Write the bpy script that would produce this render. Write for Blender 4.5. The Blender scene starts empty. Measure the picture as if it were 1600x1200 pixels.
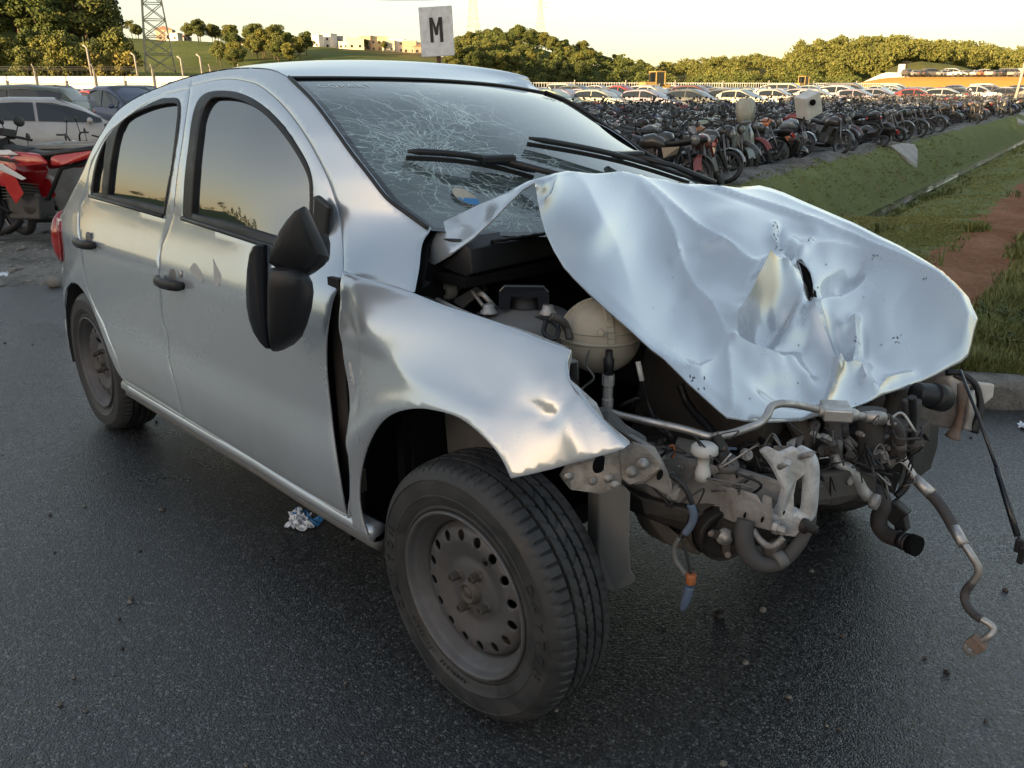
import bpy, bmesh, math, random
import numpy as np
from mathutils import Vector, Matrix, noise
from mathutils.geometry import delaunay_2d_cdt
R = math.radians
random.seed(7); RNG = np.random.default_rng(7)
scene = bpy.context.scene
COL = scene.collection

# ------------------------------------------------------------------ camera
CAM = Vector((1.18523, -1.81829, 1.31391))
YAW, PITCH, ROLL, FPX = 2.3897, -0.31914, -0.00786, 1312.64
FW = Vector((math.cos(PITCH)*math.cos(YAW), math.cos(PITCH)*math.sin(YAW), math.sin(PITCH)))
_r = FW.cross(Vector((0, 0, 1))).normalized(); _u = _r.cross(FW)
RT = _r*math.cos(ROLL) + _u*math.sin(ROLL)
UP = -_r*math.sin(ROLL) + _u*math.cos(ROLL)
cam_data = bpy.data.cameras.new('camera')
cam = bpy.data.objects.new('camera', cam_data); COL.objects.link(cam)
cam.matrix_world = Matrix(((RT.x, UP.x, -FW.x, CAM.x), (RT.y, UP.y, -FW.y, CAM.y), (RT.z, UP.z, -FW.z, CAM.z), (0, 0, 0, 1)))
cam_data.sensor_width = 36.0; cam_data.lens = 36.0*FPX/1600.0
cam_data.clip_start = 0.05; cam_data.clip_end = 9000
scene.camera = cam

# ------------------------------------------------------------------ light
SUN_EL = R(5.5)
SUN_AZ = YAW + R(140)                 # direction TOWARDS the sun, measured in the XY plane
sun_dir = Vector((math.cos(SUN_EL)*math.cos(SUN_AZ), math.cos(SUN_EL)*math.sin(SUN_AZ), math.sin(SUN_EL)))
world = bpy.data.worlds.new('World'); scene.world = world; world.use_nodes = True
wn = world.node_tree; bg = wn.nodes['Background']
sky = wn.nodes.new('ShaderNodeTexSky'); sky.sky_type = 'NISHITA'; sky.sun_disc = False
sky.sun_elevation = SUN_EL; sky.sun_rotation = math.pi/2 - SUN_AZ
sky.air_density = 1.0; sky.dust_density = 2.2; sky.ozone_density = 1.6; sky.altitude = 700
gm_ = wn.nodes.new('ShaderNodeGamma'); gm_.inputs[1].default_value = 0.67; wn.links.new(sky.outputs[0], gm_.inputs[0])
tn_ = wn.nodes.new('ShaderNodeMix'); tn_.data_type = 'RGBA'; tn_.blend_type = 'MULTIPLY'; tn_.inputs[0].default_value = 1; tn_.inputs[7].default_value = (1.12, 0.955, 0.835, 1)
wn.links.new(gm_.outputs[0], tn_.inputs[6]); wn.links.new(tn_.outputs[2], bg.inputs[0]); bg.inputs[1].default_value = 0.15
sl = bpy.data.lights.new('sun', 'SUN'); sl.energy = 3.8; sl.angle = R(0.6); sl.color = (1.0, 0.70, 0.36)
so = bpy.data.objects.new('sun', sl); COL.objects.link(so)
so.rotation_euler = (-sun_dir).to_track_quat('-Z', 'Y').to_euler()
scene.view_settings.view_transform = 'Standard'; scene.view_settings.look = 'None'
scene.view_settings.gamma = 1.0; scene.view_settings.use_curve_mapping = False
scene.view_settings.exposure = 2.05
scene.cycles.max_bounces = 6; scene.cycles.transparent_max_bounces = 10
scene.cycles.use_denoising = True

# ------------------------------------------------------------------ geometry helpers
def ray(u, v):
    return FW + RT*((u-800)/FPX) - UP*((v-600)/FPX)
def onY(u, v, Y):
    d = ray(u, v); return CAM + d*((Y-CAM.y)/d.y)
def onX(u, v, X):
    d = ray(u, v); return CAM + d*((X-CAM.x)/d.x)
def onZ(u, v, Z):
    d = ray(u, v); return CAM + d*((Z-CAM.z)/d.z)
HD = Vector((math.cos(YAW), math.sin(YAW), 0)); HR = Vector((HD.y, -HD.x, 0))
def W(d, l, z=0.0):                    # world point from forward distance and distance to the right of the standpoint
    p = CAM + HD*d + HR*l; return Vector((p.x, p.y, z))
GZ = 0.016                              # asphalt height
def lot_z(d, l=0.0): return -0.40 + 0.0227*d - 0.0071*l

def tag(o, label=None, cat=None, group=None, kind=None):
    if label: o['label'] = label
    if cat: o['category'] = cat
    if group: o['group'] = group
    if kind: o['kind'] = kind
    return o
def empty(name, loc=(0, 0, 0), rz=0.0):
    o = bpy.data.objects.new(name, None); COL.objects.link(o); o.location = loc; o.rotation_euler = (0, 0, rz)
    o.empty_display_size = 0.2
    return o

class MB:
    """collects primitives for one mesh"""
    def __init__(s): s.v = []; s.f = []; s.m = []; s.s = []; s.mats = []; s.cur = 0
    def mat(s, m):
        if m not in s.mats: s.mats.append(m)
        s.cur = s.mats.index(m); return s
    def add(s, vs, fs, smooth=False):
        b = len(s.v); s.v += [tuple(x) for x in vs]
        for f in fs: s.f.append(tuple(i+b for i in f)); s.m.append(s.cur); s.s.append(smooth)
        return s
    def box(s, c, size, rot=None, taper=None):
        c = Vector(c); hx, hy, hz = size[0]/2, size[1]/2, size[2]/2
        vs = []
        for z in (-1, 1):
            k = taper if (taper and z > 0) else 1.0
            for x, y in ((-1, -1), (1, -1), (1, 1), (-1, 1)):
                p = Vector((x*hx*k, y*hy*k, z*hz))
                if rot is not None: p = rot @ p
                vs.append(c+p)
        return s.add(vs, [(3, 2, 1, 0), (4, 5, 6, 7), (0, 1, 5, 4), (1, 2, 6, 5), (2, 3, 7, 6), (3, 0, 4, 7)])
    def beam(s, a, b, w, h, up=(0, 0, 1)):
        a = Vector(a); b = Vector(b); d = (b-a); L = d.length; d.normalize()
        x = d.cross(Vector(up)); 
        if x.length < 1e-4: x = d.cross(Vector((1, 0, 0)))
        x.normalize(); z = x.cross(d)
        rot = Matrix((x, d, z)).transposed()
        return s.box((a+b)/2, (w, L, h), rot)
    def tube(s, path, r, n=8, caps=True):
        P = [Vector(p) for p in path]; rs = r if isinstance(r, (list, tuple)) else [r]*len(P)
        rings = []; prev = None
        for i, p in enumerate(P):
            t = (P[min(i+1, len(P)-1)]-P[max(i-1, 0)]).normalized()
            if prev is None:
                a = Vector((0, 0, 1)) if abs(t.z) < .9 else Vector((1, 0, 0))
                x = t.cross(a).normalized()
            else:
                x = (prev - t*prev.dot(t)).normalized()
            prev = x; y = t.cross(x)
            rings.append([p + (x*math.cos(2*math.pi*k/n)+y*math.sin(2*math.pi*k/n))*rs[i] for k in range(n)])
        vs = [q for rg in rings for q in rg]; fs = []
        for i in range(len(P)-1):
            for k in range(n):
                k2 = (k+1) % n; fs.append((i*n+k, i*n+k2, (i+1)*n+k2, (i+1)*n+k))
        s.add(vs, fs, True)
        if caps:
            b = len(s.v)-len(vs)
            s.f.append(tuple(b+k for k in range(n))[::-1]); s.m.append(s.cur); s.s.append(False)
            b2 = b+(len(P)-1)*n
            s.f.append(tuple(b2+k for k in range(n))); s.m.append(s.cur); s.s.append(False)
        return s
    def lathe(s, prof, c=(0, 0, 0), axis='Y', n=32, smooth=True, ang=None, flip=False):
        """prof: list of (radius, offset along axis)"""
        c = Vector(c); vs = []; fs = []; m = len(prof)
        full = ang is None
        for k in range(n if full else n+1):
            t = 2*math.pi*k/n if full else ang[0]+(ang[1]-ang[0])*k/n
            ct, st = math.cos(t), math.sin(t)
            for r, o in prof:
                if axis == 'Y': p = Vector((r*ct, o, r*st))
                elif axis == 'Z': p = Vector((r*ct, r*st, o))
                else: p = Vector((o, r*ct, r*st))
                vs.append(c+p)
        for k in range(n):
            k2 = (k+1) % n if full else k+1
            for j in range(m-1):
                f = (k*m+j, k*m+j+1, k2*m+j+1, k2*m+j)
                fs.append(f[::-1] if flip else f)
        return s.add(vs, fs, smooth)
    def ell(s, c, r, n=12, m=8, rot=None, smooth=True):
        c = Vector(c); vs = []; fs = []
        for i in range(m+1):
            a = math.pi*i/m
            for k in range(n):
                t = 2*math.pi*k/n
                p = Vector((r[0]*math.sin(a)*math.cos(t), r[1]*math.sin(a)*math.sin(t), r[2]*math.cos(a)))
                if rot is not None: p = rot @ p
                vs.append(c+p)
        for i in range(m):
            for k in range(n):
                k2 = (k+1) % n; fs.append((i*n+k, (i+1)*n+k, (i+1)*n+k2, i*n+k2))
        return s.add(vs, fs, smooth)
    def loft(s, secs, closed=True, caps=True, smooth=True):
        n = len(secs[0]); vs = [q for sc in secs for q in sc]; fs = []
        for i in range(len(secs)-1):
            for k in range(n if closed else n-1):
                k2 = (k+1) % n; fs.append((i*n+k, i*n+k2, (i+1)*n+k2, (i+1)*n+k))
        if caps and closed:
            fs.append(tuple(range(n))[::-1]); fs.append(tuple((len(secs)-1)*n+k for k in range(n)))
        return s.add(vs, fs, smooth)
    def prism(s, poly, off, smooth=False):
        """poly: 3D polygon, extruded by vector off"""
        off = Vector(off); n = len(poly); P = [Vector(p) for p in poly]
        vs = P + [p+off for p in P]
        fs = [tuple(range(n)), tuple(range(2*n-1, n-1, -1))]
        for k in range(n):
            k2 = (k+1) % n; fs.append((k, k+n, k2+n, k2))
        return s.add(vs, fs, smooth)
    def mesh(s, name):
        me = bpy.data.meshes.new(name); me.from_pydata([tuple(x) for x in s.v], [], s.f)
        for m in s.mats: me.materials.append(m)
        me.polygons.foreach_set('material_index', s.m); me.polygons.foreach_set('use_smooth', s.s)
        me.update()
        return me
    def build(s, name, m=None, parent=None, fix=True, bevel=0, sub=0, auto=None):
        if m is not None and not s.mats: s.mats = [m]
        me = s.mesh(name)
        if fix:
            bm = bmesh.new(); bm.from_mesh(me); bmesh.ops.recalc_face_normals(bm, faces=bm.faces); bm.to_mesh(me); bm.free()
        if auto is not None: sharp(me, auto)
        o = bpy.data.objects.new(name, me); COL.objects.link(o)
        if bevel:
            b = o.modifiers.new('bevel', 'BEVEL'); b.width = bevel; b.segments = 2; b.limit_method = 'ANGLE'; b.angle_limit = R(40)
            b.harden_normals = False
        if sub:
            b = o.modifiers.new('sub', 'SUBSURF'); b.levels = sub; b.render_levels = sub
        if parent is not None: o.parent = parent
        return o

def sharp(me, deg):
    """smooth shading with edges over deg kept sharp"""
    bm = bmesh.new(); bm.from_mesh(me)
    for f in bm.faces: f.smooth = True
    for e in bm.edges:
        e.smooth = not (len(e.link_faces) != 2 or e.calc_face_angle(0) > R(deg))
    bm.to_mesh(me); bm.free()

def hull(name, pts, m, parent, bevel=0.006, sub=0):
    bm = bmesh.new()
    for p in pts: bm.verts.new(p)
    bmesh.ops.convex_hull(bm, input=bm.verts)
    for v in [v for v in bm.verts if not v.link_faces]: bm.verts.remove(v)
    bmesh.ops.dissolve_limit(bm, angle_limit=R(4), verts=bm.verts, edges=bm.edges)
    if bevel: bmesh.ops.bevel(bm, geom=list(bm.edges), offset=bevel, segments=3, affect='EDGES', profile=0.5, clamp_overlap=True)
    bmesh.ops.recalc_face_normals(bm, faces=bm.faces)
    for f in bm.faces: f.smooth = True
    me = bpy.data.meshes.new(name); bm.to_mesh(me); bm.free(); me.materials.append(m)
    sharp(me, 35)
    o = bpy.data.objects.new(name, me); COL.objects.link(o)
    if parent: o.parent = parent
    return o

def catmull(P, n=6, closed=False):
    P = [Vector(p) for p in P]; out = []; L = len(P)
    rng = range(L) if closed else range(L-1)
    for i in rng:
        p0 = P[(i-1) % L] if (closed or i > 0) else P[0]*2-P[1]
        p1 = P[i]; p2 = P[(i+1) % L]
        p3 = P[(i+2) % L] if (closed or i+2 < L) else P[-1]*2-P[-2]
        for k in range(n):
            t = k/n
            out.append(0.5*((2*p1)+(p2-p0)*t+(2*p0-5*p1+4*p2-p3)*t*t+(3*p1-p0-3*p2+p3)*t**3))
    if not closed: out.append(P[-1])
    return out

def inside(poly, pts):
    x, y = pts[:, 0], pts[:, 1]; c = np.zeros(len(pts), bool); n = len(poly)
    for i in range(n):
        x1, y1 = poly[i]; x2, y2 = poly[(i+1) % n]
        if y1 == y2: continue
        k = ((y1 > y) != (y2 > y)) & (x < (x2-x1)*(y-y1)/(y2-y1)+x1); c ^= k
    return c
def dist_poly(poly, pts, closed=True):
    d = np.full(len(pts), 1e9); n = len(poly)
    for i in range(n if closed else n-1):
        a = np.array(poly[i]); b = np.array(poly[(i+1) % n]); ab = b-a; L = ab@ab
        t = np.clip(((pts-a)@ab)/max(L, 1e-12), 0, 1)
        d = np.minimum(d, np.hypot(*(pts-(a+t[:, None]*ab)).T))
    return d
def densify(poly, step, closed=True):
    out = []; n = len(poly)
    for i in range(n if closed else n-1):
        a = np.array(poly[i], float); b = np.array(poly[(i+1) % n], float); k = max(1, int(round(np.hypot(*(b-a))/step)))
        for j in range(k): out.append(a+(b-a)*j/k)
    if not closed: out.append(np.array(poly[-1], float))
    return np.array(out)
def area(p):
    x, y = p[:, 0], p[:, 1]; return 0.5*np.sum(x*np.roll(y, -1)-y*np.roll(x, -1))
def offset_poly(p, d):
    """inset (d>0) of a dense polygon"""
    p = np.array(p); s = 1 if area(p) > 0 else -1
    t = np.roll(p, -1, 0)-np.roll(p, 1, 0); L = np.hypot(t[:, 0], t[:, 1])+1e-12; nrm = np.stack([-t[:, 1], t[:, 0]], 1)/L[:, None]*s
    return p+nrm*d

def cdt(outer, holes, step, lines=(), jitter=0.0, extra=None, roll=None, fine=None):
    """triangulate a 2D region; returns verts, tris, boundary flags"""
    loops = [outer]+list(holes); V = []; E = []
    for lp in loops:
        b = len(V); V += [tuple(q) for q in lp]; E += [(b+i, b+(i+1) % len(lp)) for i in range(len(lp))]
    nb = len(V)
    if roll:
        for k, lp in enumerate(loops):
            q = offset_poly(lp, roll if k == 0 else -roll)
            ok = inside(outer, q)
            for h in holes: ok &= ~inside(h, q)
            for l2 in loops: ok &= dist_poly(l2, q) > roll*.75
            V += [tuple(a) for a in q[ok]]
    for ln in lines:
        b = len(V); V += [tuple(q) for q in ln]; E += [(b+i, b+i+1) for i in range(len(ln)-1)]
    lo = outer.min(0); hi = outer.max(0)
    gx, gy = np.meshgrid(np.arange(lo[0], hi[0], step), np.arange(lo[1], hi[1], step*.87))
    gx = gx + (np.arange(gx.shape[0]) % 2)[:, None]*step/2
    G = np.stack([gx.ravel(), gy.ravel()], 1)
    if jitter: G = G+RNG.uniform(-jitter, jitter, G.shape)
    G = G[inside(outer, G)]
    for h in holes: G = G[~inside(h, G)]
    for lp in loops: G = G[dist_poly(lp, G) > max(step*.45, (roll or 0)*1.6)]
    for ln in lines: G = G[dist_poly(ln, G, False) > step*.4]
    V += [tuple(q) for q in G]
    if extra is not None: V += [tuple(q) for q in extra]
    vv, ee, ff, ov, oe, of = delaunay_2d_cdt([Vector(q) for q in V], E, [], 0, 1e-6)
    vv = np.array([(q.x, q.y) for q in vv]); T = np.array([f for f in ff if len(f) == 3])
    C = vv[T].mean(1); ok = inside(outer, C)
    for h in holes: ok &= ~inside(h, C)
    T = T[ok]
    bd = np.zeros(len(vv), bool)
    for i, src in enumerate(ov):
        bd[i] = any(k < nb for k in src)
    return vv, T, bd

def sheet(name, outer, holes, lift, m, parent=None, step=.03, thick=.0015, tdir=(0, 1, 0), roll=.005, rolld=.002, lines=(), m_in=None, flip=False, dens=None, normal_ref=None):
    """pressed metal sheet with rolled edges. lift(x,y array)->(n,3)"""
    ds = dens or step*.7
    outer = densify(outer, ds); holes = [densify(h, ds) for h in holes]
    vv, T, bd = cdt(outer, holes, step, lines, roll=roll)
    P = lift(vv); td = np.array(tdir, float)
    if roll: P[bd] += td*rolld
    n = len(P)
    V = np.concatenate([P, P+td*max(thick, rolld+.001)])
    used = T
    e = {}
    for t in used:
        for a, b in ((t[0], t[1]), (t[1], t[2]), (t[2], t[0])):
            e[(a, b)] = 1
    bnd = [(a, b) for (a, b) in e if (b, a) not in e]
    F = [tuple(t) for t in used]+[(t[2]+n, t[1]+n, t[0]+n) for t in used]+[(b, a, a+n, b+n) for a, b in bnd]
    # orient so that outer faces look away from tdir
    a, b, c = P[used[:, 0]], P[used[:, 1]], P[used[:, 2]]
    nn = np.cross(b-a, c-a).sum(0)
    if nn@td > 0: F = [f[::-1] for f in F]
    me = bpy.data.meshes.new(name); me.from_pydata(V.tolist(), [], [tuple(int(i) for i in f) for f in F])
    me.materials.append(m); me.materials.append(m_in or m)
    mi = [0]*len(used)+[1]*len(used)+[0]*len(bnd); me.polygons.foreach_set('material_index', mi)
    me.polygons.foreach_set('use_smooth', [True]*len(F)); me.update()
    bm = bmesh.new(); bm.from_mesh(me); bm.verts.ensure_lookup_table()
    for ed in bm.edges:
        if len(ed.link_faces) == 2 and ed.calc_face_angle(0) > R(42): ed.smooth = False
    bm.to_mesh(me); bm.free()
    o = bpy.data.objects.new(name, me); COL.objects.link(o)
    if parent: o.parent = parent
    return o

def grid_mesh(name, P, m, parent=None, smooth=True):
    """P: (rows, cols, 3)"""
    r, c = P.shape[:2]; idx = np.arange(r*c).reshape(r, c)
    F = np.stack([idx[:-1, :-1], idx[:-1, 1:], idx[1:, 1:], idx[1:, :-1]], -1).reshape(-1, 4)
    me = bpy.data.meshes.new(name); me.from_pydata(P.reshape(-1, 3).tolist(), [], F.tolist()); me.materials.append(m)
    me.polygons.foreach_set('use_smooth', [smooth]*len(F)); me.update()
    o = bpy.data.objects.new(name, me); COL.objects.link(o)
    if parent: o.parent = parent
    return o

# ------------------------------------------------------------------ materials
def nt(name):
    m = bpy.data.materials.new(name); m.use_nodes = True; t = m.node_tree; b = t.nodes['Principled BSDF']; return m, t, b
def N(t, k, **kw):
    n = t.nodes.new(k)
    for a, v in kw.items():
        if a.startswith('i_'): n.inputs[a[2:].replace('_', ' ')].default_value = v
        else: setattr(n, a, v)
    return n
def ramp(t, src, stops, interp='LINEAR'):
    r = t.nodes.new('ShaderNodeValToRGB'); r.color_ramp.interpolation = interp
    cr = r.color_ramp
    while len(cr.elements) < len(stops): cr.elements.new(0.5)
    for e, (p, c) in zip(cr.elements, stops):
        e.position = p; e.color = (c, c, c, 1) if isinstance(c, (int, float)) else (*c, 1)
    t.links.new(src, r.inputs[0]); return r.outputs[0]
def coords(t, scale=1.0, kind='Object'):
    tc = N(t, 'ShaderNodeTexCoord')
    mp = N(t, 'ShaderNodeMapping'); mp.inputs['Scale'].default_value = (scale,)*3 if isinstance(scale, (int, float)) else scale
    t.links.new(tc.outputs[kind], mp.inputs[0]); return mp.outputs[0]
def nz(t, vec, scale, detail=4, rough=.55, dist=0.0):
    n = N(t, 'ShaderNodeTexNoise'); n.inputs['Scale'].default_value = scale; n.inputs['Detail'].default_value = detail
    n.inputs['Roughness'].default_value = rough; n.inputs['Distortion'].default_value = dist
    t.links.new(vec, n.inputs['Vector']); return n.outputs['Fac']
def mix(t, f, a, b, mode='MIX'):
    n = N(t, 'ShaderNodeMix', data_type='RGBA', blend_type=mode)
    for s, v in ((n.inputs[0], f), (n.inputs[6], a), (n.inputs[7], b)):
        if isinstance(v, (int, float)): s.default_value = v if s == n.inputs[0] else (v, v, v, 1)
        elif isinstance(v, tuple): s.default_value = (*v, 1)
        else: t.links.new(v, s)
    return n.outputs[2]
def math_(t, op, a, b=0.0, c=None, clamp=False):
    n = N(t, 'ShaderNodeMath', operation=op); n.use_clamp = clamp
    for s, v in zip(n.inputs, (a, b, c)):
        if v is None: continue
        if isinstance(v, (int, float)): s.default_value = v
        else: t.links.new(v, s)
    return n.outputs[0]
def bump(t, b, h, strength=.3, dist=.01, prev=None):
    n = N(t, 'ShaderNodeBump'); n.inputs['Strength'].default_value = strength; n.inputs['Distance'].default_value = dist
    t.links.new(h, n.inputs['Height'])
    if prev is not None: t.links.new(prev, n.inputs['Normal'])
    if b is not None: t.links.new(n.outputs[0], b.inputs['Normal'])
    return n.outputs[0]
def simple(name, col, rough=.5, metal=0.0, spec=.5, coat=0.0, var=0.12, vscale=8.0, bmp=0.0, bscale=60.0, dirt=None, dscale=5.0, damt=.5):
    """colour with slight mottling, optional dirt and fine relief"""
    m, t, b = nt(name); v = coords(t)
    f = nz(t, v, vscale, 5, .6)
    c = mix(t, f, tuple(x*(1-var) for x in col), tuple(min(1, x*(1+var)) for x in col))
    rr = ramp(t, f, [(.3, max(0, rough-.08)), (.7, min(1, rough+.08))])
    if dirt:
        d = nz(t, v, dscale, 8, .7, .4); dm = ramp(t, d, [(.5-.25*damt, 0), (.62, damt)])
        c = mix(t, dm, c, dirt); rr = mix(t, dm, rr, .85)
    t.links.new(c, b.inputs['Base Color']); t.links.new(rr, b.inputs['Roughness'])
    b.inputs['Metallic'].default_value = metal; b.inputs['Specular IOR Level'].default_value = spec
    b.inputs['Coat Weight'].default_value = coat; b.inputs['Coat Roughness'].default_value = .06
    if bmp: bump(t, b, nz(t, v, bscale, 4, .6), bmp, .004)
    return m

def make_paint():
    m, t, b = nt('silver_car_paint'); v = coords(t)
    fl = N(t, 'ShaderNodeTexVoronoi'); fl.inputs['Scale'].default_value = 2600; t.links.new(v, fl.inputs['Vector'])
    flk = ramp(t, fl.outputs['Color'], [(0, .94), (1, 1.04)])
    big = nz(t, v, 3.0, 4, .6)
    base = mix(t, big, (.56, .62, .69), (.59, .65, .715))
    c = mix(t, 1.0, base, flk, 'MULTIPLY')
    # road dust: fine splashes low down and thin film everywhere
    sp = nz(t, v, 42, 6, .75, .2); sx = N(t, 'ShaderNodeSeparateXYZ'); t.links.new(N(t, 'ShaderNodeNewGeometry').outputs['Position'], sx.inputs[0])
    low = ramp(t, sx.outputs[2], [(.25, .55), (.55, .12), (1.0, .05)])
    film = math_(t, 'MULTIPLY', ramp(t, nz(t, v, 1.7, 6, .65, .6), [(.35, .2), (.7, 1)]), low)
    spk = math_(t, 'MULTIPLY', ramp(t, sp, [(.66, 0), (.74, .6)]), low)
    d = math_(t, 'MAXIMUM', film, spk)
    c = mix(t, d, c, (.23, .22, .21))
    t.links.new(c, b.inputs['Base Color'])
    b.inputs['Metallic'].default_value = .58
    t.links.new(mix(t, d, .26, .5), b.inputs['Roughness'])
    b.inputs['Coat Weight'].default_value = 1.0; b.inputs['Coat IOR'].default_value = 1.6
    sm = ramp(t, nz(t, v, 9, 6, .7, .5), [(.35, .03), (.75, .14)])
    t.links.new(sm, b.inputs['Coat Roughness'])
    # very weak pressing waviness
    w = nz(t, v, 2.2, 2, .5); o = bump(t, b, w, .09, .05)
    return m
M = {}
M['paint'] = make_paint()
M['paint_bare'] = simple('scratched_primer', (.30, .30, .31), .6, .2, bmp=.2, dirt=(.16, .14, .13))
M['black_plastic'] = simple('black_textured_plastic', (.014, .015, .018), .42, bmp=.25, bscale=500, var=.3)
M['black_gloss'] = simple('black_smooth_plastic', (.012, .014, .02), .22, coat=.3, var=.2)
M['rubber'] = simple('rubber_seal', (.016, .016, .017), .5, bmp=.1)
M['void'] = simple('cavity_shade_black', (.008, .008, .009), .9, spec=.1)  # near-black: shade inside gaps, holes and cavities painted into the colour
M['liner'] = simple('wheel_arch_liner', (.03, .03, .032), .8, bmp=.5, bscale=80, dirt=(.07, .065, .06))
M['greyliner'] = simple('dusty_grey_plastic', (.13, .135, .14), .6, bmp=.15, dirt=(.20, .18, .16), damt=.4)
M['steel'] = simple('dirty_wheel_steel', (.135, .137, .145), .52, .55, bmp=.15, bscale=30, dirt=(.09, .078, .075), damt=.45, dscale=7)
M['zinc'] = simple('zinc_plated_steel', (.62, .63, .64), .38, .6, bmp=.25, bscale=25, dirt=(.16, .13, .11), damt=.75, dscale=14)
M['beige_rail'] = simple('dusty_painted_rail', (.37, .365, .36), .55, .15, bmp=.2, bscale=25, dirt=(.12, .095, .08), damt=.7, dscale=10)
M['white_alloy'] = simple('pale_cast_bracket', (.68, .73, .77), .5, .2, bmp=.35, bscale=40, dirt=(.20, .18, .16), damt=.7, dscale=16)
M['alu'] = simple('aluminium_pipe', (.62, .61, .60), .35, .9, bmp=.15, bscale=30, dirt=(.3, .27, .25), damt=.6, dscale=12)
M['hose'] = simple('dusty_rubber_hose', (.05, .049, .052), .62, bmp=.2, bscale=60, dirt=(.10, .09, .085), damt=.5)
M['engine'] = simple('grimy_engine_casting', (.085, .082, .080), .6, .3, bmp=.7, bscale=22, dirt=(.11, .09, .075), damt=.8, dscale=9)
M['engine2'] = simple('oily_dark_casting', (.022, .021, .021), .45, .3, bmp=.6, bscale=30, dirt=(.05, .04, .035))
M['rust'] = simple('rusty_steel', (.16, .09, .055), .8, .1, bmp=.5, bscale=30, dirt=(.30, .27, .25), damt=.7)
M['tank_plastic'] = simple('yellowed_tank_plastic', (.52, .47, .38), .38, spec=.5, dirt=(.22, .19, .15), damt=.5)
M['tank_plastic'].node_tree.nodes['Principled BSDF'].inputs['Subsurface Weight'].default_value = .15
M['white_plastic'] = simple('white_plastic', (.66, .66, .64), .45, dirt=(.35, .33, .3), damt=.4)
M['blue_plastic'] = simple('dusty_blue_plastic', (.08, .13, .22), .5, dirt=(.2, .2, .2), damt=.4)
M['orange_plastic'] = simple('orange_connector', (.40, .13, .05), .5)
M['red_lens'] = simple('red_lens', (.32, .015, .02), .15, coat=.8)
M['paper'] = simple('crumpled_white_paper', (.70, .74, .80), .7, bmp=.4, var=.1)
M['paper_blue'] = simple('blue_print_on_paper', (.05, .22, .50), .6)
M['interior'] = simple('grey_interior_fabric', (.05, .055, .06), .85, bmp=.3)
M['cowl'] = simple('cowl_plastic', (.018, .019, .022), .5, bmp=.15, bscale=200)

def make_tyre():
    m, t, b = nt('tyre_rubber'); v = coords(t)
    d = nz(t, v, 9, 8, .7, .5); c = mix(t, ramp(t, d, [(.38, 0), (.68, 1)]), (.019, .020, .022), (.052, .052, .054))
    t.links.new(c, b.inputs['Base Color'])
    t.links.new(ramp(t, d, [(.3, .42), (.7, .75)]), b.inputs['Roughness'])
    bump(t, b, nz(t, v, 120, 4, .6), .25, .003)
    return m
M['tyre'] = make_tyre()

def make_side_glass():
    m, t, b = nt('tinted_window_glass'); v = coords(t)
    b.inputs['Base Color'].default_value = (.006, .008, .010, 1)
    b.inputs['Roughness'].default_value = .02; b.inputs['IOR'].default_value = 2.5; b.inputs['Specular IOR Level'].default_value = .7
    dust = ramp(t, nz(t, v, 55, 5, .7), [(.60, .0), (.78, .25)])
    t.links.new(mix(t, dust, (.012, .015, .018), (.10, .09, .08)), b.inputs['Base Color'])
    t.links.new(mix(t, dust, .02, .25), b.inputs['Roughness'])
    bump(t, b, nz(t, v, .8, 1, .5), .03, .03)
    return m
M['glass'] = make_side_glass()

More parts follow.
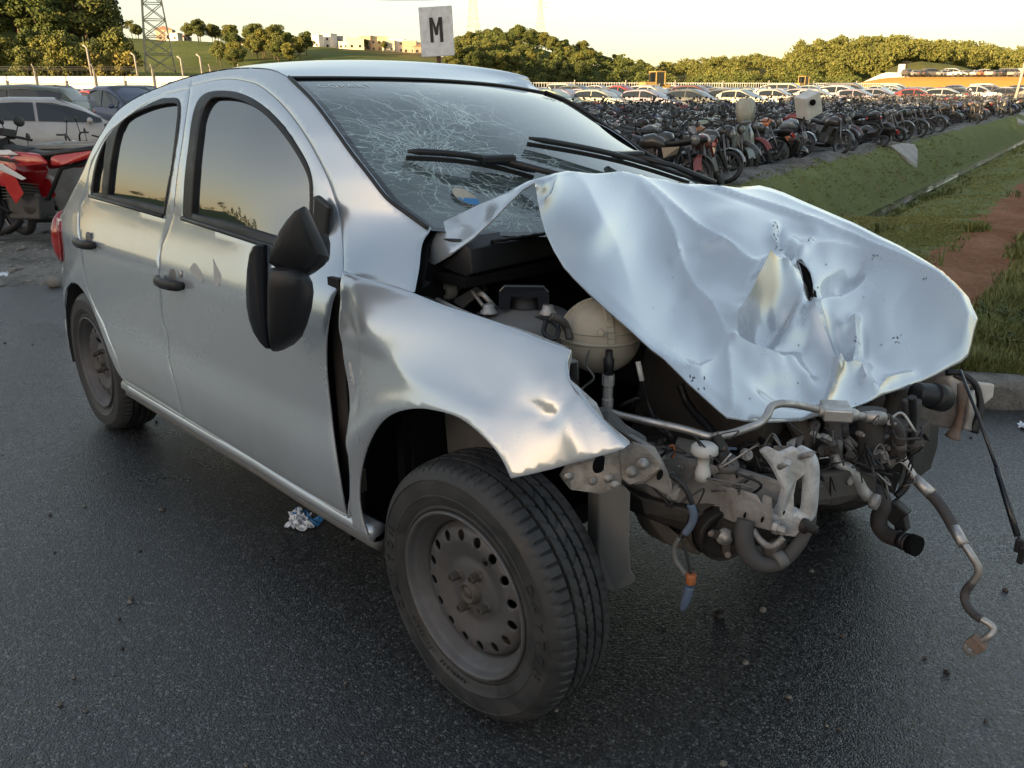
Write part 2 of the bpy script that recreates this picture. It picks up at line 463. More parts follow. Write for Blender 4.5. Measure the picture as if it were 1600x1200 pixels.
def make_windscreen():
    """laminated glass: partly see-through, dusty, veiled by a painted sky reflection, broken on the passenger side into a web of cracks"""
    m, t, b = nt('cracked_laminated_glass')
    uv = N(t, 'ShaderNodeUVMap'); uvo = uv.outputs[0]
    sx = N(t, 'ShaderNodeSeparateXYZ'); t.links.new(uvo, sx.inputs[0])
    # warp
    wob = N(t, 'ShaderNodeTexNoise'); wob.inputs['Scale'].default_value = 7; wob.inputs['Detail'].default_value = 4; t.links.new(uvo, wob.inputs['Vector'])
    wv = N(t, 'ShaderNodeMix', data_type='RGBA', blend_type='LINEAR_LIGHT'); wv.inputs[0].default_value = .07
    t.links.new(uvo, wv.inputs[6]); t.links.new(wob.outputs['Color'], wv.inputs[7])
    crk = None; allh = None
    for (scale, th, reg) in ((6, .006, 1.1), (13, .010, .9), (30, .018, .62), (70, .035, .40)):
        vo = N(t, 'ShaderNodeTexVoronoi'); vo.feature = 'DISTANCE_TO_EDGE'; vo.inputs['Scale'].default_value = scale
        mp = N(t, 'ShaderNodeMapping'); mp.inputs['Scale'].default_value = (1.0, .75, 1); mp.inputs['Rotation'].default_value = (0, 0, .5)
        t.links.new(wv.outputs[2], mp.inputs[0]); t.links.new(mp.outputs[0], vo.inputs['Vector'])
        ln = ramp(t, vo.outputs['Distance'], [(0, 1), (th, 0)])
        # region mask: distance from the two impact centres
        dm = None
        for (cu, cv, k) in ((.15, .50, .34), (.17, .10, .26), (.30, .70, .20)):
            dx = math_(t, 'SUBTRACT', sx.outputs[0], cu); dy = math_(t, 'MULTIPLY', math_(t, 'SUBTRACT', sx.outputs[1], cv), .8)
            r2 = math_(t, 'SQRT', math_(t, 'ADD', math_(t, 'MULTIPLY', dx, dx), math_(t, 'MULTIPLY', dy, dy)))
            q = math_(t, 'SUBTRACT', 1.0, math_(t, 'DIVIDE', r2, k*reg), clamp=True)
            dm = q if dm is None else math_(t, 'MAXIMUM', dm, q)
        dm = math_(t, 'MULTIPLY', dm, math_(t, 'MULTIPLY', nz(t, uvo, 11, 3), 3.0), clamp=True)
        c = math_(t, 'MULTIPLY', ln, dm)
        crk = c if crk is None else math_(t, 'MAXIMUM', crk, c)
        hc = N(t, 'ShaderNodeTexVoronoi'); hc.inputs['Scale'].default_value = scale; t.links.new(mp.outputs[0], hc.inputs['Vector'])
        hcv = math_(t, 'MULTIPLY', N_sep(t, hc.outputs['Color']), dm)
        allh = hcv if allh is None else math_(t, 'ADD', allh, hcv)
    # radial fracture lines
    for (cu, cv, nn, rad) in ((.18, .48, 34, .40), (.22, .14, 26, .26)):
        dx = math_(t, 'SUBTRACT', sx.outputs[0], cu); dy = math_(t, 'MULTIPLY', math_(t, 'SUBTRACT', sx.outputs[1], cv), .8)
        an = math_(t, 'ARCTAN2', dy, dx); an = math_(t, 'ADD', an, math_(t, 'MULTIPLY', nz(t, uvo, 9, 5), .55))
        sw = math_(t, 'ABSOLUTE', math_(t, 'SINE', math_(t, 'MULTIPLY', an, nn/2)))
        r2 = math_(t, 'SQRT', math_(t, 'ADD', math_(t, 'MULTIPLY', dx, dx), math_(t, 'MULTIPLY', dy, dy)))
        lw = math_(t, 'DIVIDE', .0016*nn, math_(t, 'ADD', r2, .03))
        ln = math_(t, 'LESS_THAN', sw, math_(t, 'MULTIPLY', lw, .5))
        msk = math_(t, 'MULTIPLY', math_(t, 'SUBTRACT', 1.0, math_(t, 'DIVIDE', r2, rad), clamp=True), ramp(t, nz(t, uvo, 16, 4), [(.45, 0), (.6, 1)]))
        crk = math_(t, 'MAXIMUM', crk, math_(t, 'MULTIPLY', ln, math_(t, 'MULTIPLY', msk, 1.6), clamp=True))
    dust = ramp(t, nz(t, uvo, 5, 7, .7, .3), [(.35, .05), (.75, .30)])
    spl = ramp(t, nz(t, uvo, 130, 3, .6), [(.68, 0), (.76, .5)])
    dust = math_(t, 'MAXIMUM', dust, spl)
    # black frit border
    ex = math_(t, 'MINIMUM', math_(t, 'MULTIPLY', sx.outputs[0], 1.35), math_(t, 'MULTIPLY', math_(t, 'SUBTRACT', 1.0, sx.outputs[0]), 1.35))
    ey = math_(t, 'MINIMUM', math_(t, 'SUBTRACT', 1.0, sx.outputs[1]), math_(t, 'ADD', sx.outputs[1], .0))
    frit = math_(t, 'LESS_THAN', math_(t, 'MINIMUM', ex, ey), .028)
    tr = N(t, 'ShaderNodeBsdfTransparent'); tr.inputs[0].default_value = (.62, .80, .78, 1)
    dif = N(t, 'ShaderNodeBsdfDiffuse'); t.links.new(mix(t, crk, (.30, .40, .41), (.62, .80, .76)), dif.inputs[0])
    fac = math_(t, 'ADD', math_(t, 'ADD', math_(t, 'MULTIPLY', dust, .5), .22), math_(t, 'MULTIPLY', crk, .52), clamp=True)  # constant teal diffuse veil stands in for pale sky reflection, over the dust
    m1 = N(t, 'ShaderNodeMixShader'); t.links.new(fac, m1.inputs[0]); t.links.new(tr.outputs[0], m1.inputs[1]); t.links.new(dif.outputs[0], m1.inputs[2])
    blk = N(t, 'ShaderNodeBsdfDiffuse'); blk.inputs[0].default_value = (.006, .007, .009, 1)
    m2 = N(t, 'ShaderNodeMixShader'); t.links.new(frit, m2.inputs[0]); t.links.new(m1.outputs[0], m2.inputs[1]); t.links.new(blk.outputs[0], m2.inputs[2])
    gl = N(t, 'ShaderNodeBsdfGlossy'); gl.inputs['Roughness'].default_value = .03
    bp = N(t, 'ShaderNodeBump'); bp.inputs['Strength'].default_value = .35; bp.inputs['Distance'].default_value = .006
    t.links.new(math_(t, 'ADD', math_(t, 'MULTIPLY', allh, .7), math_(t, 'MULTIPLY', crk, -.4)), bp.inputs['Height'])
    t.links.new(bp.outputs[0], gl.inputs['Normal'])
    fr = N(t, 'ShaderNodeFresnel'); fr.inputs[0].default_value = 1.9; t.links.new(bp.outputs[0], fr.inputs['Normal'])
    m3 = N(t, 'ShaderNodeMixShader'); t.links.new(math_(t, 'MULTIPLY', fr.outputs[0], 1.6, clamp=True), m3.inputs[0]); t.links.new(m2.outputs[0], m3.inputs[1]); t.links.new(gl.outputs[0], m3.inputs[2])
    t.links.new(m3.outputs[0], t.nodes['Material Output'].inputs[0])
    return m
def N_sep(t, col):
    s = N(t, 'ShaderNodeSeparateColor'); t.links.new(col, s.inputs[0]); return s.outputs[0]
M['windscreen'] = make_windscreen()

def objcol(name, rough=.3, metal=.2, coat=.6, dust=.45):
    m, t, b = nt(name); oi = N(t, 'ShaderNodeObjectInfo'); v = coords(t)
    d = ramp(t, nz(t, v, 2.5, 6, .7, .4), [(.35, dust*.3), (.75, dust)])
    t.links.new(mix(t, d, oi.outputs['Color'], (.20, .17, .14)), b.inputs['Base Color'])
    t.links.new(mix(t, d, rough, .7), b.inputs['Roughness']); b.inputs['Metallic'].default_value = metal; b.inputs['Coat Weight'].default_value = coat
    return m
M['body'] = objcol('body_paint'); M['moto_paint'] = objcol('motorcycle_paint', .3, .1, .6, .35)
M['cglass'] = simple('parked_car_glass', (.012, .016, .018), .08, spec=.8)
M['chrome'] = simple('fork_chrome', (.24, .24, .25), .35, .8, dirt=(.15, .12, .1), damt=.5)
M['lamp'] = simple('lamp_lens', (.14, .145, .15), .15, coat=.6)
M['seat'] = simple('black_vinyl_seat', (.018, .018, .02), .5)
M['moto_engine'] = simple('motorcycle_engine', (.06, .06, .062), .5, .5, var=.4, dirt=(.12, .10, .08))
M['darkpart'] = simple('dark_machine_parts', (.022, .022, .024), .6, var=.4)

def make_asphalt():
    m, t, b = nt('wet_asphalt'); v = coords(t)
    vo = N(t, 'ShaderNodeTexVoronoi'); vo.inputs['Scale'].default_value = 190; t.links.new(v, vo.inputs['Vector'])
    st = ramp(t, N_sep(t, vo.outputs['Color']), [(0, (.013, .0145, .0165)), (.72, (.032, .034, .037)), (.9, (.078, .081, .085)), (1, (.18, .185, .19))])
    big = nz(t, v, .42, 5, .55, .6); f2 = nz(t, v, 4.5, 6, .65)
    c = mix(t, ramp(t, big, [(.35, 0), (.65, .30)]), st, mix(t, f2, (.026, .028, .031), (.046, .048, .051)))
    sc = ramp(t, nz(t, v, 23, 5, .7), [(.70, 0), (.78, .4)]); c = mix(t, sc, c, (.10, .095, .09))
    t.links.new(c, b.inputs['Base Color'])
    wet = ramp(t, big, [(.36, 0), (.60, 1)])
    r = mix(t, wet, .10, .40); r = mix(t, math_(t, 'MULTIPLY', f2, .35), r, .6)
    t.links.new(r, b.inputs['Roughness']); b.inputs['Specular IOR Level'].default_value = .8
    h1 = nz(t, v, 70, 4, .7); h2 = ramp(t, vo.outputs['Distance'], [(0, 1), (.6, 0)])
    n1 = bump(t, None, h2, .55, .0032); n2 = bump(t, None, h1, .40, .005, n1)
    bump(t, b, nz(t, v, 3.0, 3, .5), .15, .02, n2)
    return m
M['asphalt'] = make_asphalt()

def make_ground(name, cols, scale=3.0, b1=.6, rough=.95):
    m, t, b = nt(name); v = coords(t)
    f = nz(t, v, scale, 9, .68, .5); g = nz(t, v, scale*14, 6, .7)
    k = math_(t, 'ADD', math_(t, 'MULTIPLY', f, .7), math_(t, 'MULTIPLY', g, .3))
    n = len(cols); c = ramp(t, k, [(.34+.32*i/(n-1), col) for i, col in enumerate(cols)])
    t.links.new(c, b.inputs['Base Color']); b.inputs['Roughness'].default_value = rough; b.inputs['Specular IOR Level'].default_value = .2
    n1 = bump(t, None, g, b1, .02); bump(t, b, f, b1, .08, n1)
    return m
M['gravel'] = make_ground('gravel_and_dirt', [(.10, .095, .09), (.20, .19, .175), (.33, .31, .29), (.16, .15, .14)], 1.6)
M['grassy'] = make_ground('turf_soil', [(.09, .055, .03), (.035, .05, .018), (.05, .075, .022), (.075, .09, .035)], 1.2)
M['redearth'] = make_ground('red_earth', [(.19, .075, .035), (.27, .115, .055), (.33, .16, .085)], 1.1)
M['kerbstone'] = make_ground('weathered_kerb_concrete', [(.17, .15, .13), (.36, .34, .31), (.48, .45, .42)], 9, .9)
M['concrete'] = make_ground('pale_concrete', [(.28, .27, .26), (.42, .41, .39), (.5, .49, .47)], 3, .4)
M['hill_grass'] = make_ground('hill_grass', [(.06, .085, .022), (.085, .11, .03), (.12, .13, .04)], .03, .4)
M['hill_dry'] = make_ground('dry_hill_grass', [(.16, .13, .045), (.22, .18, .06), (.13, .13, .04)], .03, .4)
M['sand'] = make_ground('ochre_embankment_soil', [(.50, .27, .05), (.58, .33, .07), (.54, .34, .10)], .12, .4)
M['waterm'] = simple('ditch_water', (.03, .028, .025), .08)
M['white_wall'] = simple('white_painted_sheet', (.62, .64, .66), .55, vscale=2, dirt=(.42, .38, .34), damt=.5, dscale=1.5)
M['post'] = simple('concrete_post', (.30, .28, .26), .8)
M['rustpost'] = simple('rusted_post', (.12, .06, .035), .8)
M['sign'] = simple('sign_white', (.80, .82, .84), .5, dirt=(.3, .28, .27), damt=.35, dscale=9)
M['sign_ink'] = simple('sign_black', (.012, .012, .014), .5)
M['pylon'] = simple('galvanised_lattice', (.50, .44, .30), .7, 0)
M['wire'] = simple('cable_dark', (.06, .06, .06), .6)
M['bark'] = simple('bark', (.10, .075, .05), .9, bmp=.5)
M['housewall'] = simple('house_plaster', (.55, .50, .44), .8, vscale=.3)
M['houseroof'] = simple('house_roof', (.22, .12, .08), .8, vscale=.5)
M['machine_yellow'] = simple('yellow_machine_paint', (.42, .28, .07), .5, dirt=(.2, .15, .1), damt=.6, dscale=2)
def make_leaf(name, a, b_, c3):
    m, t, b = nt(name); v = coords(t); oi = N(t, 'ShaderNodeObjectInfo')
    g = N(t, 'ShaderNodeNewGeometry')
    k = math_(t, 'ADD', math_(t, 'MULTIPLY', g.outputs['Random Per Island'], .55), math_(t, 'MULTIPLY', nz(t, v, .35, 3), .5))
    c = ramp(t, k, [(.15, a), (.5, b_), (.85, c3)])
    c = mix(t, 1.0, c, ramp(t, oi.outputs['Random'], [(0, (.75, .85, .7)), (.5, (1, 1, 1)), (1, (1.25, 1.1, .85))]), 'MULTIPLY')
    t.links.new(c, b.inputs['Base Color']); b.inputs['Roughness'].default_value = .7; b.inputs['Specular IOR Level'].default_value = .25
    return m
M['leaf_a'] = make_leaf('leaf_dark_green', (.040, .055, .015), (.075, .095, .028), (.12, .13, .040))
M['leaf_b'] = make_leaf('leaf_olive', (.06, .08, .022), (.105, .125, .036), (.16, .16, .052))
M['leaf_c'] = make_leaf('leaf_yellow_green', (.10, .105, .028), (.17, .16, .042), (.24, .20, .06))
M['grass'] = make_leaf('grass_blades', (.075, .10, .035), (.15, .18, .060), (.28, .27, .13))

# ================================================================== THE WRECKED HATCHBACK
car = empty('wrecked_hatchback', (-1.2, 0, GZ))
tag(car, 'silver five-door hatchback with crumpled bonnet and missing front bumper on wet asphalt', 'car')
CARO = []
def part(o, parent=car):
    o.parent = parent
    if parent is car: o.matrix_parent_inverse = Matrix.Translation(-car.location)
    CARO.append(o); return o

ZT = np.array([.18, .24, .30, .36, .42, .47, .52, .57, .64, .74, .822, .834, .88, .93, .985, 1.05, 1.15, 1.25, 1.34, 1.42, 1.50])
YT = np.array([.775, .797, .812, .821, .8235, .822, .815, .8085, .8095, .8125, .8150, .8135, .800, .786, .775, .766, .744, .710, .664, .606, .53])
_zz = np.linspace(.18, 1.5, 400); _yy = np.interp(_zz, ZT, YT)
_k = np.exp(-0.5*(np.arange(-6, 7)/2.6)**2); _k /= _k.sum()
_ys = np.convolve(np.pad(_yy, 6, 'edge'), _k, 'valid')
_wc = np.exp(-((_zz-.830)/.012)**2); _yy = _ys*(1-_wc)+_yy*_wc
def S(X, Z):
    X = np.asarray(X, float); Z = np.asarray(Z, float)
    s = np.interp(Z, _zz, _yy)
    s = s - .125*np.clip((-2.15-X)/.85, 0, 2)**2*(.75+.5*np.clip(Z-.6, 0, 1))
    w = np.clip((Z-.88)/.20, 0, 1); w = w*w*(3-2*w)
    s = s - .30*np.clip(X+1.12, 0, 1)**2*w
    s = s - .05*np.clip((X+.9)/1.0, 0, 1.3)**2
    return s
def on_side(px, surf=None, sgn=-1):
    surf = surf or S; out = []
    for (u, v) in px:
        Y = sgn*.8
        for _ in range(30):
            P = onY(u, v, Y); Y = .5*Y+.5*sgn*float(surf(P.x, P.z))
        out.append((P.x, P.z))
    return np.array(out)
def side_lift(vv, off=0.0, surf=None):
    sf = surf or S
    return np.stack([vv[:, 0], -(sf(vv[:, 0], vv[:, 1])+off), vv[:, 1]], 1)

seam_top = [(536, 427), (534, 370), (527, 328), (512, 280), (488, 232), (464, 193), (434, 157), (404, 133), (380, 125.5), (359, 122.5), (332, 125), (296, 133)]
seam_rear_top = [(260, 145), (230, 160), (206, 177), (185, 193), (168, 210), (152, 236), (140, 265), (133, 304), (125, 322), (122, 346), (125, 379), (129.5, 415), (137, 452), (149, 482), (161, 506), (170, 530), (182, 560), (191, 584), (197, 596)]
bseam_up = [(296, 133), (293, 160), (284, 220), (275, 280), (269.6, 338)]
bseam_lo = [(260, 364), (251, 388), (248, 412), (249.5, 455), (254, 500), (262, 530), (264, 566), (272, 596), (287, 651.5)]
fdoor_front = [(541, 806), (536, 780), (523, 697), (515, 630), (510, 580), (510, 533), (516.7, 480), (531.7, 437)]
def smooth_px(p, n=5): return [(q.x, q.y) for q in catmull([Vector((a, b, 0)) for a, b in p], n)]

fd_out = on_side(smooth_px(bseam_up)[:-1]+smooth_px(bseam_lo)+smooth_px(fdoor_front)[:-1]+smooth_px(seam_top)[:-1])
rd_out = on_side(smooth_px(seam_rear_top)+smooth_px([(197, 596), (240, 622), (287, 651.5)])[1:-1]+smooth_px(bseam_lo)[::-1][:-1]+smooth_px(bseam_up)[::-1][:-1])
fwin_open = on_side(smooth_px([(287, 338), (290, 280), (296, 229), (302, 184), (311, 157), (326, 145.5), (356, 144), (383, 151), (410, 167), (440, 196), (467, 235), (482, 265), (487, 295), (486.5, 345), (486, 400)])+[(428, 383), (350, 358)])
fwin_glass = on_side(smooth_px([(300, 333), (303, 280), (308, 229), (316, 180), (329, 156.5), (344, 152.5), (368, 155), (392, 164.5), (416, 181), (443, 211), (467, 247), (481, 277), (484, 300), (483, 345), (482, 388)])+[(431, 369.5), (368, 350)])
rwin_open = on_side(smooth_px([(257, 335), (266, 280), (278, 205), (281, 170), (277, 156), (262, 155), (248, 157), (212, 175), (188, 193), (173, 209), (160, 230), (149, 260), (142, 304)])+[(200, 319)])
rwin_glass = on_side(smooth_px([(256.5, 325), (262, 292), (268, 260), (275, 205), (278, 170), (273, 162), (248, 164.5), (224, 172), (200, 184), (187, 199), (179, 226), (173, 262), (169, 304)])+[(212, 314)])
qwin_glass = on_side([(145.5, 301), (149, 272), (156.5, 243), (165, 222), (167, 224), (162.5, 270), (159.5, 302)])

paint = M['paint']
def inset(p, d): return offset_poly(densify(p, .012), d)
G_ = .0022
fdoor = part(sheet('front_door', inset(fd_out, G_), [fwin_open], lambda q: side_lift(q), paint, None, .026, .003, m_in=M['void']))
rdoor = part(sheet('rear_door', inset(rd_out, G_), [rwin_open], lambda q: side_lift(q), paint, None, .026, .003, m_in=M['void']))
for nm, dr, outp, gl, off in (('window_seal', fdoor, fwin_open, [fwin_glass], .0035), ('window_seal', rdoor, rwin_open, [rwin_glass, qwin_glass], .0035)):
    o = part(sheet(nm, inset(outp, -.004), gl, lambda q, off=off: side_lift(q, off), M['rubber'], None, .02, .02, roll=.003, rolld=.003), dr)
for dr, gl in ((fdoor, fwin_glass), (rdoor, rwin_glass), (rdoor, qwin_glass)):
    o = part(sheet('window_glass', inset(gl, -.006), [], lambda q: side_lift(q, -.010), M['glass'], None, .05, .003, roll=0), dr)
    if gl is qwin_glass: o['label'] = 'small fixed quarter pane'
# waist mouldings (rubber strips under the panes)
def side3(px, off=0.0):
    q = on_side(px); return [Vector(p) for p in side_lift(q, off)]
part(MB().tube(side3([(287, 341), (350, 361), (428, 386), (484, 404)], .004), .008, 8).build('waist_strip', M['black_plastic']), fdoor)
part(MB().tube(side3([(142, 306), (200, 322), (256, 338)], .004), .007, 8).build('waist_strip', M['black_plastic']), rdoor)

# body side frame: roof rail, pillars and rear quarter as one pressed panel, door openings cut out
rail_px = smooth_px([(452, 121), (424, 108), (380, 105.5), (338, 110), (290, 121), (248, 136), (209, 154), (182, 174), (161, 203), (144, 233), (128, 269), (116, 293), (104, 317), (94, 336)])
ws_left_px = smooth_px([(669, 357), (638, 335), (605, 310), (576, 273), (547, 236), (518, 195), (489.5, 158), (465, 133), (452, 121)])
cowl_px = [(643, 457), (650, 420), (655, 382), (668, 361)]
rear_px = smooth_px([(94, 336), (91, 362), (95, 405), (98, 440), (99, 475), (104, 510), (112, 545)])
arch_rear = smooth_px([(112, 545), (101, 512), (99, 480), (102, 452), (113, 443), (124, 449), (138, 470), (152, 505), (165, 540), (177, 570), (188, 590), (200, 604)])
frame_out = on_side(smooth_px(cowl_px)[:-1]+ws_left_px[:-1]+rail_px[:-1]+rear_px[:-1]+arch_rear+[(245, 632), (290, 661), (400, 727), (545, 815), (551, 790), (552, 600), (540, 470), (537, 431), (590, 443)])
op_f = inset(fd_out, -.0005)
# door openings merged into one hole outline (front door front edge kept inside the frame)
hole1 = on_side(smooth_px(bseam_up)[:-1]+smooth_px(bseam_lo)+[(541, 806), (546, 770), (547, 600), (541, 470), (535, 432)]+smooth_px(seam_top)[1:-1])
hole1 = inset(hole1, .0012); hole2 = inset(rd_out, .0012)
def frame_lift(q):
    P = side_lift(q)
    return P
bs = part(sheet('body_side_frame', frame_out, [hole1, hole2], frame_lift, paint, None, .014, .003, m_in=M['void'], roll=.006, rolld=.004))
# dark inner side behind the gaps
inner = on_side([(536, 427), (643, 457), (655, 382), (668, 361)]+ws_left_px[1:-1:3]+rail_px[:-1:3]+[(100, 345), (100, 400), (103, 440), (124, 447), (150, 500), (197, 598), (290, 655), (548, 812)])
part(sheet('inner_body_side', inset(inner, .012), [], lambda q: side_lift(q, -.045), M['void'], None, .06, .003, roll=0))
# black door jamb pillar details seen in the open front gap
part(MB().mat(M['engine2']).box((-.545, -.765, .62), (.05, .03, .62)).mat(M['zinc']).box((-.505, -.772, .80), (.035, .02, .045)).tube([(-.50, -.77, .78), (-.50, -.77, .84)], .012, 8).mat(M['engine']).box((-.505, -.772, .42), (.04, .02, .06)).tube([(-.5, -.768, .70), (-.49, -.775, .60), (-.5, -.768, .52)], .014, 8).build('door_hinge_pillar'))

# sill under the doors
sill_px = [(190, 598), (240, 627), (290, 658), (400, 724), (500, 784), (578, 832), (577, 850), (500, 806), (400, 746), (290, 678), (240, 645), (190, 612)]
q = on_side([(190, 597), (290, 657), (400, 722), (578, 830)])
sec = []
for (x, z) in densify(q, .08, False):
    s = float(S(x, z)); sec.append([(x, -(s+dy), z+dz) for dy, dz in ((-.03, .012), (-.004, .006), (.004, -.004), (.004, -.022), (-.010, -.034), (-.03, -.040), (-.05, -.03), (-.05, .0))])
part(MB().loft(sec).build('door_sill', paint))
part(MB().loft([[(x, y+.012, z-.030) for (x, y, z) in s_] for s_ in sec]).build('sill_underside', M['greyliner']))

# front wing
def Sf(X, Z):
    X = np.asarray(X, float); Z = np.asarray(Z, float)
    z0 = .80-.25*(X+.5); dz = np.clip(Z-z0, 0, 1)
    s = .813-2.2*dz*dz
    s = s - .012*np.exp(-((Z-.52)/.10)**2)*np.clip(1-(X+.55)/.12, 0, 1)
    # flare round the arch
    ax, az = -.13, .30
    r = np.hypot(X-ax, Z-az); s = s + .022*np.exp(-((r-.40)/.045)**2)-.010*np.exp(-((r-.52)/.06)**2)
    # front corner pushed in
    s = s - .10*np.clip((X-.05)/.30, 0, 1)**1.5
    return s
wing_px = smooth_px([(537, 424), (590, 441), (643, 458)])[:-1]+smooth_px([(643, 458), (693, 478), (747, 495), (813, 519), (890, 548)])[:-1]+[(890, 548), (884, 567), (888, 593), (899, 611), (911, 622), (923, 637), (935, 650), (947, 663), (966, 682), (981, 695), (973, 702), (943, 711), (913, 718), (863, 733), (830, 741), (797, 748)]+smooth_px([(797, 748), (780, 713), (753, 680), (720, 653), (680, 641), (647, 638.5), (613, 647), (590, 667), (573, 700), (563, 740), (561, 780), (566, 812), (574, 838)])[1:]+[(562, 832), (550, 822), (545, 780), (543, 713), (542, 647), (537, 580), (531, 540), (529, 477), (532, 440)]
wing_o = on_side(wing_px, Sf)
def pxdist(P, line):
    """distance in the wing/bonnet drawing plane (pixels)"""
    d = P-np.array(CAM); w = d@np.array(FW); uv = np.stack([800+FPX*(d@np.array(RT))/w, 600-FPX*(d@np.array(UP))/w], 1)
    return uv, dist_poly([np.array(l, float) for l in line], uv, False)
def wing_lift(q):
    P = side_lift(q, 0, Sf)
    for line, A, w in (([(899, 611), (880, 632), (862, 652)], -.010, 9), ([(858, 590), (852, 612), (858, 628)], .004, 6), ([(730, 598), (745, 612), (765, 622)], -.0025, 8),
                       ([(880, 636), (905, 690), (912, 716)], .010, 26), ([(862, 652), (840, 640), (820, 634)], -.006, 16),
                       ([(540, 470), (556, 545), (552, 640)], -.012, 13), ([(556, 440), (580, 520), (640, 590), (760, 650)], .008, 26), ([(540, 540), (590, 565)], -.006, 16)):
        uv, d = pxdist(P, line); P[:, 1] -= A*np.exp(-d/w)
    uv, d = pxdist(P, [(800, 580), (840, 600)]); P[:, 1] += .004*np.sin(uv[:, 0]*.05)*np.exp(-d/60)
    return P
wing = part(sheet('front_wing', wing_o, [], wing_lift, paint, None, .013, .002, m_in=M['void'], roll=.004, rolld=.002))
# torn front lip of the wing, bent inwards
ed = side_lift(on_side([(890, 548), (884, 567), (888, 593), (899, 611), (923, 637), (947, 663), (981, 695)], Sf), 0, Sf)
sec = []
for i, p in enumerate(ed):
    w = .022+.012*math.sin(i*2.1); sec.append([tuple(p+np.array((0, .001, 0))), tuple(p+np.array((-.004, w*.5, -.004))), tuple(p+np.array((-.014, w, .004*math.sin(i*3))))])
part(MB().loft(sec, closed=False, caps=False).build('torn_wing_lip', M['zinc']))

# mirrored left side
def mirror(o, name, parent=car, mats=None):
    me = o.data.copy(); bm = bmesh.new(); bm.from_mesh(me)
    for v in bm.verts:
        v.co.y = -v.co.y; a_ = min(1, max(0, (v.co.z-1.0)/.22)); b_ = min(1, max(0, (v.co.x+1.55)/.55)); v.co.z -= .088*a_*a_*(3-2*a_)*b_*b_*(3-2*b_)   # greenhouse racked down by the crash
    bmesh.ops.reverse_faces(bm, faces=bm.faces); bm.to_mesh(me); bm.free()
    n = bpy.data.objects.new(name, me); COL.objects.link(n); part(n, parent); return n
ws_r_px = smooth_px([(1096, 284), (1059, 265), (1017, 244), (976, 217.5), (935, 189), (894, 162), (868, 150), (852, 144)])
wsr_q = on_side(ws_r_px, S, 1)
cow_q = on_side(smooth_px(cowl_px)[:-1]); rq0 = on_side(rail_px)
wsr_q = wsr_q+np.array([0, .088])*(np.clip((wsr_q[:, 1:]+.04-1.0)/.22, 0, 1)**2*(3-2*np.clip((wsr_q[:, 1:]+.04-1.0)/.22, 0, 1)))*np.clip((wsr_q[:, :1]+1.55)/.55, 0, 1)
far_out = np.concatenate([cow_q, wsr_q, rq0[rq0[:, 0] < wsr_q[-1, 0]-.03][:-1], on_side(rear_px[:-1]+arch_rear+[(245, 632), (290, 661), (400, 727), (545, 815), (551, 790), (552, 600), (540, 470), (537, 431), (590, 443)])])
fdl = mirror(fdoor, 'front_door'); rdl = mirror(rdoor, 'rear_door')
mirror(part(sheet('body_side_frame', far_out, [hole1, hole2], frame_lift, paint, None, .014, .003, m_in=paint, roll=.006, rolld=.004)), 'body_side_frame')
_t = CARO[-2]; CARO.remove(_t); bpy.data.objects.remove(_t)
for src, dst in ((fdoor, fdl), (rdoor, rdl)):
    for ch in [c for c in CARO if c.parent is src]: mirror(ch, ch.name.split('.')[0], dst)
mirror(wing, 'front_wing')['label'] = 'far side wing, front end crushed'

# ---- windscreen
ws_l = np.array(side_lift(on_side(ws_left_px)))
ws_r_px = smooth_px([(1096, 284), (1059, 265), (1017, 244), (976, 217.5), (935, 189), (894, 162), (868, 150), (852, 144)])
def far3(px):
    q = on_side(px, S, 1); return np.stack([q[:, 0], S(q[:, 0], q[:, 1]), q[:, 1]], 1)
ws_r = far3(ws_r_px)
def resample(c, n):
    c = np.array([tuple(p) for p in c]); d = np.r_[0, np.cumsum(np.linalg.norm(np.diff(c, axis=0), axis=1))]; t = np.linspace(0, d[-1], n)
    return np.stack([np.interp(t, d, c[:, k]) for k in range(3)], 1)
xl, xr = ws_l[-1][0], ws_r[-1][0]
top = [Vector(ws_l[-1])]
for (u, v, bx) in ((543, 121, .045), (626, 122.5, .068), (704, 126, .068), (785, 133, .04)):
    t = (u-452)/400; top.append(onX(u, v, xl*(1-t)+xr*t+bx))
top.append(Vector(ws_r[-1]))
top = catmull(top, 8)
a, b = Vector(ws_l[0]), Vector(ws_r[0]); mid = (a+b)/2+Vector((.20, 0, -.055))
bot = [a*(1-t)**2+(mid*2-(a+b)/2)*2*t*(1-t)+b*t*t for t in np.linspace(0, 1, 30)]
NR, NC = 34, 46
Lc, Rc, Tc, Bc = resample(ws_l, NR), resample(ws_r, NR), resample(top, NC), resample(bot, NC)
def coons(Lc, Rc, Bc, Tc):
    s = np.linspace(0, 1, len(Bc))[None, :, None]; t = np.linspace(0, 1, len(Lc))[:, None, None]
    A = (1-s)*Lc[:, None]+s*Rc[:, None]; B = (1-t)*Bc[None]+t*Tc[None]
    C = (1-s)*(1-t)*Lc[0]+s*(1-t)*Rc[0]+(1-s)*t*Lc[-1]+s*t*Rc[-1]
    return A+B-C, s, t
Wp, s_, t_ = coons(Lc, Rc, Bc, Tc)
bul = (4*s_*(1-s_))*(4*t_*(1-t_)); Wp = Wp+bul*np.array([.018, 0, .022])
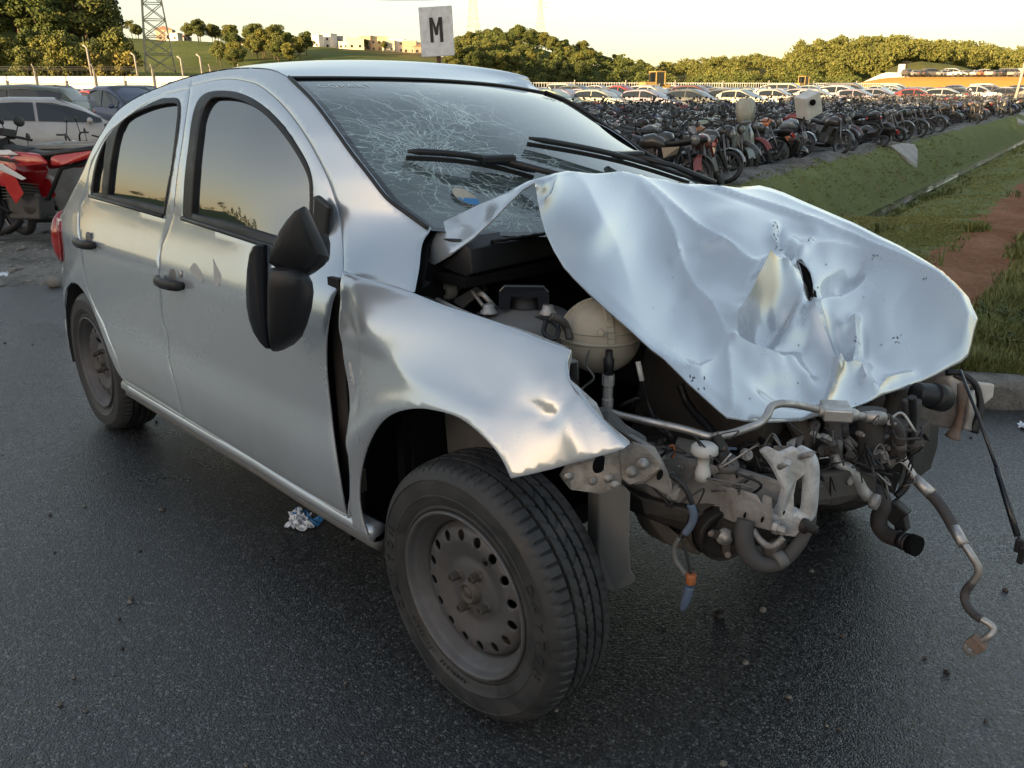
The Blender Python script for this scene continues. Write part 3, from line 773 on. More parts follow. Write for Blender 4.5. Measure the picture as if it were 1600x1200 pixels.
# local sag where the glass is smashed
sag = np.exp(-(((s_-.20)/.13)**2+((t_-.42)/.22)**2)); Wp = Wp-sag*np.array([.012, 0, .016])
ws = part(grid_mesh('windscreen', Wp-np.array([0, 0, .004]), M['windscreen']))
uvl = ws.data.uv_layers.new(name='UVMap'); idx = np.zeros(len(ws.data.loops), int); ws.data.loops.foreach_get('vertex_index', idx)
ss = np.tile(np.linspace(0, 1, NC), NR); tt = np.repeat(np.linspace(0, 1, NR), NC)
uvl.data.foreach_set('uv', np.stack([ss[idx], tt[idx]], 1).ravel())
def ws_pt(s, t, off=0.0):
    i = t*(NR-1); j = s*(NC-1); i0, j0 = min(int(i), NR-2), min(int(j), NC-2); fi, fj = i-i0, j-j0
    p = Wp[i0, j0]*(1-fi)*(1-fj)+Wp[i0, j0+1]*(1-fi)*fj+Wp[i0+1, j0]*fi*(1-fj)+Wp[i0+1, j0+1]*fi*fj
    n = np.cross(Wp[i0, j0+1]-Wp[i0, j0], Wp[i0+1, j0]-Wp[i0, j0]); n = n/np.linalg.norm(n)
    return Vector(p+n*off)
# rubber surround along both pillars
part(MB().tube([Vector(p)+Vector((.0, -.001, .001)) for p in Lc], .005, 6).tube([Vector(p)+Vector((0, .001, .001)) for p in Rc], .006, 6).tube([Vector(p) for p in Tc], .004, 6).build('windscreen_seal', M['rubber']), ws)
print('far top', ws_r[-1], 'near top', ws_l[-1], 'far base', ws_r[0], 'near base', ws_l[0], 'rail', rq0[:12])
# chalked letters near the top edge (written in white marker)
def glass_text(txt, s0, t0, ds, h, mat_, name, wob=.0):
    cu = bpy.data.curves.new(name, 'FONT'); cu.body = txt; cu.size = 1; cu.space_character = 1.25
    ob = bpy.data.objects.new('tmp', cu); COL.objects.link(ob); bpy.context.view_layer.update()
    me = bpy.data.meshes.new_from_object(ob.evaluated_get(bpy.context.evaluated_depsgraph_get())); bpy.data.objects.remove(ob)
    bm = bmesh.new(); bm.from_mesh(me); bmesh.ops.subdivide_edges(bm, edges=bm.edges, cuts=1)
    for v in bm.verts:
        x, y = v.co.x, v.co.y
        y2 = y+.07*math.sin(x*3.1); v.co = ws_pt(s0+ds*x+.001*math.sin(y*5), min(.985, t0+h*y2), -.0028)
    bm.to_mesh(me); bm.free(); me.materials.append(mat_)
    o = bpy.data.objects.new(name, me); COL.objects.link(o); return part(o, ws)
M['chalk'] = simple('white_marker', (.80, .82, .82), .9)
M['ink'] = simple('dark_marker', (.03, .04, .06), .9)
o = glass_text('COPART', .045, .895, .030, .048, M['chalk'], 'marker_lettering')
glass_text('WEEK 2', .84, .845, .020, .05, M['ink'], 'marker_lettering')['label'] = 'dark scrawled marker writing'
# round inspection sticker low on the near side
stk = MB().mat(M['tank_plastic'])
cs, ct = .155, .225
ring = [ws_pt(cs+.021*math.cos(a), ct+.050*math.sin(a), .004) for a in np.linspace(0, 2*math.pi, 24, endpoint=False)]
stk.add(ring, [tuple(range(24))])
low = [ws_pt(cs+.020*math.cos(a), ct+.048*math.sin(a), .0046) for a in np.linspace(math.pi*1.03, 2*math.pi*.97, 12)]
stk.mat(M['paper_blue']).add(low, [tuple(range(12))])
part(stk.build('round_sticker'), ws)

# ---- wipers
def wiper(u1, v1, u2, v2, uh, vh, ext):
    def hit(u, v):
        best = None
        for i in range(0, NR-1):
            for j in range(0, NC-1):
                pass
        d = np.array(ray(u, v)); Q = Wp.reshape(-1, 3)-np.array(CAM); w = Q@d/(d@d); r = np.linalg.norm(Q-w[:, None]*d, axis=1)
        k = np.argsort(r)[:3]; t = w[k].mean(); return Vector(np.array(CAM)+d*t)
    A = hit(u1, v1); B = hit(u2, v2); H = hit(uh, vh)
    up = Vector((.42, 0, .9))
    m = MB(); pts = [A.lerp(B, t)+up*(.012+.014*math.sin(math.pi*t)) for t in np.linspace(0, 1, 14)]
    blade = MB()
    for i in range(13): blade.beam(pts[i]-up*.006, pts[i+1]-up*.006, .006, .012, up)
    bo = part(blade.build('wiper_blade', M['rubber']))
    sp = [p+up*(.012) for p in pts]
    m = MB(); m.tube(sp, [.004]+[.0085]*12+[.005], 8); part(m.build('wiper_spoiler', M['black_plastic']), bo)
    part(MB().box(H+up*.034, (.050, .10, .026), Matrix.Rotation(math.atan2((B-A).y, (B-A).x)-math.pi/2, 3, 'Z')).build('wiper_hook', M['black_gloss'], bevel=.008), bo)
    arm = [H+up*.036, H.lerp(ext, .5)+up*.04, ext+up*.02]
    part(MB().tube(arm, [.009, .008, .012], 8).build('wiper_arm', M['black_plastic']), bo)
wiper(634, 250, 832, 280, 770, 267, Vector((-.30, -.05, 1.06)))
wiper(823, 228, 1075, 288, 975, 258, Vector((-.36, .50, 1.06)))

# ---- roof and tailgate: sections across the car along the rail curve
rail = side_lift(on_side(rail_px[::1]))
rail = resample(rail, 60)
NS = 30
rows = []
tt = np.linspace(-1, 1, NS)
front = np.array([tuple(p) for p in resample(top, NS)])
for i, p in enumerate(rail):
    a_ = max(0, i-1); b_ = min(len(rail)-1, i+1); tg = rail[b_]-rail[a_]; tg[1] = 0; tg /= np.linalg.norm(tg)
    nrm = np.array([tg[2], 0, -tg[0]]); nrm = nrm if nrm[2] > 0 or abs(nrm[2]) > .2 else nrm
    if nrm[0] > 0 and nrm[2] < 0: nrm = -nrm
    bulge = .034*(1-tt**2)**.8
    if p[0] < -2.6: bulge = bulge*1.15
    row = np.stack([np.full(NS, p[0]), tt*abs(p[1]), np.full(NS, p[2])], 1)+nrm*bulge[:, None]
    rows.append(row)
rows = np.array(rows)
# blend the front edge into the header of the windscreen
d0 = front-rows[0]
for i in range(12):
    k = 1-i/12.0; k = k*k*(3-2*k); rows[i] = rows[i]+d0*k+np.array([0, 0, .004])*(1-abs(tt[:, None])**4)
cut = int(np.argmax((rail[:, 2] < 1.30) & (rail[:, 0] < -2.0)))
part(grid_mesh('roof_panel', rows[:cut+1], paint))
part(grid_mesh('tailgate', rows[cut:], paint))
g0 = rows[cut+1:cut+1+max(4, (60-cut)//2), 4:-4]+np.array([-.012, 0, .006])
part(grid_mesh('rear_window_glass', g0, M['glass']))
part(MB().mat(M['black_plastic']).tube([(-2.15, -.10, rows[20][NS//2][2]-.03), (-2.16, -.10, rows[20][NS//2][2]+.01)], .012, 8).build('aerial_base'))
last = rows[-1]
br = np.array([last, last+np.array([-.03, 0, -.08]), last+np.array([-.06, 0, -.30]), last+np.array([-.10, 0, -.34]), last+np.array([-.11, 0, -.52]), last+np.array([.02, 0, -.62])])
part(grid_mesh('rear_bumper', br, paint))
# tail lamp wrapping the near corner
tl = on_side([(90.5, 337), (95.5, 345), (95, 362), (97.5, 385), (99, 408), (96, 412), (93, 400), (91, 372)])
part(sheet('tail_lamp', tl, [], lambda q: side_lift(q, .008), M['red_lens'], None, .03, .02, roll=.003, rolld=.004))
tl3 = side_lift(tl, .004).mean(0)
part(MB().ell(tl3+np.array([-.05, .05, .0]), (.05, .07, .13), 12, 8).build('tail_lamp', M['red_lens']))

# fuel flap ring, door handles
fc = side3([(103, 372)], .001)[0]
def handle(u, v, dr, sc=1.0):
    c = side3([(u, v)], 0)[0]
    P = lambda dx, dy, dz: c+Vector((dx, -dy, dz))*sc
    m = MB().mat(M['black_plastic'])
    secs = []
    for x, y, w, h in ((-.088, .010, .005, .009), (-.080, .022, .009, .014), (-.05, .034, .010, .0165), (0, .038, .0105, .0175), (.05, .034, .010, .0165), (.080, .022, .010, .016), (.088, .006, .006, .012)):
        secs.append([P(x, y+w*math.cos(a), h*math.sin(a)-.1*x*0) for a in np.linspace(0, 2*math.pi, 12, endpoint=False)])
    m.loft(secs); o = part(m.build('door_handle'), dr)
    part(MB().lathe([(.0, -.003), (.026, -.003), (.029, -.001), (.030, .003)], (0, 0, 0), 'Y', 28).build('handle_recess', M['greyliner']), o).location = (0, 0, 0)
    rc = CARO[-1]; rc.data.transform(Matrix.Translation(c+Vector((.0, .0015, .012)))@Matrix.Diagonal((1, 1, .95, 1)))
    # painted cup below
    return c
handle(271, 440, fdoor); handle(139, 379, rdoor)
# key lock
part(MB().lathe([(0, -.004), (.010, -.004), (.011, 0)], side3([(283, 428)])[0], 'Y', 14).build('lock_barrel', M['zinc']), fdoor)
# scuffs: bare primer smears on the paint of the doors and pillar
def smear(px, dr, mt='paint_bare', off=.0006):
    q = on_side(smooth_px(px, 3)); q = densify(q, .01)
    part(sheet('paint_scuff', q, [], lambda r: side_lift(r, off), M[mt], None, .02, .0004, roll=0), dr)
M['scuff'] = simple('dull_scuffed_paint', (.38, .38, .385), .5, .5, var=.35, vscale=90)
smear([(296, 420), (303, 411), (309, 416), (318, 432), (316, 441), (308, 438), (300, 428)], fdoor, 'scuff')
smear([(333, 404), (338, 415), (346, 432), (341, 447), (335, 440), (334, 420)], fdoor, 'scuff')
smear([(262, 318), (267, 326), (268, 335), (260, 334)], rdoor, 'scuff')
smear([(273, 318), (280, 325), (283, 337), (272, 336)], fdoor, 'scuff')

# ---- floor, arches, inner shell
shell = MB().mat(M['void'])
shell.box((-1.55, 0, .27), (2.75, 1.40, .06)).box((-.42, 0, .62), (.03, 1.40, .66))
part(shell.build('floor_pan'))
def arch_liner(cx, side, w=.26, r=.345, zc=.315):
    pts = []
    for a in np.linspace(R(-12), R(192), 20):
        pts.append([(cx+r*math.cos(a), side*(.775), zc+r*math.sin(a)), (cx+r*1.01*math.cos(a), side*(.775-w), zc+r*1.01*math.sin(a))])
    m = MB().mat(M['liner']).loft(pts, closed=False, caps=False)
    b = [(cx+r*math.cos(a), side*(.775-w), zc+r*math.sin(a)) for a in np.linspace(R(-12), R(192), 20)]
    m.add(b, [tuple(range(20))]); part(m.build('wheel_arch_liner'))
arch_liner(-2.50, -1, r=.36, zc=.30); arch_liner(-2.465, 1); 
# front arch: liner panels with depth behind the wing
m = MB().mat(M['void']); pts = []  # near-black instead of liner plastic, shade behind the tyre painted in
for a in np.linspace(R(78), R(190), 18):
    r_ = .41; pts.append([(-.13+r_*math.cos(a), -.79, .31+r_*math.sin(a)), (-.13+r_*math.cos(a), -.50, .31+r_*math.sin(a))])
m.loft(pts, closed=False, caps=False); m.add([p[1] for p in pts], [tuple(range(18))])
part(m.build('wheel_arch_liner'))
arch_liner(-.07, 1, r=.40)

# ---- wheels
def build_wheel(steer, camber, c, brake=True, letters=True, flat=0.0, parent=car):
    hub = empty('wheel', (0, 0, 0)); part(hub)
    # tyre: y=0 is the outer sidewall plane, +y inwards
    prof = []
    def pr(r, y): prof.append((r, y))
    pr(.186, .016); pr(.192, .006); pr(.198, .003); pr(.204, .0045); pr(.212, .000); pr(.225, -.004); pr(.226, -.0055); pr(.229, -.0055); pr(.230, -.0045); pr(.245, -.0055); pr(.262, -.0035); pr(.263, -.0055); pr(.266, -.005); pr(.272, .001)
    side_n = len(prof)
    pr(.279, .006); pr(.285, .0105); pr(.2895, .017); pr(.2925, .025); pr(.2945, .034); pr(.2955, .042)
    sh_n = len(prof)
    for y in (.0435, .0445): pr(.287, y)
    pr(.287, .0495); pr(.2965, .0505)
    ribs = [(.0505, .068), (.0755, .0915), (.099, .116)]
    for k, (y0, y1) in enumerate(ribs):
        for y in np.linspace(y0, y1, 5): pr(.2972-abs(y-.083)*.02, float(y))
        if k < 2: pr(.287, y1+.001); pr(.287, y1+.0065)
    pr(.287, .117); pr(.287, .1225); pr(.2955, .1235); pr(.2945, .131); pr(.2925, .141); pr(.289, .149); pr(.282, .157); pr(.270, .164); pr(.24, .169); pr(.20, .162); pr(.186, .150)
    NSEG = 432; prof = np.array(prof); m = len(prof)
    a = np.arange(NSEG)*2*math.pi/NSEG
    Rr = np.tile(prof[:, 0], (NSEG, 1)); Yy = np.tile(prof[:, 1], (NSEG, 1))
    seg = np.arange(NSEG)[:, None]; y = Yy
    ph = (seg + (y*90).astype(int)) % 6
    sh = (y > .008) & (y < .0430) & (Rr > .27)
    Rr = np.where(sh & (((seg + np.round(y*30).astype(int)) % 6) == 0), Rr-.0052, Rr)
    sh2 = (y > .1235) & (y < .152) & (Rr > .27)
    Rr = np.where(sh2 & (((seg + np.round(y*40).astype(int)) % 6) == 0), Rr-.0045, Rr)
    for k, (y0, y1) in enumerate(ribs):
        inr = (y >= y0-1e-6) & (y <= y1+1e-6) & (Rr > .292)
        sl = 210 if k != 1 else -260
        Rr = np.where(inr & (((seg + np.round((y-y0)*sl).astype(int)) % 9) == 0), Rr-.0045, Rr)
    X = Rr*np.cos(a)[:, None]; Z = Rr*np.sin(a)[:, None]
    # flatten at the contact patch
    P = np.stack([X, Yy, Z], -1)
    idx = np.arange(NSEG*m).reshape(NSEG, m); nx = np.roll(idx, -1, 0)
    F = np.stack([idx[:, :-1], idx[:, 1:], nx[:, 1:], nx[:, :-1]], -1).reshape(-1, 4)
    me = bpy.data.meshes.new('tyre'); 
    if flat:
        zmin = -.2975+flat; low = P[..., 2] < zmin; P[..., 2] = np.where(low, zmin+(P[..., 2]-zmin)*.05, P[..., 2])
        k = np.exp(-((P[..., 2]+.26)/.05)**2)*(P[..., 2] < -.15); P[..., 1] += np.where(P[..., 1] < .083, -1, 1)*k*.006
    me.from_pydata(P.reshape(-1, 3).tolist(), [], F.tolist()); me.materials.append(M['tyre'])
    me.polygons.foreach_set('use_smooth', [True]*len(F)); me.update()
    bm = bmesh.new(); bm.from_mesh(me)
    bmesh.ops.recalc_face_normals(bm, faces=bm.faces)
    for e in bm.edges:
        if len(e.link_faces) == 2 and e.calc_face_angle(0) > R(38): e.smooth = False
    bm.to_mesh(me); bm.free()
    ty = bpy.data.objects.new('tyre', me); COL.objects.link(ty); part(ty, hub)
    # rim
    rim = MB().mat(M['steel'])
    rim.lathe([(.190, .012), (.193, .003), (.191, -.002), (.187, -.003), (.183, .002), (.180, .010), (.176, .016), (.171, .020), (.168, .030), (.160, .036), (.157, .048), (.156, .07), (.160, .12), (.178, .145), (.19, .15)], (0, 0, 0), 'Y', 72)
    part(rim.build('rim'), hub)
    # disc with holes
    def disc_y(r):
        return np.interp(r, [0, .030, .032, .040, .062, .075, .095, .118, .140, .150, .158], [.030, .030, .034, .032, .036, .040, .033, .026, .030, .040, .055])
    th = np.linspace(0, 2*math.pi, 72, endpoint=False)
    outer = np.stack([.157*np.cos(th), .157*np.sin(th)], 1); holes = []
    for k in range(16):
        t0 = 2*math.pi*(k+.5)/16; tt_ = np.linspace(0, 2*math.pi, 16, endpoint=False)
        cx, cz = .1295*math.cos(t0), .1295*math.sin(t0)
        rx, rz = .0105, .0125
        holes.append(np.array([(cx+rx*math.cos(q)*-math.sin(t0)+rz*math.sin(q)*math.cos(t0), cz+rx*math.cos(q)*math.cos(t0)+rz*math.sin(q)*math.sin(t0)) for q in tt_]))
    tt_ = np.linspace(0, 2*math.pi, 28, endpoint=False); holes.append(np.stack([.029*np.cos(tt_), .029*np.sin(tt_)], 1))
    sp = None
    def lift(q):
        r = np.hypot(q[:, 0], q[:, 1]); return np.stack([q[:, 0], disc_y(r), q[:, 1]], 1)
    dsc = sheet('wheel_disc', outer, holes, lift, M['steel'], None, .0085, .004, roll=.0018, rolld=.001, dens=.005)
    part(dsc, hub)
    hb = MB().mat(M['engine']).lathe([(0, .018), (.012, .018), (.013, .022), (.018, .022), (.019, .016), (.024, .016), (.025, .024), (.030, .026), (.030, .05)], (0, 0, 0), 'Y', 28)
    hb.lathe([(.0, .075), (.15, .075)], (0, 0, 0), 'Y', 24)
    part(hb.build('hub_cap', M['engine']), hub)
    for k in range(4):
        t0 = math.pi/4+.35+k*math.pi/2; cx, cz = .050*math.cos(t0), .050*math.sin(t0)
        b = MB().mat(M['engine']).lathe([(0, .016), (.0075, .016), (.0075, .010), (.0098, .010), (.0105, .013), (.0105, .030), (.014, .034), (.014, .040)], (cx, 0, cz), 'Y', 6, smooth=False)
        part(b.build('wheel_bolt'), hub)
    part(MB().tube([(.115*math.cos(1.0), .02, .115*math.sin(1.0)), (.135*math.cos(1.0), .005, .135*math.sin(1.0)), (.146*math.cos(1.0), .0, .146*math.sin(1.0))], .0045, 8).build('valve_stem', M['rubber']), hub)
    if letters:
        def arc_text(txt, a0, da, size, rad, raise_=.0012, flipr=True):
            mb = MB().mat(M['tyre_letter'])
            for i, ch in enumerate(txt):
                if ch == ' ': continue
                cu = bpy.data.curves.new('t', 'FONT'); cu.body = ch; cu.size = size; cu.extrude = raise_; cu.align_x = 'CENTER'; cu.resolution_u = 3
                ob = bpy.data.objects.new('t', cu); COL.objects.link(ob); bpy.context.view_layer.update()
                me_ = bpy.data.meshes.new_from_object(ob.evaluated_get(bpy.context.evaluated_depsgraph_get())); bpy.data.objects.remove(ob)
                ang = a0-i*da      # seen from outside (-Y) +X is to the right, Z up
                ca, sa = math.cos(ang), math.sin(ang); rv = Vector((ca, 0, sa)); tv = Vector((sa, 0, -ca))
                vs = [tv*v.co.x*1.1+rv*(rad+v.co.y)+Vector((0, -.0062-v.co.z, 0)) for v in me_.vertices]
                mb.add(vs, [tuple(p.vertices) for p in me_.polygons])
            part(mb.build('sidewall_lettering'), hub)
        arc_text('DAYTON', R(28), R(9.0), .028, .234)
        arc_text('DAYTON', R(208), R(9.0), .028, .234)
        arc_text('TUBELESS', R(-88), R(3.1), .010, .208); arc_text('175/70R14', R(-118), R(3.0), .009, .208)
    if brake:
        bk = MB().mat(M['rust']).lathe([(.0, .09), (.12, .09), (.12, .102), (.0, .102)], (0, 0, 0), 'Y', 28).mat(M['engine2']).box((.09, .10, .02), (.06, .07, .12))
        part(bk.build('brake_disc'), hub)
    Mx = Matrix.Translation(c)@Matrix.Rotation(steer, 4, 'Z')@Matrix.Rotation(camber, 4, 'X')
    hub.matrix_parent_inverse = Matrix.Identity(4)
    hub.parent = None; hub.matrix_world = Mx; hub.parent = car; hub.matrix_parent_inverse = Matrix.Translation(-car.location)
    return hub
M['tyre_letter'] = simple('tyre_lettering', (.030, .030, .031), .45)
WZ = GZ+.2945
wf = build_wheel(.020, .013, Vector((-.0405, -.828, WZ+.004)), flat=.004)
wr = build_wheel(0, 0, Vector((-2.465, -.792, WZ)), letters=False, flat=.006)
def copy_wheel(src, c, rz):
    n = src.copy(); COL.objects.link(n)
    for ch in list(src.children):
        if ch.name.startswith('sidewall'): continue
        k = ch.copy(); COL.objects.link(k); k.parent = n
    n.parent = None; n.matrix_world = Matrix.Translation(c)@Matrix.Rotation(rz, 4, 'Z'); n.parent = car; n.matrix_parent_inverse = Matrix.Translation(-car.location)
    return n
copy_wheel(wr, Vector((-.02, .80, WZ)), math.pi+.06); copy_wheel(wr, Vector((-2.465, .792, WZ)), math.pi)

# ================================================================== CRUMPLED BONNET
flap_low = [(672, 414, -.60), (702, 397, -.595), (740, 370, -.58), (770, 342, -.56), (790, 321, -.54), (815, 297, -.51), (835, 284.5, -.485)]
side_e = [(838, 298, -.487), (840, 312, -.488), (845, 338, -.488), (852, 362, -.487), (865, 390, -.485), (880, 415, -.482), (897, 434, -.478), (920, 457, -.473), (952, 487, -.465), (990, 520, -.455), (1017, 545, -.448), (1036, 560, -.443), (1072, 596, -.43), (1108, 628, -.41), (1135, 652, -.39)]
front_e = [(1162, 656, -.36), (1190, 658, -.31), (1216, 657, -.26), (1252, 655, -.19), (1274, 649, -.14), (1292, 642, -.10), (1328, 637, -.01), (1355, 627, .06), (1382, 614, .14), (1412, 605, .23), (1441, 594, .32), (1465, 583, .39), (1486, 572, .46), (1502, 565, .51), (1513, 556, .55), (1518, 540, .58), (1522, 520, .61), (1528, 500, .64)]
far_e = [(1513, 466, .655), (1495, 446, .66), (1472, 425, .665), (1440, 405, .665), (1405, 385, .66), (1370, 368, .655), (1333, 349, .645), (1300, 335, .635), (1270, 322, .63), (1245, 311, .62), (1225, 302, .61), (1205, 295, .605), (1187, 290.5, .60)]
rear_e = [(1170, 292.5, .55), (1153, 294, .50), (1130, 294.5, .44), (1108, 294, .38), (1075, 291, .31), (1045, 288, .24), (1008, 283, .13), (973, 279, .01), (950, 278, -.07), (932, 277, -.14), (908, 272, -.24), (887, 270, -.32), (866, 272, -.40), (848, 276.5, -.45), (825, 282, -.465), (790, 300, -.49), (740, 322, -.52), (715, 334, -.537), (690, 346, -.55), (681, 354, -.565), (675, 366, -.58), (671, 390, -.592)]
hood_all = flap_low+side_e+front_e+far_e+rear_e
interior_c = [(760, 335, -.535), (720, 365, -.565), (1000, 400, -.18), (940, 360, -.34), (1060, 470, -.17), (1080, 380, .02), (1150, 350, .22), (1240, 370, .42), (1330, 400, .54), (1420, 440, .585), (1480, 480, .59), (1150, 450, -.02), (1265, 440, .20), (1350, 470, .36), (1420, 520, .44), (1180, 560, -.17), (1280, 560, .06), (1100, 560, -.28), (1380, 560, .26), (1200, 620, -.24)]
cp = np.array(hood_all+interior_c, float)
class TPS:
    def __init__(s, xy, z, lam=1e-4):
        s.x = xy; n = len(xy); d = np.linalg.norm(xy[:, None]-xy[None], axis=2)
        K = s.k(d)+np.eye(n)*lam; P = np.c_[np.ones(n), xy]
        A = np.block([[K, P], [P.T, np.zeros((3, 3))]]); s.w = np.linalg.solve(A, np.r_[z, 0, 0, 0])
    def k(s, d): return np.where(d > 1e-9, d*d*np.log(d+1e-12), 0)
    def __call__(s, q):
        d = np.linalg.norm(q[:, None]-s.x[None], axis=2); return s.k(d)@s.w[:-3]+s.w[-3]+q@s.w[-2:]
hoodY = TPS(cp[:, :2]/200, cp[:, 2], 2e-4)
creases = [  # polyline, amplitude (m, up), width px, sharp?, taper at (start,end)
    ([(887, 270), (919, 308), (937, 344), (964, 394), (982, 448), (995, 490)], .010, 38, 1, (1, 0)),
    ([(937, 277), (1000, 308), (1036, 349), (1054, 385), (1064, 425), (1082, 458), (1112, 497), (1135, 547), (1142, 600), (1143, 645)], .017, 46, 1, (1, .6)),
    ([(950, 277), (1009, 308), (1054, 344), (1090, 371), (1135, 398), (1171, 421), (1200, 434)], .015, 30, 1, (.6, 1)),
    ([(1050, 288), (1108, 304), (1162, 324), (1216, 342), (1261, 358), (1306, 376), (1360, 398), (1414, 421), (1459, 445), (1495, 474), (1508, 502), (1513, 530), (1512, 556)], .027, 52, 1, (.8, .5)),
    ([(1047, 293), (1105, 309), (1160, 330), (1212, 348), (1257, 364), (1300, 381)], -.006, 5, 0, (1, 0)),
    ([(1150, 545), (1152, 515), (1166, 485), (1185, 458), (1202, 443)], .030, 16, 1, (.3, 1)),
    ([(1202, 443), (1222, 434), (1240, 440)], .018, 12, 1, (1, 1)),
    ([(1270, 476), (1273, 500), (1283, 535), (1298, 566), (1308, 583)], .030, 16, 1, (1, .6)),
    ([(1248, 505), (1262, 480), (1268, 462)], -.018, 10, 0, (.5, 1)),
    ([(1290, 500), (1310, 545), (1318, 575)], -.018, 10, 0, (.5, 1)),
    ([(1318, 512), (1334, 504)], .012, 8, 0, (1, 1)),
    ([(1334, 504), (1337, 540), (1333, 572)], .016, 9, 1, (.6, 1)),
    ([(1274, 462), (1315, 446), (1356, 412)], -.016, 20, 1, (1, .3)),
    ([(1258, 398), (1300, 400), (1357, 409)], .014, 18, 1, (.8, .2)),
    ([(1036, 556), (1068, 582), (1094, 590), (1115, 580), (1134, 566)], .013, 18, 1, (.5, .6)),
    ([(1080, 408), (1100, 399), (1128, 396), (1150, 404)], .008, 9, 1, (.4, .4)),
    ([(1080, 414), (1104, 408), (1130, 404)], -.006, 9, 0, (.4, .4)),
    ([(1050, 418), (1056, 432)], .006, 6, 0, (.5, .5)), ([(1060, 404), (1064, 425)], .006, 5, 0, (.5, .5)),
    ([(1210, 372), (1206, 392), (1219, 412), (1230, 436)], .014, 9, 1, (1, 1)),
    ([(1218, 374), (1221, 398), (1236, 412)], -.010, 6, 1, (1, 1)),
    ([(1238, 392), (1248, 408)], .014, 9, 0, (1, 1)), ([(1255, 404), (1272, 392)], .010, 7, 0, (1, .5)),
    ([(1264, 368), (1282, 384)], .008, 10, 0, (1, .4)),
    ([(1147, 550), (1190, 552), (1219, 560)], .014, 12, 1, (.8, .6)),
    ([(1238, 562), (1258, 590), (1275, 612)], .010, 8, 0, (1, .4)),
    ([(1160, 575), (1220, 615), (1290, 636)], -.006, 16, 0, (.5, .5)),
    ([(1310, 582), (1346, 580), (1352, 600)], .014, 8, 1, (1, .5)),
    ([(1312, 582), (1303, 605), (1290, 636)], .014, 8, 1, (1, .6)),
    ([(1352, 600), (1372, 612), (1385, 598), (1405, 590), (1425, 586)], .010, 7, 1, (1, .5)),
    ([(1400, 585), (1360, 560), (1350, 540)], -.006, 14, 0, (.5, .3)),
    ([(847, 300), (862, 292), (872, 285)], .006, 8, 1, (1, .5)),
    ([(848, 328), (862, 315), (872, 290)], .010, 7, 1, (1, .6)),
    ([(676, 372), (700, 362), (735, 352)], .004, 10, 1, (.5, .5)),
    ([(1460, 440), (1490, 480), (1500, 520)], .006, 20, 0, (.4, .4)),
]
blobs = [((1195, 500), (44, 32), -.9, -.040), ((1225, 470), (22, 20), -.6, -.014), ((1318, 440), (34, 14), -.35, -.012), ((1110, 520), (50, 60), .5, .010), ((1010, 430), (60, 80), .5, .010),
         ((1160, 370), (60, 30), .3, .010), ((1420, 500), (60, 60), 0, .014), ((1230, 610), (50, 22), .2, -.012), ((1220, 540), (40, 18), 0, -.008), ((860, 303), (9, 14), .3, -.006), ((1345, 545), (10, 30), 0, -.006), ((1300, 530), (12, 30), -.2, -.010)]
def polytaper(uv, line, tp):
    """distance and taper value along a polyline"""
    L = np.array(line, float); seg = np.linalg.norm(np.diff(L, axis=0), axis=1); cum = np.r_[0, np.cumsum(seg)]; D = np.full(len(uv), 1e9); T = np.zeros(len(uv))
    for i in range(len(L)-1):
        ab = L[i+1]-L[i]; t = np.clip(((uv-L[i])@ab)/(ab@ab), 0, 1); d = np.linalg.norm(uv-(L[i]+t[:, None]*ab), axis=1)
        m = d < D; D = np.where(m, d, D); T = np.where(m, (cum[i]+t*seg[i])/cum[-1], T)
    k = np.clip(np.minimum(1, tp[0]+(1-tp[0])*T*3), 0, 1)*np.clip(np.minimum(1, tp[1]+(1-tp[1])*(1-T)*3), 0, 1)
    return D, k
HU = np.array((.12, -.30, .94)); HU /= np.linalg.norm(HU)
def hood_lift(uv):
    Y = hoodY(uv/200)
    C = np.array(CAM); d = np.array(FW)+np.array(RT)*((uv[:, :1]-800)/FPX)-np.array(UP)*((uv[:, 1:]-600)/FPX)
    P = C+d*((Y-C[1])/d[:, 1])[:, None]
    h = np.zeros(len(uv))
    for line, A, w, sharp_, tp in creases:
        D, k = polytaper(uv, line, tp)
        h += A*k*(1.55*np.exp(-np.sqrt(D*D+.15)/w*1.25) if sharp_ else .9*np.exp(-(D/w)**2))
    for (cx, cy), (rx, ry), an, A in blobs:
        x = uv[:, 0]-cx; y = uv[:, 1]-cy; x2 = x*math.cos(an)+y*math.sin(an); y2 = -x*math.sin(an)+y*math.cos(an)
        h += 1.5*A*np.exp(-((x2/rx)**2+(y2/ry)**2)**2.0)
    for q in range(len(h)):
        a, b = uv[q]; h[q] += .002*noise.noise(Vector((a/95, b/80, 3.3)))
        k = math.exp(-(((a-1262)/150)**2+((b-480)/115)**2)); k2 = math.exp(-(((a-1262)/75)**2+((b-455)/80)**2))
        h[q] += k*(.016*(abs(noise.noise(Vector((a/62+.3*b/60, b/70, 7.1))))-.2))+k2*.007*(abs(noise.noise(Vector((a/24, b/30, 2.4))))-.2)
    # the free edges keep to their outline
    e = np.clip(dist_poly(HO, uv)/14, 0, 1); h = h*(.25+.75*e)
    return P+h[:, None]*HU
HO = np.array(hood_all)[:, :2]
tear = np.array([(1244, 417), (1252, 420), (1259, 424), (1266, 432), (1270, 443), (1272, 455), (1270, 468), (1268, 478), (1265, 468), (1262, 456), (1255, 444), (1249, 432)], float)
cl_ = []
for line, A, w, sh_, tp in creases:
    if not sh_: continue
    q = densify([np.array(p, float) for p in line], 4.0, False); ok = inside(HO, q) & (dist_poly(HO, q) > 5) & (dist_poly(tear, q) > 3.5) & ~inside(tear, q); run = []
    for p, o_ in zip(q, ok):
        if o_: run.append(p)
        else:
            if len(run) > 2: cl_.append(np.array(run))
            run = []
    if len(run) > 2: cl_.append(np.array(run))
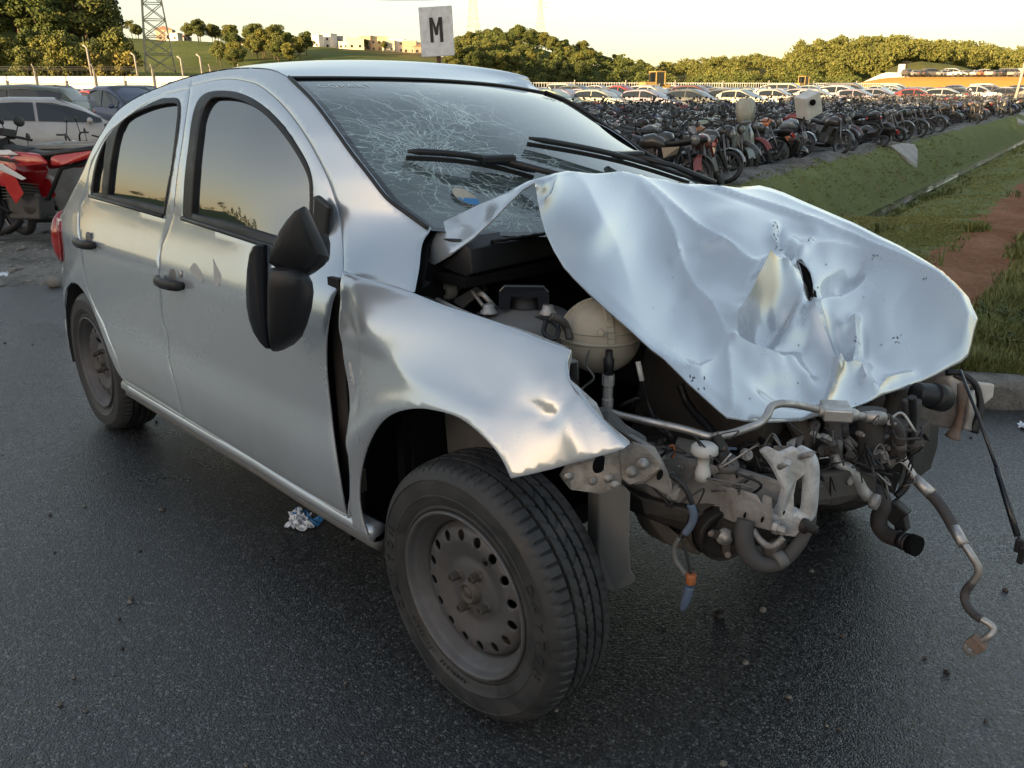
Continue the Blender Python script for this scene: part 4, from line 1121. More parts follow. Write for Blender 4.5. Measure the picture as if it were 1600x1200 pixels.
bonnet = part(sheet('bonnet', HO, [tear], hood_lift, paint, None, 4.4, .004, tdir=tuple(-HU), roll=2.0, rolld=.0018, dens=4.2, m_in=M['void'], lines=cl_))
tl_ = hood_lift(tear+np.array([2, 2.])); bpy.context.view_layer.update()
part(MB().add([tuple(p-HU*.012) for p in hood_lift(tear*1.0+(tear-tear.mean(0))*.6)], [tuple(range(len(tear)))]).build('tear_shade_sheet', M['void']), bonnet)  # black sheet added under the tear to paint the shade inside it
# torn curled lips of the hole and stress marks
m = MB().mat(M['zinc'])
pp = hood_lift(tear)
for i in (0, 2, 4, 6, 8, 10):
    a_, b_, c_ = pp[i], pp[(i+1) % len(pp)], pp[(i+2) % len(pp)]
    m.add([a_, b_, c_, (a_+c_)/2+HU*.010], [(0, 1, 3), (1, 2, 3)])
part(m.build('torn_metal_lips', M['zinc']), bonnet)
# chipped paint marks
M['chip'] = simple('chipped_paint_marks', (.06, .06, .065), .7)
m = MB().mat(M['chip'])
def hp(u, v, off=.0012):
    return hood_lift(np.array([[u, v]], float))[0]+HU*off
rr = random.Random(4)
for cu, cv, n, sx, sy, ln in ((1214, 385, 9, 8, 16, 5), (1214, 395, 7, 10, 20, 3), (1368, 417, 6, 7, 4, 4), (1267, 392, 6, 7, 6, 4), (1090, 606, 5, 12, 10, 6), (1370, 540, 10, 40, 6, 6), (900, 452, 3, 12, 10, 5), (1085, 595, 4, 8, 6, 7), (1340, 630, 4, 14, 4, 4), (1440, 455, 2, 6, 4, 7), (1210, 608, 3, 40, 20, 3), (1000, 460, 3, 60, 60, 2), (1300, 480, 5, 60, 60, 3)):
    for _ in range(n):
        u = cu+rr.uniform(-sx, sx); v = cv+rr.uniform(-sy, sy); an = rr.uniform(-.6, 1.6); l = ln*rr.uniform(.4, 1); w = rr.uniform(.5, 1.1)
        dx, dy = math.cos(an)*l, math.sin(an)*l
        if not inside(HO, np.array([[u, v], [u+dx, v+dy]])).all(): continue
        m.add([hp(u, v), hp(u+dx*.5-dy/l*w, v+dy*.5+dx/l*w), hp(u+dx, v+dy), hp(u+dx*.5+dy/l*w, v+dy*.5-dx/l*w)], [(0, 1, 2, 3)])
part(m.build('paint_chips', M['chip']), bonnet)

# ================================================================== ENGINE BAY
def Pt(u, v, Y): return onY(u, v, Y)
def tubep(name, pts, r, m, n=10, smooth=5, parent=car, rings=None):
    P = [Pt(*p) for p in pts]
    if smooth: P = catmull(P, smooth)
    if isinstance(r, (list, tuple)): r = list(np.interp(np.linspace(0, 1, len(P)), np.linspace(0, 1, len(r)), r))
    mb = MB().tube(P, r, n)
    if rings:
        mb.mat(m)
    return part(mb.build(name, m), parent)
def corrug(name, pts, r, m, parent=car, pitch=.007):
    P = catmull([Pt(*p) for p in pts], 12); L = [0]
    for a, b in zip(P[:-1], P[1:]): L.append(L[-1]+(b-a).length)
    n = int(L[-1]/pitch*2); A = np.array([tuple(p) for p in P]); t = np.linspace(0, L[-1], n)
    Q = [Vector([np.interp(x, L, A[:, k]) for k in range(3)]) for x in t]
    return part(MB().tube(Q, [r*(1.0 if i % 2 else .82) for i in range(n)], 8).build(name, m), parent)
def plate(name, pts, off, m, bevel=.002, parent=car, holes=(), hr=.006):
    """pressed metal plate from points (u,v,Y) with a thickness vector"""
    P = [Pt(*p) for p in pts]
    o = MB().prism(P, off).build(name, m, bevel=bevel); return part(o, parent)
# main masses
eng = MB().mat(M['engine'])
eng.box((.10, .10, .55), (.36, .62, .34), Matrix.Rotation(.15, 3, 'Y')).mat(M['engine2']).box((.00, .06, .70), (.34, .50, .12), Matrix.Rotation(-.1, 3, 'Y'))
eng.mat(M['engine']).box((.12, -.17, .44), (.26, .24, .18)).box((.10, .42, .46), (.26, .24, .24))
for i in range(5): eng.tube([(.29, -.12+i*.12, .66), (.34, -.12+i*.12, .60), (.32, -.12+i*.12, .50)], .026, 10)
for i in range(9): eng.box((.285, -.16+i*.065, .42), (.02, .012, .18))
for i in range(7): eng.lathe([(0, 0), (.012, 0), (.012, .012), (0, .012)], (.29, -.15+i*.1, .33+.02*(i % 2)), 'X', 6, smooth=False)
part(eng.build('engine_block', bevel=.008))
# dark rear bulkhead, cowl tray and heat shield ribs
blk = MB().mat(M['void']).box((-.40, 0, .66), (.02, 1.36, .60)).box((-.34, 0, .93), (.14, 1.2, .02)); part(blk.build('bulkhead'))
cw = MB().mat(M['cowl'])
a_, b_ = Pt(745, 371, -.42), Pt(850, 362, -.22)
secs = []
for t in np.linspace(0, 1, 24):
    x = -.33-.05*math.sin(t*math.pi)+.04; y = -.58+1.14*t; zt = 1.0+.0*t
    secs.append([(x-.09, y, zt+.02), (x-.02, y, zt+.025), (x+.015, y, zt+.005), (x+.02, y, zt-.05), (x+.0, y, zt-.06), (x-.09, y, zt-.05)])
cw.loft(secs); part(cw.build('cowl_cover', bevel=.003))
sl_ = MB().mat(M['zinc'])
part(MB().tube([(-.29, -.50+i*.02, 1.012+.002*(i % 2)) for i in range(52)], .0045, 6).build('cowl_seal_strip', M['rubber']))
# inner wing top rail along the near side
railp = [(660, 462, -.62), (747, 500, -.625), (820, 524, -.63), (892, 552, -.635)]
P = catmull([Pt(*p) for p in railp], 6)
sec = [[p+Vector(d) for d in ((0, -.03, -.002), (0, -.03, .003), (0, -.004, .006), (0, .0, -.018), (0, .022, -.02), (0, .024, -.06), (0, .02, -.06), (0, .018, -.024), (0, -.004, -.022), (0, -.008, .0))] for p in P]
part(MB().loft(sec).build('inner_wing_rail', M['greyliner']))
part(MB().tube([p+Vector((0, -.012, .010)) for p in P[2:]], .006, 8).build('rail_sealing_strip', M['zinc']))
# inner wing wall
wl = [Pt(660, 470, -.60), Pt(892, 560, -.60)]
part(MB().mat(M['greyliner']).prism([(-.40, -.585, .88), (.04, -.585, .79), (.04, -.56, .58), (-.40, -.56, .45)], (0, -.012, 0)).build('inner_wing_panel'))
# strut tower: domed cup with bearing cap, bridge bracket and nuts
tc = Pt(822, 497, -.47)
tw = MB().mat(M['greyliner']).lathe([(.0, .030), (.045, .030), (.060, .022), (.095, .016), (.115, .0), (.125, -.04), (.13, -.20)], tc, 'Z', 36)
tower = part(tw.build('strut_tower'))
cap = MB().mat(M['rubber']).lathe([(0, .062), (.022, .062), (.030, .056), (.040, .054), (.042, .034), (.048, .030)], tc, 'Z', 28).mat(M['zinc']).lathe([(0, .078), (.010, .078), (.012, .062), (.018, .062)], tc, 'Z', 6, smooth=False)
part(cap.build('strut_bearing_cap'), tower)
bw = Vector((.75, .66, 0)); bx_ = [tc-bw*.058+Vector((0, 0, .030)), tc-bw*.058+Vector((0, 0, .075)), tc-bw*.046+Vector((0, 0, .088)), tc+bw*.046+Vector((0, 0, .088)), tc+bw*.058+Vector((0, 0, .075)), tc+bw*.058+Vector((0, 0, .030)),
       tc+bw*.034+Vector((0, 0, .030)), tc+bw*.030+Vector((0, 0, .060)), tc-bw*.030+Vector((0, 0, .060)), tc-bw*.034+Vector((0, 0, .030))]
part(MB().prism([p+Vector((.02, -.025, 0)) for p in bx_], Vector((.012, -.013, 0))).build('bearing_bridge', M['black_gloss'], bevel=.003), tower)
for dx in (-.075, .062):
    part(MB().mat(M['zinc']).lathe([(0, .020), (.012, .020), (.014, .010), (.020, .004), (.020, 0)], tc+bw*dx+Vector((.03, -.045, .024)), 'Z', 16).build('tower_nut'), tower)
part(MB().tube(catmull([tc+Vector(p) for p in ((-.095, -.07, .05), (-.06, -.085, .062), (-.045, -.075, .045), (-.05, -.055, .028))], 5), .006, 8).build('hose_clip', M['zinc']), tower)
part(MB().tube(catmull([tc+Vector(p) for p in ((-.12, -.06, .055), (-.09, -.085, .060), (-.05, -.09, .035))], 5), .0045, 8).build('hose_clip', M['zinc']), tower)
# expansion tank: squat sphere with moulded ribs and cap
tk = Pt(938, 524, -.40)
et = MB().mat(M['tank_plastic']); prof = [(0, .089)]
for a in np.linspace(R(80), R(-88), 26): prof.append((.0925*math.cos(a), .086*math.sin(a)))
et.lathe(prof, tk, 'Z', 40)
et.lathe([(.0915, .004), (.0955, .003), (.0955, -.003), (.0915, -.004)], tk, 'Z', 40)
et.lathe([(.0885, .026), (.0915, .025), (.0915, .021), (.0895, .020)], tk, 'Z', 40)
tank = part(et.build('coolant_expansion_tank'))
for ang in (-2.25, -.6, 1.4):
    rb = [tk+Vector((math.cos(ang)*.0935*math.cos(e), math.sin(ang)*.0935*math.cos(e), .087*math.sin(e))) for e in np.linspace(R(78), R(2), 10)]
    mb = MB(); 
    for p, q_ in zip(rb[:-1], rb[1:]): mb.beam(p, q_, .016, .006, (p-tk).normalized())
    part(mb.build('tank_rib', M['tank_plastic'], bevel=.0015), tank)
part(MB().mat(M['black_plastic']).lathe([(0, .040), (.022, .040), (.024, .034), (.024, .020), (.017, .018), (.017, .0)], tk+Vector((-.01, .06, .045)), 'Z', 18).build('tank_cap'), tank)
part(MB().mat(M['tank_plastic']).tube([tk+Vector((.04, -.05, .03)), tk+Vector((.075, -.085, .035))], .006, 8).build('tank_spigot'), tank)
# hoses and harness across the bay
tubep('brake_servo_hose', [(700, 450, -.50), (735, 425, -.44), (770, 403, -.36), (820, 395, -.26), (880, 392, -.15)], .016, M['hose'])
tubep('heater_hose', [(690, 440, -.45), (730, 405, -.36), (780, 392, -.26), (860, 388, -.15)], .012, M['rubber'])
corrug('wiring_conduit', [(700, 470, -.56), (716, 452, -.53), (745, 430, -.50), (760, 455, -.50)], .006, M['black_plastic'])
corrug('wiring_conduit', [(745, 490, -.56), (800, 500, -.52), (850, 498, -.50), (872, 512, -.52), (866, 530, -.55), (850, 520, -.55), (853, 502, -.53)], .006, M['black_plastic'])
part(MB().mat(M['beige_rail']).lathe([(.008, 0), (.020, 0), (.022, .02), (.020, .03), (.010, .03)], Pt(693, 456, -.57), 'Y', 20).box(Pt(676, 432, -.57), (.05, .03, .07), Matrix.Rotation(.5, 3, 'Y')).build('bonnet_hinge', bevel=.003))
plate('hinge_arm', [(665, 376, -.585), (674, 384, -.585), (676, 428, -.585), (667, 424, -.585)], (0, .008, 0), M['zinc'])
plate('hinge_bracket', [(672, 430, -.57), (682, 428, -.57), (692, 446, -.57), (678, 450, -.57)], (0, .012, 0), M['greyliner'])
tubep('cable', [(662, 376, -.58), (668, 392, -.58), (673, 405, -.58)], .002, M['zinc'], 6)
plate('tie_bracket', [(705, 470, -.54), (742, 448, -.52), (752, 456, -.52), (722, 482, -.54)], (0, .01, 0), M['greyliner'])
corrug('corrugated_hose', [(860, 494, -.54), (876, 500, -.52), (885, 512, -.50), (890, 530, -.50)], .010, M['hose'])
# region under the tank
part(MB().mat(M['zinc']).lathe([(.0, .0), (.012, 0), (.013, .028), (.011, .030), (.011, .058), (.014, .06), (.014, .085), (0, .085)], Pt(949, 642, -.47), 'Z', 8, smooth=False).mat(M['black_plastic']).lathe([(.0, .085), (.011, .085), (.012, .12), (.008, .125), (.008, .14)], Pt(949, 642, -.47), 'Z', 12).build('pressure_sensor'))
tubep('sensor_lead', [(1003, 592, -.42), (1007, 610, -.41), (1012, 630, -.40), (1020, 648, -.40), (1028, 668, -.42)], .0045, M['black_plastic'])
tubep('lead_sleeve', [(997, 565, -.42), (1003, 595, -.42)], .006, M['white_plastic'], smooth=0)
tubep('thin_cable', [(921, 545, -.53), (916, 570, -.52), (928, 590, -.51), (912, 605, -.51), (905, 612, -.53)], .0025, M['greyliner'], 6)
corrug('wiring_conduit', [(1063, 600, -.30), (1072, 625, -.30), (1090, 650, -.32), (1108, 668, -.35), (1122, 690, -.38)], .010, M['black_plastic'])
tubep('aluminium_pipe', [(950, 642, -.50), (975, 650, -.49), (1020, 660, -.47), (1070, 671, -.44), (1108, 682, -.42), (1122, 681, -.42)], [.007, .0085, .0085, .0085], M['alu'])
tubep('aluminium_pipe', [(1122, 681, -.42), (1140, 678, -.40), (1168, 669, -.36), (1186, 662, -.34), (1198, 650, -.32), (1205, 636, -.30), (1218, 631, -.28), (1232, 631, -.26), (1252, 634, -.22), (1278, 640, -.17)], .0085, M['alu'])
tubep('pipe_connector', [(1276, 641, -.17), (1290, 643, -.15)], .013, M['alu'], 12, 0)
part(MB().box(Pt(1306, 642, -.12), (.075, .06, .028), Matrix.Rotation(-.95, 3, 'Z')).build('pipe_block', M['alu'], bevel=.004))
tubep('pipe_connector', [(1318, 645, -.10), (1332, 648, -.08), (1340, 649, -.07)], [.013, .015, .011], M['alu'], 12, 0)
tubep('aluminium_pipe', [(1335, 649, -.08), (1352, 651, -.05)], .009, M['alu'], 10, 0)
tubep('crimp_sleeve', [(1350, 651, -.05), (1364, 652, -.03), (1366, 652, -.03), (1380, 654, -.01)], [.012, .015, .015, .015], M['alu'], 14, 0)
tubep('air_conditioning_hose', [(1378, 653, -.01), (1394, 660, .02), (1404, 675, .04), (1406, 692, .05)], .0145, M['hose'])
tubep('crimp_sleeve', [(1405, 688, .05), (1406, 702, .055)], .015, M['greyliner'], 14, 0)
tubep('aluminium_pipe', [(1405, 700, .055), (1410, 715, .06), (1420, 733, .06), (1430, 748, .06)], .0095, M['alu'])
tubep('crimp_sleeve', [(1428, 746, .06), (1442, 760, .06), (1455, 772, .06)], [.012, .0135, .0145], M['alu'], 14, 0)
tubep('rubber_hose', [(1452, 770, .06), (1466, 785, .05), (1480, 806, .04), (1491, 826, .03)], .013, M['hose'])
tubep('crimp_sleeve', [(1490, 824, .03), (1498, 838, .02), (1506, 852, .01)], .0125, M['alu'], 14, 0)
tubep('aluminium_pipe', [(1506, 850, .01), (1518, 868, .0), (1528, 885, .0), (1528, 898, .0), (1518, 912, .0)], .0085, M['alu'])
tubep('rubber_hose', [(1519, 911, .0), (1509, 924, .0), (1508, 940, -.01), (1518, 956, -.02), (1533, 968, -.03)], .0095, M['hose'])
tubep('aluminium_pipe', [(1532, 967, -.03), (1546, 975, -.03), (1552, 984, -.03), (1545, 994, -.04), (1530, 1002, -.04)], .0075, M['alu'])
e_ = Pt(1515, 1015, -.05)
part(MB().mat(M['rust']).box(Pt(1526, 1006, -.045), (.035, .02, .028), Matrix.Rotation(.6, 3, 'Y')).build('pipe_flange', bevel=.003))
part(MB().mat(M['zinc']).lathe([(.006, .0), (.006, .012), (.015, .012), (.017, .006), (.015, 0), (.006, 0)], e_, 'Y', 20).build('pipe_eyelet'))
# big radiator hoses
tubep('radiator_hose', [(1362, 640, .02), (1360, 680, .02), (1352, 720, .03), (1345, 762, .04), (1348, 778, .04)], .032, M['hose'], 18)
tubep('radiator_hose', [(1360, 764, .07), (1376, 775, .07), (1380, 792, .07), (1374, 806, .07), (1374, 822, .07), (1386, 836, .06), (1402, 842, .05), (1420, 849, .04)], .0195, M['hose'], 16)
tubep('hose_end_collar', [(1408, 843, .045), (1416, 847, .04)], .022, M['black_plastic'], 16, 0)
tubep('hose_end_collar', [(1422, 849, .04), (1434, 854, .035)], .0245, M['void'], 16, 0)
tubep('coolant_hose', [(1298, 648, -.10), (1302, 668, -.10), (1304, 688, -.10)], .017, M['hose'], 12)
tubep('crimp_sleeve', [(1304, 684, -.10), (1304, 706, -.10)], .018, M['greyliner'], 14, 0)
tubep('steel_pipe', [(1304, 705, -.10), (1308, 722, -.10), (1324, 732, -.09), (1334, 742, -.08), (1346, 764, -.06), (1358, 778, -.05)], [.012, .014, .0145, .014], M['zinc'], 12)
part(MB().mat(M['zinc']).lathe([(.0, 0), (.018, 0), (.018, .014), (0, .014)], Pt(1362, 782, -.05), 'X', 18).build('pipe_fitting'))
tubep('hose_stub', [(1316, 660, -.06), (1318, 680, -.06)], .013, M['hose'], 12, 0)
tubep('hose_stub', [(1320, 686, -.06), (1330, 704, -.06)], .009, M['beige_rail'], 12, 0)
corrug('wiring_conduit', [(1425, 620, .10), (1427, 650, .12), (1424, 690, .13), (1422, 735, .13), (1415, 760, .12), (1400, 776, .10)], .010, M['black_plastic'])
part(MB().mat(M['black_plastic']).box(Pt(1400, 800, .09), (.045, .03, .05), Matrix.Rotation(.5, 3, 'Y')).box(Pt(1408, 812, .09), (.03, .025, .05), Matrix.Rotation(-.3, 3, 'Y')).build('hanging_connector', bevel=.004))
tubep('hose_large', [(1425, 625, .22), (1424, 650, .22), (1422, 665, .22)], .022, M['hose'], 14)
tubep('cable', [(1440, 668, .18), (1437, 685, .16), (1426, 690, .15)], .004, M['black_plastic'], 6)
plate('cable_tab', [(1438, 678, .18), (1447, 678, .18), (1454, 690, .18), (1444, 688, .18)], (0, .004, 0), M['black_plastic'])
tubep('intake_pipe', [(1430, 614, .26), (1455, 618, .30), (1478, 624, .34)], [.026, .030, .030], M['black_plastic'], 18)
tubep('hose_end_collar', [(1456, 618, .30), (1474, 623, .335)], .034, M['rubber'], 18, 0)
# cross member and near side chassis leg, seen from the front
plate('chassis_leg', [(1004, 762, -.47), (1060, 735, -.45), (1120, 740, -.42), (1180, 742, -.39), (1226, 752, -.36), (1236, 790, -.36), (1232, 822, -.36), (1180, 826, -.38), (1125, 805, -.41), (1085, 790, -.43), (1030, 785, -.46)], (-.30, .03, -.02), M['beige_rail'], .008)
plate('chassis_leg_top', [(1052, 735, -.45), (1085, 722, -.46), (1120, 728, -.45), (1125, 738, -.44), (1100, 748, -.44), (1066, 752, -.45)], (-.05, .01, -.004), M['zinc'], .002)
plate('front_crossmember', [(1250, 745, -.28), (1330, 735, -.10), (1372, 740, 0), (1368, 772, 0), (1310, 790, -.12), (1262, 790, -.26)], (-.10, -.02, -.02), M['engine'], .008)
plate('subframe', [(1000, 775, -.50), (1100, 800, -.44), (1225, 830, -.36), (1240, 860, -.36), (1120, 850, -.42), (1010, 810, -.50)], (-.22, .02, -.01), M['engine2'], .01)
plate('slotted_bracket', [(1141, 765, -.46), (1152, 765, -.46), (1154, 776, -.46), (1158, 779, -.46), (1163, 776, -.46), (1164, 768, -.46), (1184, 774, -.45), (1190, 786, -.45), (1196, 788, -.445), (1200, 776, -.44), (1206, 778, -.44), (1208, 800, -.44), (1206, 830, -.44), (1182, 824, -.45), (1176, 818, -.455), (1150, 816, -.46), (1146, 800, -.46)], (-.012, .003, 0), M['beige_rail'], .0015)
for (u, v) in ((1164, 805), (1191, 812)): part(MB().mat(M['void']).lathe([(0, 0), (.0065, 0)], Pt(u, v, -.4615), 'X', 14).build('bolt_hole'))
plate('bracket_back_plate', [(1132, 762, -.43), (1142, 764, -.43), (1150, 818, -.43), (1136, 812, -.43)], (-.02, .004, 0), M['beige_rail'], .002)
# pale engine mount bracket: plate, arm loop and foot
plate('mount_plate', [(1192, 707, -.42), (1206, 700, -.42), (1224, 710, -.41), (1246, 700, -.40), (1258, 712, -.39), (1266, 722, -.385), (1262, 740, -.385), (1246, 752, -.39), (1242, 772, -.395), (1242, 830, -.395), (1212, 826, -.41), (1210, 812, -.41), (1222, 790, -.41), (1228, 768, -.41), (1214, 738, -.415), (1204, 722, -.42)], (-.016, .006, 0), M['white_alloy'], .004)
tubep('mount_arm', [(1248, 706, -.39), (1262, 716, -.375), (1267, 735, -.37), (1266, 770, -.37), (1262, 800, -.37), (1250, 812, -.38)], [.015, .017, .016, .016, .018], M['white_alloy'], 12)
plate('mount_foot', [(1204, 808, -.42), (1262, 800, -.38), (1264, 826, -.38), (1252, 842, -.39), (1222, 838, -.41), (1200, 828, -.42)], (-.035, .01, 0), M['white_alloy'], .006)
tubep('mount_stud', [(1218, 730, -.43), (1232, 722, -.45)], .006, M['zinc'], 8, 0)
tubep('mount_stud', [(1250, 714, -.40), (1268, 709, -.42)], .006, M['zinc'], 8, 0)
part(MB().mat(M['engine2']).lathe([(0, .02), (.009, .02), (.010, .0), (.015, 0), (.015, -.01)], Pt(1261, 823, -.40), 'X', 12).build('mount_bolt'))
part(MB().mat(M['zinc']).lathe([(0, .016), (.008, .016), (.009, .0), (.013, 0), (.013, -.01)], Pt(1217, 826, -.435), 'X', 6, smooth=False).build('mount_bolt'))
part(MB().mat(M['void']).lathe([(0, 0), (.0045, 0)], Pt(1225, 801, -.425), 'X', 12).build('bolt_hole'))
# compressor pulley
pc = Pt(1133, 838, -.42); d_ = Vector((.86, -.50, 0)).normalized(); rotP = d_.to_track_quat('Y', 'Z').to_matrix()
def lat(name, prof, c, rot, m, n=32, parent=car, smooth=True):
    mb = MB().mat(m).lathe(prof, (0, 0, 0), 'Y', n, smooth); me = mb.v; mb.v = [tuple(Vector(c)+rot@Vector(p)) for p in me]
    return part(mb.build(name), parent)
pul = lat('belt_pulley', [(.022, -.01), (.045, -.01), (.050, .0), (.0515, .004), (.054, -.004), (.056, .004), (.058, -.006), (.058, -.05), (.0, -.05)], pc, rotP, M['engine2'])
lat('pulley_hub', [(0, .014), (.008, .014), (.009, .006), (.018, .006), (.020, -.002)], pc, rotP, M['zinc'], parent=pul)
for k in range(3):
    a = k*2.094+.4; p0 = pc+rotP@Vector((.017*math.cos(a), .003, .017*math.sin(a))); p1 = pc+rotP@Vector((.040*math.cos(a), .003, .040*math.sin(a)))
    part(MB().beam(p0, p1, .018, .006, rotP@Vector((0, 1, 0))).build('clutch_arm', M['engine'], bevel=.002), pul)
    lat('clutch_rivet', [(0, .010), (.006, .010), (.007, .004)], p1, rotP, M['rust'], 12, pul)
lat('compressor_body', [(.062, -.03), (.066, -.05), (.066, -.17), (0, -.17)], pc, rotP, M['engine'])
tubep('coolant_hose', [(1166, 812, -.46), (1162, 835, -.47), (1168, 862, -.47), (1186, 880, -.46), (1210, 882, -.44), (1228, 872, -.42), (1248, 850, -.40), (1264, 820, -.37), (1268, 795, -.36)], [.018, .019, .018, .015, .014, .012, .011], M['hose'], 14)
tubep('hose_clamp', [(1212, 878, -.442), (1226, 870, -.425)], .0165, M['greyliner'], 14, 0)
tubep('bent_pipe', [(1176, 828, -.44), (1186, 842, -.44), (1200, 853, -.44), (1212, 851, -.43), (1224, 840, -.42)], .007, M['zinc'], 10)
part(MB().mat(M['engine']).box(Pt(1210, 860, -.42), (.03, .04, .035)).build('compressor_port', bevel=.004))
# washer neck: white knob
wk = Pt(1098, 742, -.46)
part(MB().mat(M['white_plastic']).lathe([(0, .068), (.020, .068), (.027, .062), (.028, .050), (.022, .044), (.013, .042), (.0115, .020), (.014, .018), (.014, .010), (.016, .008), (.016, -.01), (0, -.01)], wk, 'Z', 28).build('reservoir_neck'))
part(MB().mat(M['beige_rail']).tube([Pt(1058, 697, -.36), Pt(1122, 712, -.33)], .021, 16).build('cross_tube'))
part(MB().mat(M['black_plastic']).tube([Pt(1126, 700, -.42), Pt(1130, 730, -.41)], [.017, .021], 12).mat(M['greyliner']).lathe([(.0, 0), (.024, 0), (.026, .012), (.018, .03), (0, .03)], Pt(1135, 734, -.41), 'Z', 14).build('conduit_connector'))
tubep('conduit_tail', [(1120, 680, -.42), (1124, 694, -.42), (1128, 704, -.42)], .013, M['black_plastic'], 10)
plate('wire_tag', [(1128, 698, -.42), (1150, 700, -.42), (1150, 703, -.42), (1128, 703, -.42)], (0, .003, 0), M['blue_plastic'], 0)
# near front corner brackets: bonnet-lock plate, headlamp bracket, angled crash bracket
br1 = plate('headlamp_bracket', [(876, 746, -.63), (886, 730, -.63), (902, 722, -.62), (930, 716, -.60), (948, 708, -.59), (968, 704, -.58), (970, 735, -.58), (972, 752, -.58), (970, 772, -.58), (948, 776, -.59), (920, 770, -.61), (892, 766, -.63)], (-.012, .006, 0), M['zinc'], .003)
part(MB().mat(M['void']).lathe([(0, 0), (.018, 0), (.020, -.004)], Pt(938, 726, -.605), 'X', 18).build('lamp_socket'), br1)
for (u, v) in ((888, 745), (926, 752), (950, 748), (960, 758)):
    lat('bracket_rivet', [(0, .006), (.005, .006), (.006, .002), (.010, .001)], Pt(u, v, -.61 if u > 900 else -.635), Vector((.8, -.6, 0)).to_track_quat('Y', 'Z').to_matrix(), M['zinc'], 14, br1)
br2 = plate('crash_bracket', [(968, 708, -.585), (990, 690, -.58), (1006, 695, -.57), (1026, 716, -.56), (1036, 724, -.555), (1030, 734, -.56), (1008, 750, -.57), (984, 758, -.58), (972, 748, -.585)], (-.006, .004, -.002), M['zinc'], .002)
for (u, v) in ((987, 737), (1004, 725)):
    lat('bracket_bolt', [(0, .012), (.006, .012), (.0065, .006), (.011, .005), (.013, .001)], Pt(u, v, -.585), Vector((.8, -.6, .1)).to_track_quat('Y', 'Z').to_matrix(), M['zinc'], 16, br2)
plate('crash_bracket_side', [(1006, 695, -.565), (1024, 698, -.55), (1038, 722, -.545), (1050, 752, -.54), (1052, 774, -.54), (1046, 776, -.54), (1010, 756, -.56), (990, 758, -.575), (1008, 750, -.568), (1032, 732, -.555)], (-.10, .03, .0), M['beige_rail'], .003)
part(MB().mat(M['void']).lathe([(0, 0), (.011, 0)], Pt(1031, 742, -.563), 'X', 16).build('bracket_hole'))
plate('bracket_edge_strip', [(1046, 776, -.545), (1052, 774, -.545), (1064, 764, -.54), (1058, 780, -.54), (1052, 782, -.545)], (-.02, .01, 0), M['zinc'], .001)
plate('curved_lip', [(936, 642, -.55), (950, 643, -.55), (966, 655, -.54), (984, 676, -.53), (1000, 682, -.53), (1012, 690, -.53), (1002, 696, -.54), (985, 684, -.55), (968, 676, -.55), (948, 660, -.56)], (-.02, .02, 0), M['greyliner'], .002)
plate('bumper_liner', [(936, 770, -.60), (975, 758, -.58), (986, 770, -.575), (984, 850, -.575), (986, 890, -.575), (994, 902, -.57), (988, 914, -.57), (960, 926, -.585), (940, 918, -.60), (934, 860, -.60)], (-.05, .02, 0), M['greyliner'], .004)
tubep('round_pulley_cover', [(1030, 800, -.40), (1040, 800, -.36)], .055, M['engine2'], 26, 0)
plate('lower_arm', [(1002, 775, -.50), (1020, 800, -.48), (1060, 835, -.45), (1100, 850, -.42), (1096, 870, -.42), (1040, 850, -.46), (1006, 800, -.50)], (-.06, .01, 0), M['engine'], .006)
# hanging harness with orange connector
corrug('hanging_harness', [(1048, 742, -.55), (1066, 756, -.55), (1078, 778, -.545), (1082, 798, -.54), (1074, 822, -.54), (1060, 845, -.55)], .006, M['black_plastic'])
tubep('harness_tape', [(1079, 788, -.545), (1084, 805, -.54), (1080, 820, -.54), (1070, 834, -.545)], .008, M['blue_plastic'], 8)
tubep('hanging_cable', [(1062, 840, -.55), (1054, 856, -.55), (1056, 875, -.55), (1068, 892, -.55), (1076, 904, -.55)], .0055, M['greyliner'], 8)
tubep('hanging_cable', [(1068, 848, -.55), (1074, 870, -.55), (1078, 890, -.55), (1080, 903, -.55)], .003, M['black_plastic'], 8)
part(MB().mat(M['orange_plastic']).lathe([(0, .0), (.010, .0), (.011, .022), (0, .022)], Pt(1079, 912, -.55), 'Z', 12).build('orange_connector', bevel=.002))
tubep('blue_connector', [(1078, 916, -.55), (1074, 930, -.55), (1070, 942, -.55), (1066, 952, -.55)], [.009, .010, .009, .006], M['blue_plastic'], 10)
tubep('orange_wire', [(1042, 700, -.48), (1052, 696, -.475), (1054, 708, -.475), (1050, 716, -.475)], .0025, M['orange_plastic'], 6)
# far side chassis leg end, rusty tow arm, white lamp housing remains, stay rod
plate('chassis_leg_end', [(1430, 628, .42), (1462, 618, .44), (1496, 622, .46), (1500, 648, .46), (1490, 672, .46), (1462, 668, .44), (1428, 664, .42)], (-.35, .04, .0), M['beige_rail'], .008)
plate('lamp_housing_remains', [(1480, 592, .48), (1498, 582, .49), (1520, 596, .52), (1556, 600, .56), (1554, 620, .56), (1538, 634, .55), (1516, 640, .53), (1496, 618, .49)], (-.12, .04, -.02), M['white_plastic'], .006)
tubep('twisted_bracket', [(1506, 600, .46), (1504, 622, .455), (1501, 645, .45), (1495, 668, .445), (1488, 684, .44)], [.016, .013, .008, .012, .020], M['rust'], 10)
tubep('twisted_bracket', [(1516, 610, .47), (1517, 635, .465), (1512, 660, .46), (1510, 672, .455)], [.010, .012, .010, .012], M['zinc'], 10)
tubep('black_harness', [(1478, 582, .48), (1500, 583, .50), (1515, 592, .51), (1526, 606, .52), (1532, 630, .52), (1528, 652, .51), (1518, 674, .50)], [.009, .008, .010, .008, .012, .018], M['black_plastic'], 8)
tubep('black_harness', [(1490, 586, .49), (1512, 598, .50), (1522, 622, .51)], .006, M['rubber'], 8)
